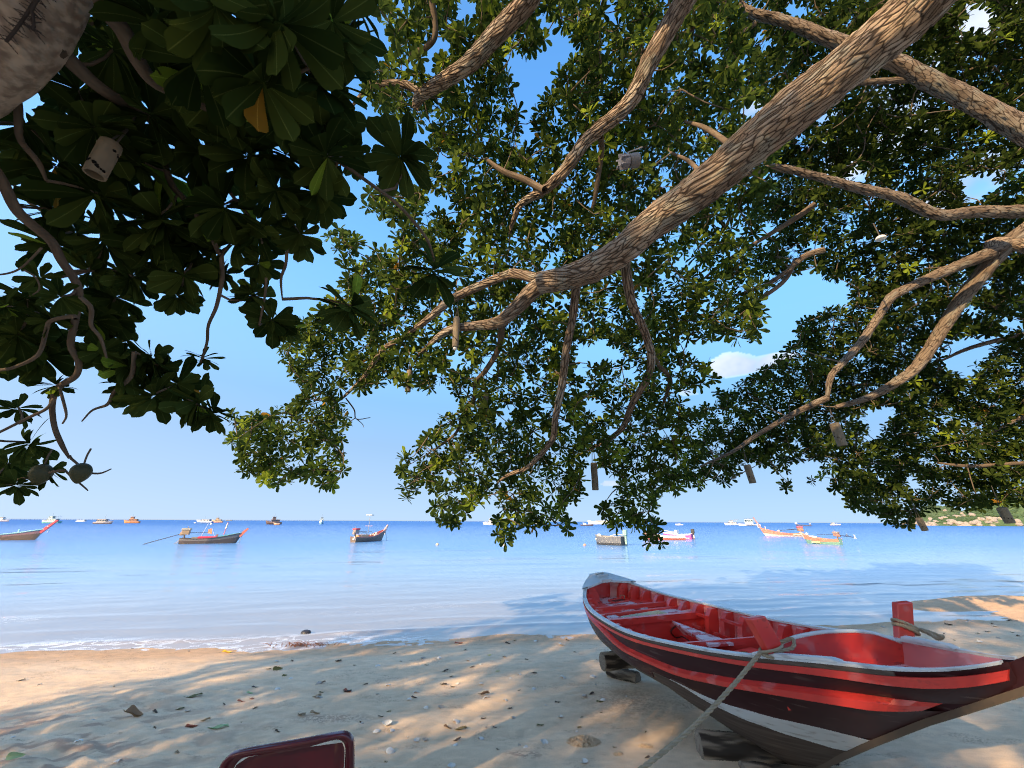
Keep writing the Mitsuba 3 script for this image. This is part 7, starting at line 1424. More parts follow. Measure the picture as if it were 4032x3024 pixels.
def scatter_blobs(rows, key, count, rmin, rmax, a0, a1, seed, name, mat, zlift=.1):
    g = np.random.default_rng(seed)
    out = []
    for _ in range(count):
        i = g.integers(0, rows.shape[0])
        j = g.integers(int(20 * (1 + a0)), max(int(20 * (1 + a1)), int(20 * (1 + a0)) + 1))
        p = rows[i, j]
        r = g.uniform(rmin, rmax)
        m = ico2
        d = 1 + .55 * (meshkit.fbm(m.vertices * 2.3 + g.uniform(0, 90, 3), 3, 2) - .5)
        v = m.vertices * d[:, None] * r * V(g.uniform(.9, 1.5), g.uniform(.9, 1.3), g.uniform(.6, 1.0)) @ rotz(g.uniform(0, 6)).T
        out.append((v + p + V(0, 0, r * zlift), m.faces))
    return out


near_k, near_rows = headland([(478, 475, 0), (493, 470, 7), (508, 466, 12), (521, 464, 16), (536, 463, 22), (556, 462, 25), (580, 462, 30), (640, 470, 40), (700, 480, 46)], 42, 3, 9)
far_k, far_rows = headland([(1035, 1075, 0), (1062, 1070, 14), (1077, 1068, 26), (1093, 1064, 40), (1106, 1061, 47), (1125, 1060, 46), (1145, 1060, 45), (1175, 1065, 36), (1215, 1070, 28), (1290, 1080, 30)], 80, 7, 14)
add('scrub', cat_mesh(scatter_blobs(near_rows, near_k, 420, .8, 2.2, -.75, .2, 5, '', '')), paint((.055, .095, .045), .95), near_k, smooth=True, kind='stuff')
add('scrub', cat_mesh(scatter_blobs(far_rows, far_k, 380, 1.4, 4.0, -.7, .2, 6, '', '')), paint((.075, .115, .06), .95), far_k, smooth=True, kind='stuff')
for m in scatter_blobs(near_rows, near_k, 70, .9, 3.0, -1.0, -.72, 8, '', '', .3) + scatter_blobs(near_rows[5:40], near_k, 12, 1.0, 3.0, -.7, -.1, 9, '', ''):
    add('boulder', m, 'mat_boulder', near_k, smooth=25)
for m in scatter_blobs(far_rows, far_k, 60, 2.0, 6, -1.0, -.74, 10, '', '', .3) + scatter_blobs(far_rows, far_k, 8, 2.5, 5, -.6, .1, 12, '', ''):
    add('boulder', m, 'mat_boulder', far_k, smooth=25)

# ---------------------------------------------------------------- lanterns in the trees, fruit, creeper, chair, things on the sand
def bamboo_col(p, n, uv):
    return mix((.14, .11, .075), (.27, .215, .15), fbm(p.x * 30, p.y * 30, p.z * 6, 3))


scene['mat_bamboo'] = {'type': 'twosided', 'bsdf': {'type': 'principled', 'base_color': mikit.proc(bamboo_col), 'roughness': .7, 'specular': .3}}
pm('mat_hole', (.01, .009, .008), .9, .1)
pm('mat_string', (.10, .09, .08), .9, .1)
pm('mat_glassbulb', (.80, .80, .76), .12, .6)


def bamboo_lantern(top, length, dia, label, string, bulb=False, holes=34, tilt=(0, 0), mat='mat_bamboo'):
    """A hollow bamboo tube drilled with holes, hung by its upper node."""
    k = thing('bamboo_lantern', label, 'lantern', 'bamboo lanterns hung in the trees')
    top = V(*top)
    ax = unit(V(tilt[0], tilt[1], -1))
    r = dia / 2
    u = unit(np.cross(ax, V(0, 1, 0)))
    w = np.cross(ax, u)
    n = 28
    th = np.arange(n) * 2 * np.pi / n
    ring = np.cos(th)[:, None] * u + np.sin(th)[:, None] * w
    prof = [(0, .25), (0, .86), (.03, .97), (.10, 1.0), (.16, 1.0), (.175, 1.05), (.19, 1.0), (.6, .985), (.96, .98), (1, .98), (1.0, .80), (.9, .80), (.3, .80), (.22, .1)]
    v = np.vstack([top + ax * a * length + ring * r * q for a, q in prof])
    add('tube', (v, grid_faces(len(prof), n, wrap=True)), mat, k, smooth=35)
    g = np.random.default_rng(int(abs(top[0]) * 1000))
    hs = []
    for i in range(holes):
        a = .26 + .66 * ((i * .618) % 1)
        ph = i * 2.39996 + g.uniform(-.3, .3)
        c = np.cos(ph) * u + np.sin(ph) * w
        s_ = np.cross(ax, c)
        cc = top + ax * a * length + c * r * 1.003
        t8 = np.arange(8) * np.pi / 4
        rr = r * g.uniform(.10, .17)
        vv = np.vstack([cc + (np.cos(t8)[:, None] * s_ + np.sin(t8)[:, None] * ax) * rr, [cc + c * .0005]])
        hs.append((vv, np.array([[j, (j + 1) % 8, 8] for j in range(8)])))
    add('hole', cat_mesh(hs), 'mat_hole', k, kind='stuff')
    s_ = V(*string)
    add('string', cat_mesh([tube(np.array([top + u * r * .5, s_]), .0055, 5), tube(np.array([top - u * r * .5, s_]), .0055, 5), tube(np.array([s_, s_ + V(0, 0, .12)]), .0055, 5)]), 'mat_string', k)
    if bulb:
        m = trimesh.creation.icosphere(2, r * .62)
        add('bulb', (m.vertices * V(1, 1, 1.15) + top + ax * (length + r * .25), m.faces), 'mat_glassbulb', k, smooth=True)


bamboo_lantern((-2.245, 1.575, 3.985), .225, .098, 'large pale bamboo lantern under the dark leaves at the upper left', (-2.22, 1.60, 4.14), holes=44, tilt=(-.12, .05))
bamboo_lantern((-.749, 4.60, 4.594), .44, .088, 'bamboo lantern with a glass bulb at its foot hanging below the forked limb', (-.749, 4.60, 4.75), bulb=True, holes=36)
bamboo_lantern((-1.518, 5.31, 4.104), .33, .084, 'bamboo lantern at the left above open sky and bare twigs', (-1.518, 5.31, 4.35), holes=26)
bamboo_lantern((-.397, 5.61, 3.848), .39, .074, 'bamboo lantern half buried in the leaves of the lower canopy', (-.397, 5.61, 4.1), bulb=True)
bamboo_lantern((1.345, 6.37, 2.91), .43, .106, 'bamboo lantern hanging clear on a long string against the pale sky', (1.345, 6.37, 3.30), holes=14)
bamboo_lantern((4.28, 7.08, 2.991), .33, .118, 'dark bamboo lantern under the sagging branch above the boat stern', (4.28, 7.08, 3.2), holes=14, tilt=(.14, 0))
bamboo_lantern((8.47, 8.46, 2.105), .25, .116, 'tilted bamboo lantern hanging over the left end of the headland', (8.45, 8.46, 2.4), holes=12, tilt=(.22, 0))
bamboo_lantern((9.70, 7.98, 2.30), .29, .156, 'thick bamboo lantern in front of the headland at the right edge', (9.68, 7.98, 2.6), holes=12, tilt=(.20, 0))
bamboo_lantern((5.70, 6.63, 3.66), .40, .15, 'reddish bamboo lantern below the fork of the right tree branches', (5.70, 6.63, 3.9), holes=10, tilt=(.10, 0))

k = thing('flood_lamp', 'grey finned flood lamp fixed in the leaves beside the slanting limb', 'lamp')
p, d_ = V(1.20, 2.98, 5.53), unit(V(.9, .1, .25))
add('lens_ring', tube(np.array([p, p + d_ * .05, p + d_ * .10]), [.066, .072, .075], 24), paint((.16, .16, .17)), k, smooth=40)
add('housing', tube(np.array([p - d_ * .10, p - d_ * .06, p - d_ * .012]), [.035, .06, .066], 20), paint((.20, .20, .235)), k, smooth=40)
for i in range(6):
    a = i * math.pi / 3
    u_ = unit(np.cross(d_, V(0, 0, 1)))
    w_ = np.cross(d_, u_)
    c = p - d_ * .06 + (math.cos(a) * u_ + math.sin(a) * w_) * .058
    add('fin', box(c, (.09, .012, .035), np.stack([d_, np.cross(math.cos(a) * u_ + math.sin(a) * w_, d_), math.cos(a) * u_ + math.sin(a) * w_], 1)), paint((.20, .20, .235)), k)
add('bracket', tube(np.array([p + V(0, 0, .07), p + V(.05, .1, .25), p + V(.22, .12, .35)]), .008, 6), paint((.25, .25, .26)), k)
k = thing('round_lamp', 'small white round lamp shade among the leaves of the right tree', 'lamp')
m = trimesh.creation.icosphere(3, .068)
vv = m.vertices.copy()
vv[:, 2] = np.where(vv[:, 2] > 0, vv[:, 2] * .8, vv[:, 2] * .35)
add('shade', (vv + V(5.747, 4.878, 6.18), m.faces), 'mat_glassbulb', k, smooth=True)
add('stem', tube(np.array([V(5.747, 4.878, 6.22), V(5.747, 4.9, 6.5)]), .008, 6), 'mat_string', k)

# box shaped fruit on the low twigs of the near tree, hung from short stalks
pm('mat_fruit', (.06, .062, .028), .55, .4)
for (x, y, z), r in (((-3.239, 2.705, 2.30), .062), ((-2.968, 2.704, 2.31), .060)):
    m = trimesh.creation.icosphere(3)
    vv = m.vertices.copy()
    a = np.arctan2(vv[:, 1], vv[:, 0])
    sq = 1 + .10 * np.cos(4 * a)
    pinch = np.where(vv[:, 2] < 0, 1 - .42 * np.clip(-vv[:, 2], 0, 1) ** 2, 1)
    vv = vv * np.stack([sq * pinch, sq * pinch, np.where(vv[:, 2] < 0, 1.35, 1.0)], 1) * r + V(x, y, z)
    f_ = add('fruit', (vv, m.faces), 'mat_fruit', tree_a, smooth=True)
    add('stalk', tube(crom(np.array([V(x, y, z + r), V(x + .01, y - .01, z + r + .05), V(x + .02, y - .01, z + r + .10)]), 8), .006, 5), 'mat_twig', f_, smooth=True)

# dark creeper with short clinging roots on the pale trunk
tv = np.vstack([meshkit.WRITTEN[scene[k_]['filename']][0] for k_ in scene if k_.startswith(tree_a + '__trunk')])
tkd = cKDTree(tv)
CREEPER = [[(-1.868, .963, 4.06), (-1.913, .976, 4.023), (-1.964, .991, 3.981), (-1.954, 1.008, 3.932), (-1.957, 1.025, 3.884), (-1.969, 1.036, 3.854), (-1.951, 1.047, 3.823)],
           [(-1.971, .958, 4.071), (-1.99, .971, 4.035), (-2.022, .989, 3.986), (-2.041, 1.002, 3.95), (-2.066, 1.017, 3.908), (-2.092, 1.03, 3.871), (-2.124, 1.052, 3.811), (-2.149, 1.063, 3.78)]]
cm = []
for line in CREEPER:
    C = crom(np.array(line), 60)
    _, j = tkd.query(C)
    C = tv[j] * .9 + C * .1
    C = np.stack([np.convolve(np.pad(C[:, a], 4, mode='edge'), np.ones(9) / 9, 'valid') for a in range(3)], 1)
    C = C + unit(EYE - C) * .012
    cm.append(tube(C, .006, 6))
    t_ = unit(np.gradient(C, axis=0))
    for i in range(3, 58, 3):
        s_ = unit(np.cross(t_[i], unit(EYE - C[i])))
        for sg in (-1, 1):
            if rng.random() < .8:
                e = C[i] + s_ * sg * rng.uniform(.018, .045) + t_[i] * rng.uniform(-.015, .025)
                cm.append(tube(np.array([C[i], (C[i] + e) / 2 + unit(EYE - C[i]) * .004, e]), [.003, .0025, .0015], 4))
add('creeper', cat_mesh(cm), paint((.05, .038, .034), .9), smooth=True, label='dark creeper with short clinging roots climbing the pale trunk at the top left', cat='creeper')

# the plastic chair whose back shows at the bottom edge
def chair():
    k = thing('plastic_chair', 'glossy dark red plastic chair seen from behind at the bottom of the photo', 'chair')
    pm('mat_chair', (.075, .004, .012), .12, .6, coat=.6)
    c0 = V(-.955, 2.06, 1.100)
    R = rotz(math.radians(9))
    lean = math.radians(12)

    def W(p):
        p = np.asarray(p, float)
        ro = math.radians(-3.5)
        q = np.stack([p[..., 0] * math.cos(ro) + p[..., 2] * math.sin(ro), p[..., 1] - p[..., 2] * math.tan(lean), -p[..., 0] * math.sin(ro) + p[..., 2] * math.cos(ro)], -1)
        q[..., 1] += 0.02 * (q[..., 0] / .28) ** 2
        return q @ R.T + c0
    # outline of the back from lower left over the top to lower right
    pts = [(-.262, -.62), (-.270, -.35), (-.272, -.14), (-.262, -.060), (-.232, -.018), (-.19, -.004), (-.08, .004), (.08, .008), (.19, .010), (.236, .004), (.262, -.022), (.270, -.07), (.272, -.2), (.270, -.35), (.262, -.62)]
    O_ = crom(np.array([(x, 0, z) for x, z in pts]), 110)
    ctr = V(0, 0, -.30)
    inward = unit((ctr - O_) * V(1, 0, .8))
    prof = [(.004, .034), (.0, .026), (.0, .0), (.005, -.006), (.012, -.008), (.018, -.004), (.024, .012), (.028, .030), (.050, .040)]
    v = np.stack([O_ + inward * a + V(0, b_, 0) for a, b_ in prof], 1)
    add('rim', (W(v.reshape(-1, 3)), grid_faces(110, len(prof))), 'mat_chair', k, smooth=True)
    inner = O_ + inward * .052
    g = []
    zs_ = np.linspace(-.60, -.045, 26)
    for z in zs_:
        side = inner[inner[:, 2] <= max(z, -.6)]
        xl = np.interp(z, inner[:55, 2], inner[:55, 0])
        xr_ = np.interp(z, inner[55:, 2][::-1], inner[55:, 0][::-1])
        t = np.linspace(0, 1, 25)
        x = xl * (1 - t) + xr_ * t
        y = .040 + .018 * np.cos(np.pi * (t - .5)) - .0 * t
        # flutes at the right hand side of the panel
        y = y + .006 * np.sin(x * 190) * (np.abs(x) > .185)
        g.append(np.stack([x, y, 0 * x + z], 1))
    add('back_panel', (W(np.array(g).reshape(-1, 3)), grid_faces(26, 25)), 'mat_chair', k, smooth=True)
    base = c0[2] - .90
    seat = rounded_box(V(0, .36, -.48), V(.50, .48, .035), .016)
    add('seat', (W(seat[0]), seat[1]), 'mat_chair', k, smooth=30)
    for sx in (-1, 1):
        for y0, y1 in ((.12, .06), (.56, .62)):
            a, b_ = V(sx * .23, y0, -.49), V(sx * .27, y1, -.93)
            m = tube(np.array([W(a), W(b_)]), [.030, .022], 10)
            add('leg', m, 'mat_chair', k, smooth=30)


chair()

# -- on the sand
def shell_mesh(size, seed):
    g = np.random.default_rng(seed)
    n, m_ = 9, 13
    r = np.linspace(.02, 1, n)
    th = np.linspace(-1.9, 1.9, m_)
    R_, T_ = np.meshgrid(r, th, indexing='ij')
    w = R_ * (.62 + .38 * np.cos(T_ * .7))
    x, y = w * np.cos(T_), w * np.sin(T_) * .95
    z = .34 * (1 - (R_ - .25) ** 2 * 1.5) + .015 * np.sin(T_ * 22) * R_
    top = np.stack([x - .35, y, z], -1).reshape(-1, 3)
    bot = top * V(.94, .94, 1) - V(0, 0, .06)
    f = grid_faces(n, m_)
    nn = n * m_
    edge = [((n - 1) * m_ + j, (n - 1) * m_ + j + 1) for j in range(m_ - 1)] + [(i * m_, (i + 1) * m_) for i in range(n - 1)] + [(i * m_ + m_ - 1, (i + 1) * m_ + m_ - 1) for i in range(n - 1)]
    sk = [[a, b_, b_ + nn] for a, b_ in edge] + [[a, b_ + nn, a + nn] for a, b_ in edge]
    v = np.vstack([top, bot]) * size * .62
    if g.random() < .35:
        v = v * V(1, 1, -1) + V(0, 0, size * .2)
    a = g.uniform(-.3, .3)
    Rx = np.array([[1, 0, 0], [0, math.cos(a), -math.sin(a)], [0, math.sin(a), math.cos(a)]])
    return v @ Rx.T @ rotz(g.uniform(0, 6.28)).T, np.vstack([f, f[:, ::-1] + nn, sk])


def dead_leaf_mesh(size, seed, curl=None):
    g = np.random.default_rng(seed)
    pv, pf, col = leaf_grid(10, 7, .2, 0)
    c = g.uniform(.5, 1.5) if curl is None else curl
    x, y = pv[:, 0] - .5, pv[:, 1] * g.uniform(.8, 1.15)
    roll = np.sin(x * 2.6 + g.uniform(-.5, .5))
    z = .10 * c * (x * 1.6) ** 2 + np.abs(y) * (.35 + .6 * c * g.random()) + .03 * np.sin(y * 14 + x * 9) + .05 * c * roll
    v = np.stack([x, y, z], 1)
    nn = len(v)
    v2 = v - V(0, 0, .012)
    b_ = [j for j in range(7)]
    f = np.vstack([pf, pf[:, ::-1] + nn])
    v = np.vstack([v, v2]) * size
    v = v @ rotz(g.uniform(-.5, .5) + (math.pi if g.random() < .5 else 0)).T
    v[:, 2] -= v[:, 2].min() + size * .02
    return v, f


def shell_col(p, n, uv):
    return mix((.55, .50, .44), (.74, .71, .66), fbm(p.x * 60, p.y * 60, p.z * 60, 2))


scene['mat_shell'] = {'type': 'twosided', 'bsdf': {'type': 'principled', 'base_color': mikit.proc(shell_col), 'roughness': .5, 'specular': .4}}
gz = lambda x, y: float(fine_sand(np.array([x]), np.array([y]))[0])
LEAFC = [(.15, .085, .045), (.21, .12, .06), (.11, .07, .045), (.24, .16, .09), (.17, .13, .06)]
for i, (kind, x, y, s, lab) in enumerate([
    ('dry_leaf', -4.223, 6.216, 0.206, 'olive brown curled leaf lying alone on the left part of the shaded sand'),
    ('dry_leaf', -4.413, 5.545, 0.251, 'large brown curled leaf nearest the churned footprints on the left'),
    ('green_leaf', -3.227, 5.276, 0.209, 'pale green folded leaf casting a shadow in a sunlit streak left of the chair'),
    ('dry_leaf', -3.213, 4.702, 0.08, 'small grey brown leaf between the pale green leaf and the bottom edge'),
    ('green_leaf', -4.576, 4.53, 0.143, 'pale green leaf blade standing up in the bottom left corner'),
    ('seashell', -3.579, 4.462, 0.071, 'white shell on the sand just left of the plastic chair'),
    ('seashell', -4.391, 4.904, 0.084, 'flat white shell below the large brown curled leaf'),
    ('seashell', -5.21, 5.036, 0.05, 'small white shell among the churned footprints at the left edge'),
    ('dry_leaf', -3.563, 5.332, 0.115, 'thin reddish leaf just left of the pale green folded leaf'),
    ('dry_leaf', -3.497, 5.45, 0.099, 'tan leaf above the pale green folded leaf'),
    ('dry_leaf', -3.497, 6.092, 0.101, 'reddish leaf right of the olive brown curled leaf'),
    ('dry_leaf', -3.411, 6.166, 0.077, 'brown leaf scrap beside the reddish leaf'),
    ('green_leaf', -3.569, 6.384, 0.104, 'pale green leaf scrap above the reddish leaf'),
    ('dry_leaf', -2.453, 5.559, 0.117, 'brown leaf in a sunlit streak behind the plastic chair'),
    ('dry_leaf', -2.56, 6.181, 0.109, 'thin tan leaf farther behind the plastic chair'),
    ('dry_leaf', -3.781, 7.455, 0.146, 'olive leaf standing on edge between waterline and sunlit streaks'),
    ('dry_leaf', -3.493, 7.13, 0.075, 'small brown leaf just below the olive leaf standing on edge'),
    ('dry_leaf', -2.48, 5.102, 0.073, 'small brown leaf right above the back of the chair'),
    ('dry_leaf', -4.093, 5.839, 0.09, 'thin brown leaf below the olive brown curled leaf'),
    ('dry_leaf', -2.247, 6.396, 0.123, 'dark brown leaf in the streaks left of the shell scatter'),
    ('seashell', -1.357, 5.262, 0.125, 'largest white shell between the plastic chair and the boat'),
    ('seashell', -1.427, 5.099, 0.081, 'dark rimmed white shell nearest the right corner of the chair'),
    ('seashell', -1.269, 5.121, 0.081, 'upturned white shell just below the largest white shell'),
    ('seashell', -0.609, 5.352, 0.097, 'flat whitish shell above the pair of long brown leaves'),
    ('dry_leaf', -0.537, 5.156, 0.133, 'longer right hand one of two brown leaves lying in line'),
    ('dry_leaf', -0.681, 5.187, 0.105, 'shorter left hand one of two brown leaves lying in line'),
    ('seashell', -0.299, 4.936, 0.078, 'round pale shell right of the two brown leaves in line'),
    ('dry_leaf', -0.54, 4.892, 0.087, 'dark crumpled leaf below the two brown leaves in line'),
    ('seashell', -0.54, 4.76, 0.051, 'small pale shell below the dark crumpled leaf'),
    ('seashell', -0.945, 4.866, 0.076, 'pale thin shell left of a brown shell, right of the chair'),
    ('seashell', -0.863, 4.889, 0.066, 'brownish shell next to the pale thin shell'),
    ('seashell', -1.139, 4.605, 0.098, 'long whitish shell low down right of the chair'),
    ('seashell', -0.521, 4.327, 0.076, 'bright shell at the bottom edge of the photo in the middle'),
    ('seashell', 0.152, 4.699, 0.053, 'small round shell left of the sand mound'),
    ('seashell', 0.335, 4.799, 0.086, 'smooth white shell nearest the sand mound'),
    ('seashell', 0.663, 4.365, 0.083, 'large white shell below the sand mound'),
    ('seashell', 0.581, 5.519, 0.068, 'pale shell just above the bright sun spot'),
    ('seashell', 0.031, 5.507, 0.068, 'dark topped shell left of the bright sun spot'),
    ('dry_leaf', 0.333, 5.266, 0.08, 'thin olive leaf left of the bright sun spot'),
    ('seashell', -0.067, 6.049, 0.071, 'small whitish shell at the edge of the paired sun spots'),
    ('seashell', 0.322, 6.455, 0.072, 'upturned white shell at the top of the paired sun spots'),
    ('seashell', 0.787, 6.93, 0.098, 'yellowish shell left of the stern log'),
    ('seashell', 1.255, 7.01, 0.105, 'white shell just below the stern log end'),
    ('seashell', -0.423, 6.661, 0.079, 'round cream shell in the middle of the sand'),
    ('dry_leaf', -0.966, 6.654, 0.109, 'dark folded leaf left of the round cream shell'),
    ('dry_leaf', -0.358, 6.243, 0.138, 'brown leaf lying on a pale shell in the middle of the sand'),
    ('seashell', -0.329, 6.157, 0.077, 'pale shell partly under the brown leaf'),
    ('seashell', 0.981, 6.198, 0.091, 'brownish white shell below the stern log beside a dark scrap'),
    ('seashell', 1.195, 6.055, 0.08, 'white shell between the stern log and the rope'),
    ('dry_leaf', 1.143, 5.991, 0.088, 'olive brown leaf touching the white shell under the hull'),
    ('seashell', -1.308, 6.033, 0.084, 'yellowish brown shell left of the middle of the sand'),
    ('seashell', -1.294, 6.361, 0.08, 'pale shell above the yellowish brown shell'),
    ('seashell', -1.036, 5.784, 0.08, 'pale shell below the yellowish brown shell'),
    ('seashell', -0.858, 5.796, 0.085, 'grey white shell half way between chair and stern log'),
    ('dry_leaf', -2.247, 6.396, 0.132, 'reddish brown leaf at the end of a long sunlit streak'),
    ('seashell', -2.516, 6.158, 0.1, 'greenish grey shell beside a sunlit streak behind the chair'),
    ('dry_leaf', -2.312, 5.602, 0.122, 'bleached leaf directly behind the top of the chair'),
    ('seashell', -2.224, 7.655, 0.092, 'pale shell standing up in the upper sunlit streak'),
    ('dry_leaf', -1.067, 9.236, 0.17, 'reddish brown leaf at the wet edge of the sand'),
    ('flower', -0.389, 8.245, 0.088, 'small yellow flower in a sunlit streak near the waterline'),
    ('flower', -0.207, 7.266, 0.093, 'pale yellow flower in the sun spot left of the logs'),
    ('dry_leaf', -3.009, 7.955, 0.108, 'dark curled leaf left of the upper sunlit streak'),
    ('dry_leaf', 1.255, 4.467, 0.057, 'small grey leaf beside the rope at the bottom'),
    ('yellow_scrap', -5.428, 8.651, 0.184, 'bright yellow plastic scrap lying on the wet sunlit sand')]):
    z = gz(x, y)
    if kind == 'seashell':
        v, f = shell_mesh(s, i)
        mt = 'mat_shell' if not any(w_ in lab for w_ in ('brownish', 'grey', 'dark topped')) else paint((.40, .33, .27))
        add('seashell', (v + V(x, y, z + s * .02), f), mt, smooth=True, label=lab, cat='shell')
    elif kind in ('dry_leaf', 'green_leaf'):
        v, f = dead_leaf_mesh(s * 1.08, i)
        c = (.30, .40, .20) if kind == 'green_leaf' else (.30, .09, .05) if 'reddish' in lab else (.13, .12, .04) if 'olive' in lab else (.07, .05, .04) if 'dark' in lab else (.38, .27, .17) if ('tan' in lab or 'bleached' in lab) else LEAFC[i % 5]
        if 'standing' in lab:
            v = v @ np.array([[1, 0, 0], [0, .5, -.86], [0, .86, .5]]).T
            v[:, 2] -= v[:, 2].min() + .004
        add('fallen_leaf', (v + V(x, y, z + .002), f), paint(c, .7), smooth=True, label=lab, cat='leaf')
    elif kind == 'flower':
        ms = []
        for a in range(5):
            v, f = dead_leaf_mesh(s * .5, 90 + a, .6)
            ms.append((v @ rotz(a * 1.257).T + V(math.cos(a * 1.257), math.sin(a * 1.257), .1) * s * .22, f))
        v, f = cat_mesh(ms)
        add('fallen_flower', (v + V(x, y, z + .004), f), paint((.62, .52, .10) if 'pale' not in lab else (.60, .52, .26)), smooth=True, label=lab, cat='flower')
    else:
        v, f = dead_leaf_mesh(s, 3, .8)
        add('plastic_scrap', (v * V(1, 1.3, 1) + V(x, y, z + .004), f), paint((.78, .50, .03), .4), smooth=True, label=lab, cat='scrap')
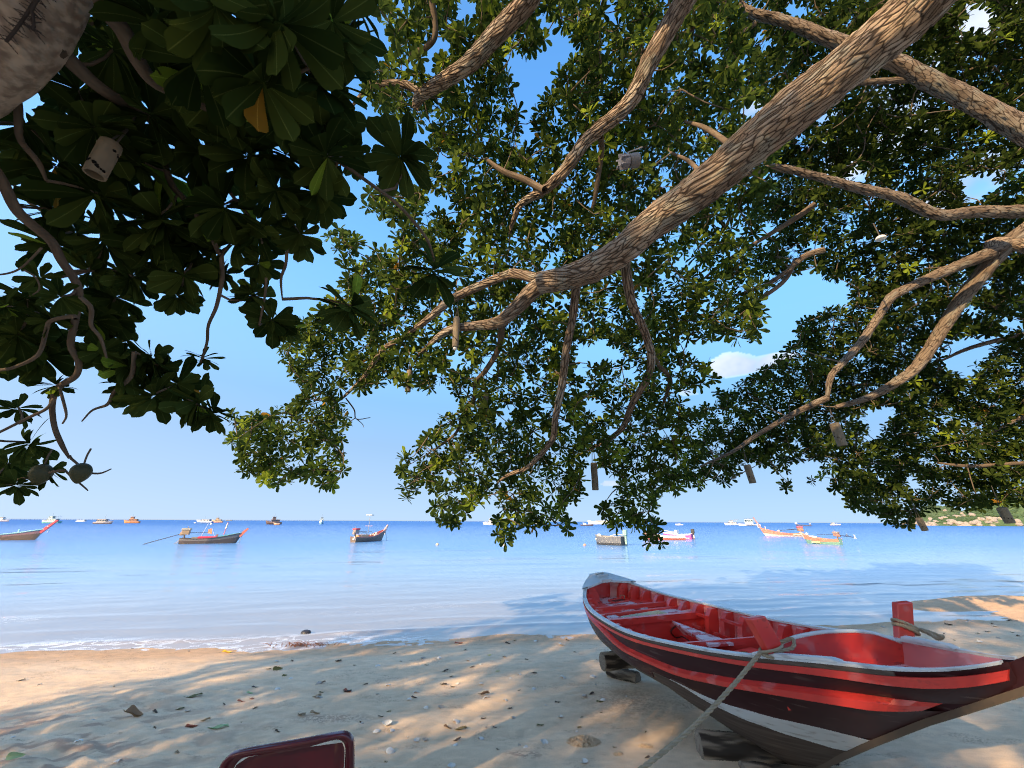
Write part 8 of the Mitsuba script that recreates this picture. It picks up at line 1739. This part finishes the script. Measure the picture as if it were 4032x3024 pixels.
named = [(x, y, lab) for _, x, y, _, lab in [
    ('dry_leaf', -4.223, 6.216, 0.206, 'olive brown curled leaf lying alone on the left part of the shaded sand'),
    ('dry_leaf', -4.413, 5.545, 0.251, 'large brown curled leaf nearest the churned footprints on the left'),
    ('green_leaf', -3.227, 5.276, 0.209, 'pale green folded leaf casting a shadow in a sunlit streak left of the chair'),
    ('dry_leaf', -3.213, 4.702, 0.08, 'small grey brown leaf between the pale green leaf and the bottom edge'),
    ('green_leaf', -4.576, 4.53, 0.143, 'pale green leaf blade standing up in the bottom left corner'),
    ('seashell', -3.579, 4.462, 0.071, 'white shell on the sand just left of the plastic chair'),
    ('seashell', -4.391, 4.904, 0.084, 'flat white shell below the large brown curled leaf'),
    ('seashell', -5.21, 5.036, 0.05, 'small white shell among the churned footprints at the left edge'),
    ('dry_leaf', -3.563, 5.332, 0.115, 'thin reddish leaf just left of the pale green folded leaf'),
    ('dry_leaf', -3.497, 5.45, 0.099, 'tan leaf above the pale green folded leaf'),
    ('dry_leaf', -3.497, 6.092, 0.101, 'reddish leaf right of the olive brown curled leaf'),
    ('dry_leaf', -3.411, 6.166, 0.077, 'brown leaf scrap beside the reddish leaf'),
    ('green_leaf', -3.569, 6.384, 0.104, 'pale green leaf scrap above the reddish leaf'),
    ('dry_leaf', -2.453, 5.559, 0.117, 'brown leaf in a sunlit streak behind the plastic chair'),
    ('dry_leaf', -2.56, 6.181, 0.109, 'thin tan leaf farther behind the plastic chair'),
    ('dry_leaf', -3.781, 7.455, 0.146, 'olive leaf standing on edge between waterline and sunlit streaks'),
    ('dry_leaf', -3.493, 7.13, 0.075, 'small brown leaf just below the olive leaf standing on edge'),
    ('dry_leaf', -2.48, 5.102, 0.073, 'small brown leaf right above the back of the chair'),
    ('dry_leaf', -4.093, 5.839, 0.09, 'thin brown leaf below the olive brown curled leaf'),
    ('dry_leaf', -2.247, 6.396, 0.123, 'dark brown leaf in the streaks left of the shell scatter'),
    ('seashell', -1.357, 5.262, 0.125, 'largest white shell between the plastic chair and the boat'),
    ('seashell', -1.427, 5.099, 0.081, 'dark rimmed white shell nearest the right corner of the chair'),
    ('seashell', -1.269, 5.121, 0.081, 'upturned white shell just below the largest white shell'),
    ('seashell', -0.609, 5.352, 0.097, 'flat whitish shell above the pair of long brown leaves'),
    ('dry_leaf', -0.537, 5.156, 0.133, 'longer right hand one of two brown leaves lying in line'),
    ('dry_leaf', -0.681, 5.187, 0.105, 'shorter left hand one of two brown leaves lying in line'),
    ('seashell', -0.299, 4.936, 0.078, 'round pale shell right of the two brown leaves in line'),
    ('dry_leaf', -0.54, 4.892, 0.087, 'dark crumpled leaf below the two brown leaves in line'),
    ('seashell', -0.54, 4.76, 0.051, 'small pale shell below the dark crumpled leaf'),
    ('seashell', -0.945, 4.866, 0.076, 'pale thin shell left of a brown shell, right of the chair'),
    ('seashell', -0.863, 4.889, 0.066, 'brownish shell next to the pale thin shell'),
    ('seashell', -1.139, 4.605, 0.098, 'long whitish shell low down right of the chair'),
    ('seashell', -0.521, 4.327, 0.076, 'bright shell at the bottom edge of the photo in the middle'),
    ('seashell', 0.152, 4.699, 0.053, 'small round shell left of the sand mound'),
    ('seashell', 0.335, 4.799, 0.086, 'smooth white shell nearest the sand mound'),
    ('seashell', 0.663, 4.365, 0.083, 'large white shell below the sand mound'),
    ('seashell', 0.581, 5.519, 0.068, 'pale shell just above the bright sun spot'),
    ('seashell', 0.031, 5.507, 0.068, 'dark topped shell left of the bright sun spot'),
    ('dry_leaf', 0.333, 5.266, 0.08, 'thin olive leaf left of the bright sun spot'),
    ('seashell', -0.067, 6.049, 0.071, 'small whitish shell at the edge of the paired sun spots'),
    ('seashell', 0.322, 6.455, 0.072, 'upturned white shell at the top of the paired sun spots'),
    ('seashell', 0.787, 6.93, 0.098, 'yellowish shell left of the stern log'),
    ('seashell', 1.255, 7.01, 0.105, 'white shell just below the stern log end'),
    ('seashell', -0.423, 6.661, 0.079, 'round cream shell in the middle of the sand'),
    ('dry_leaf', -0.966, 6.654, 0.109, 'dark folded leaf left of the round cream shell'),
    ('dry_leaf', -0.358, 6.243, 0.138, 'brown leaf lying on a pale shell in the middle of the sand'),
    ('seashell', -0.329, 6.157, 0.077, 'pale shell partly under the brown leaf'),
    ('seashell', 0.981, 6.198, 0.091, 'brownish white shell below the stern log beside a dark scrap'),
    ('seashell', 1.195, 6.055, 0.08, 'white shell between the stern log and the rope'),
    ('dry_leaf', 1.143, 5.991, 0.088, 'olive brown leaf touching the white shell under the hull'),
    ('seashell', -1.308, 6.033, 0.084, 'yellowish brown shell left of the middle of the sand'),
    ('seashell', -1.294, 6.361, 0.08, 'pale shell above the yellowish brown shell'),
    ('seashell', -1.036, 5.784, 0.08, 'pale shell below the yellowish brown shell'),
    ('seashell', -0.858, 5.796, 0.085, 'grey white shell half way between chair and stern log'),
    ('dry_leaf', -2.247, 6.396, 0.132, 'reddish brown leaf at the end of a long sunlit streak'),
    ('seashell', -2.516, 6.158, 0.1, 'greenish grey shell beside a sunlit streak behind the chair'),
    ('dry_leaf', -2.312, 5.602, 0.122, 'bleached leaf directly behind the top of the chair'),
    ('seashell', -2.224, 7.655, 0.092, 'pale shell standing up in the upper sunlit streak'),
    ('dry_leaf', -1.067, 9.236, 0.17, 'reddish brown leaf at the wet edge of the sand'),
    ('flower', -0.389, 8.245, 0.088, 'small yellow flower in a sunlit streak near the waterline'),
    ('flower', -0.207, 7.266, 0.093, 'pale yellow flower in the sun spot left of the logs'),
    ('dry_leaf', -3.009, 7.955, 0.108, 'dark curled leaf left of the upper sunlit streak'),
    ('dry_leaf', 1.255, 4.467, 0.057, 'small grey leaf beside the rope at the bottom'),
    ('yellow_scrap', -5.428, 8.651, 0.184, 'bright yellow plastic scrap lying on the wet sunlit sand')] if len(lab.split()) <= 9]
used_labels = set()


def beside(x, y, what):
    """A label that places a scrap by the nearest describable thing on the sand."""
    for nx, ny, lab in sorted(named, key=lambda q: (q[0] - x) ** 2 + (q[1] - y) ** 2):
        dx, dy = x - nx, y - ny
        how = ('right of' if dx > 0 else 'left of') if abs(dx) > abs(dy) else ('beyond' if dy > 0 else 'in front of')
        t_ = f'{what} {how} the {lab}'
        if t_ not in used_labels and len(t_.split()) <= 16:
            used_labels.add(t_)
            return t_


for i, (x, y, s) in enumerate([(-7.40, 6.99, 0.104), (-6.91, 6.80, 0.066), (-4.29, 5.71, 0.091), (-3.93, 5.75, 0.071), (-3.02, 7.96, 0.102), (-3.06, 5.41, 0.035), (-5.65, 9.03, 0.083), (-4.75, 9.05, 0.069), (-3.34, 7.01, 0.068), (-3.96, 7.50, 0.096), (-3.84, 8.02, 0.073), (-4.08, 7.95, 0.102), (-3.65, 6.63, 0.089), (-3.28, 6.54, 0.087), (-3.63, 5.96, 0.048), (-3.15, 5.81, 0.059), (-4.77, 5.44, 0.035), (-5.67, 6.64, 0.039), (-2.79, 6.74, 0.110), (-2.59, 6.38, 0.071), (-1.65, 5.28, 0.057), (-6.21, 8.72, 0.060), (-7.48, 8.93, 0.061), (-4.68, 7.71, 0.052), (-8.06, 8.10, 0.049), (-3.91, 5.26, 0.057), (-2.53, 5.68, 0.041), (-1.50, 5.49, 0.068), (-1.65, 5.28, 0.050), (-1.46, 5.66, 0.062), (-0.82, 6.58, 0.068), (-0.77, 6.67, 0.065), (-1.26, 6.11, 0.081), (-0.27, 5.22, 0.041), (-0.17, 5.21, 0.049), (-0.31, 5.47, 0.063), (0.09, 4.74, 0.037), (0.12, 6.40, 0.047), (0.71, 5.12, 0.044), (0.75, 5.23, 0.057), (1.09, 6.29, 0.088), (1.54, 6.22, 0.041), (0.83, 5.53, 0.044), (-1.76, 6.63, 0.084), (-1.04, 7.29, 0.109), (-0.91, 7.02, 0.068), (-0.51, 7.61, 0.063), (-0.63, 7.45, 0.084), (-1.57, 8.10, 0.104), (-1.41, 7.67, 0.069), (-2.20, 8.56, 0.072), (-1.91, 7.95, 0.060), (-2.64, 7.73, 0.052), (-0.00, 6.87, 0.056), (0.28, 8.01, 0.067), (1.21, 8.53, 0.058), (1.02, 9.10, 0.139), (1.21, 9.57, 0.088), (0.52, 9.43, 0.123), (0.08, 9.46, 0.073), (-0.06, 9.20, 0.106), (-0.74, 7.97, 0.084), (-0.01, 5.80, 0.072), (-1.79, 6.26, 0.060), (1.08, 5.65, 0.037), (1.01, 4.69, 0.037), (1.22, 6.63, 0.039), (1.44, 5.10, 0.033), (-1.06, 4.97, 0.028), (-1.13, 4.45, 0.034), (-0.12, 4.62, 0.033), (0.44, 5.88, 0.052), (-0.88, 8.71, 0.080), (-1.28, 8.13, 0.092), (-2.09, 6.67, 0.074), (-2.76, 6.75, 0.110), (0.14, 7.12, 0.075), (0.36, 7.14, 0.096), (-0.11, 8.16, 0.093), (1.52, 7.98, 0.042), (0.60, 5.97, 0.074), (11.99, 11.52, 0.171), (10.90, 10.16, 0.126), (9.41, 9.00, 0.138), (9.19, 9.27, 0.071), (12.03, 11.05, 0.121), (11.71, 10.71, 0.117), (10.83, 10.94, 0.187), (9.07, 9.58, 0.074), (10.48, 10.00, 0.077), (12.99, 11.49, 0.126), (13.17, 11.49, 0.108), (11.41, 10.12, 0.094), (9.11, 10.84, 0.118), (9.71, 9.99, 0.077), (11.07, 9.74, 0.120), (10.46, 9.58, 0.089)]):
    z = gz(x, y)
    j = i % 5
    if j in (1, 3):
        v, f = shell_mesh(s * .9, 300 + i)
        add('shell_fragment', (v + V(x, y, z), f), 'mat_shell' if i % 3 else paint((.40, .33, .27)), smooth=True, label=beside(x, y, 'tiny shell fragment'), cat='shell', group='tiny shell fragments on the sand')
    else:
        v, f = dead_leaf_mesh(s * 1.05, 300 + i)
        add('leaf_scrap', (v + V(x, y, z + .001), f), paint(LEAFC[i % 5] if i % 2 else (.07, .05, .04), .8), smooth=True, label=beside(x, y, 'small leaf scrap'), cat='leaf', group='small leaf scraps on the sand')

# heaps: the dug mound, a few clods, the wrack at the wash, a stone in the shallows
def clods(cx, cy, rx, ry, h, count, smin, smax, seed):
    g = np.random.default_rng(seed)
    ms = []
    for _ in range(count):
        a, q = g.uniform(0, 6.28), math.sqrt(g.random())
        x, y = cx + rx * q * math.cos(a), cy + ry * q * math.sin(a)
        s = g.uniform(smin, smax) * (1.2 - .5 * q)
        m = trimesh.creation.icosphere(1)
        v = m.vertices * (1 + .5 * (meshkit.noise(m.vertices * 2.2 + g.uniform(0, 50, 3), 4)[:, None] - .5)) * s
        ms.append((v + V(x, y, gz(x, y) + h * (1 - q ** 2) * g.uniform(.4, 1.0)), m.faces))
    return cat_mesh(ms)


def clod_col(p, n, uv):
    return mix((.40, .28, .18), (.60, .46, .31), noise(p.x * 70, p.y * 70, p.z * 70))


scene['mat_clod'] = {'type': 'twosided', 'bsdf': {'type': 'principled', 'base_color': mikit.proc(clod_col), 'roughness': .95, 'specular': .1}}
add('sand_mound', clods(.73, 4.82, .17, .11, .05, 800, .004, .013, 2), 'mat_clod', smooth=True, label='small mound of reddish crumbly sand dug up left of the rope', cat='sand mound')
add('sand_mound', clods(1.01, 4.55, .05, .03, .012, 70, .004, .011, 3), 'mat_clod', smooth=True, label='tiny heap of sand clods between the mound and the rope', cat='sand mound')
add('sand_mound', clods(1.32, 4.72, .07, .04, .012, 80, .004, .010, 4), 'mat_clod', smooth=True, label='tiny heap of sand clods to the right of the rope', cat='sand mound')
wr = []
for i in range(60):
    a = rng.normal(0, 1, 2) * V(.28, .05)
    p0 = V(-4.24 + a[0], 9.16 + a[1], 0)
    p0[2] = gz(p0[0], p0[1]) + .01
    e = p0 + V(rng.normal(0, .12), rng.normal(0, .04), rng.uniform(.0, .07))
    wr.append(tube(crom(np.array([p0, (p0 + e) / 2 + V(0, 0, .03), e]), 6), [.007, .006, .005, .004, .003, .002], 4))
add('seaweed_wrack', cat_mesh(wr), paint((.22, .085, .045), .8), smooth=True, label='reddish tangle of seaweed washed up at the water edge on the left', cat='seaweed')
m = trimesh.creation.icosphere(3)
add('stone', (m.vertices * (1 + .4 * (meshkit.fbm(m.vertices * 1.7, 3, 6)[:, None] - .5)) * V(.11, .08, .07) + V(-4.62, 10.05, SEA + .01), m.faces), paint((.035, .035, .045), .4), smooth=True, label='small dark stone standing in the shallow wash', cat='stone')
# leaves and twigs lying in the boat
for i, (x, y, z, s) in enumerate(((.24, -.15, -.325, .05), (.30, -.30, -.325, .07), (.50, .05, -.328, .08), (.72, .30, -.33, .06), (.36, -.25, -.325, .06), (2.75, -.05, -.415, .10), (2.85, .05, -.41, .12), (2.95, .12, -.41, .08), (2.70, -.16, -.415, .08))):
    v, f = dead_leaf_mesh(s, 700 + i, .6)
    add('fallen_leaf', (BT(V(x, y, z)) + v, f), paint((.13, .11, .04) if x > 2 else (.07, .05, .04), .8), smooth=True, label=['dry leaf nearest the stern hatch ring in the beached boat', 'curled leaf by the near ribs at the stern of the beached boat', 'dark leaf on the chipped stern boards of the beached boat', 'leaf on the far stern boards close to the first beam', 'small leaf on the near stern boards of the beached boat', 'leftmost dry leaf on the bow boards of the beached boat', 'largest curled leaf on the bow boards of the beached boat', 'rightmost dry leaf on the bow boards of the beached boat', 'dry leaf on the bow boards close to the near gunwale'][i], cat='leaf', group='dry leaves in the beached boat')
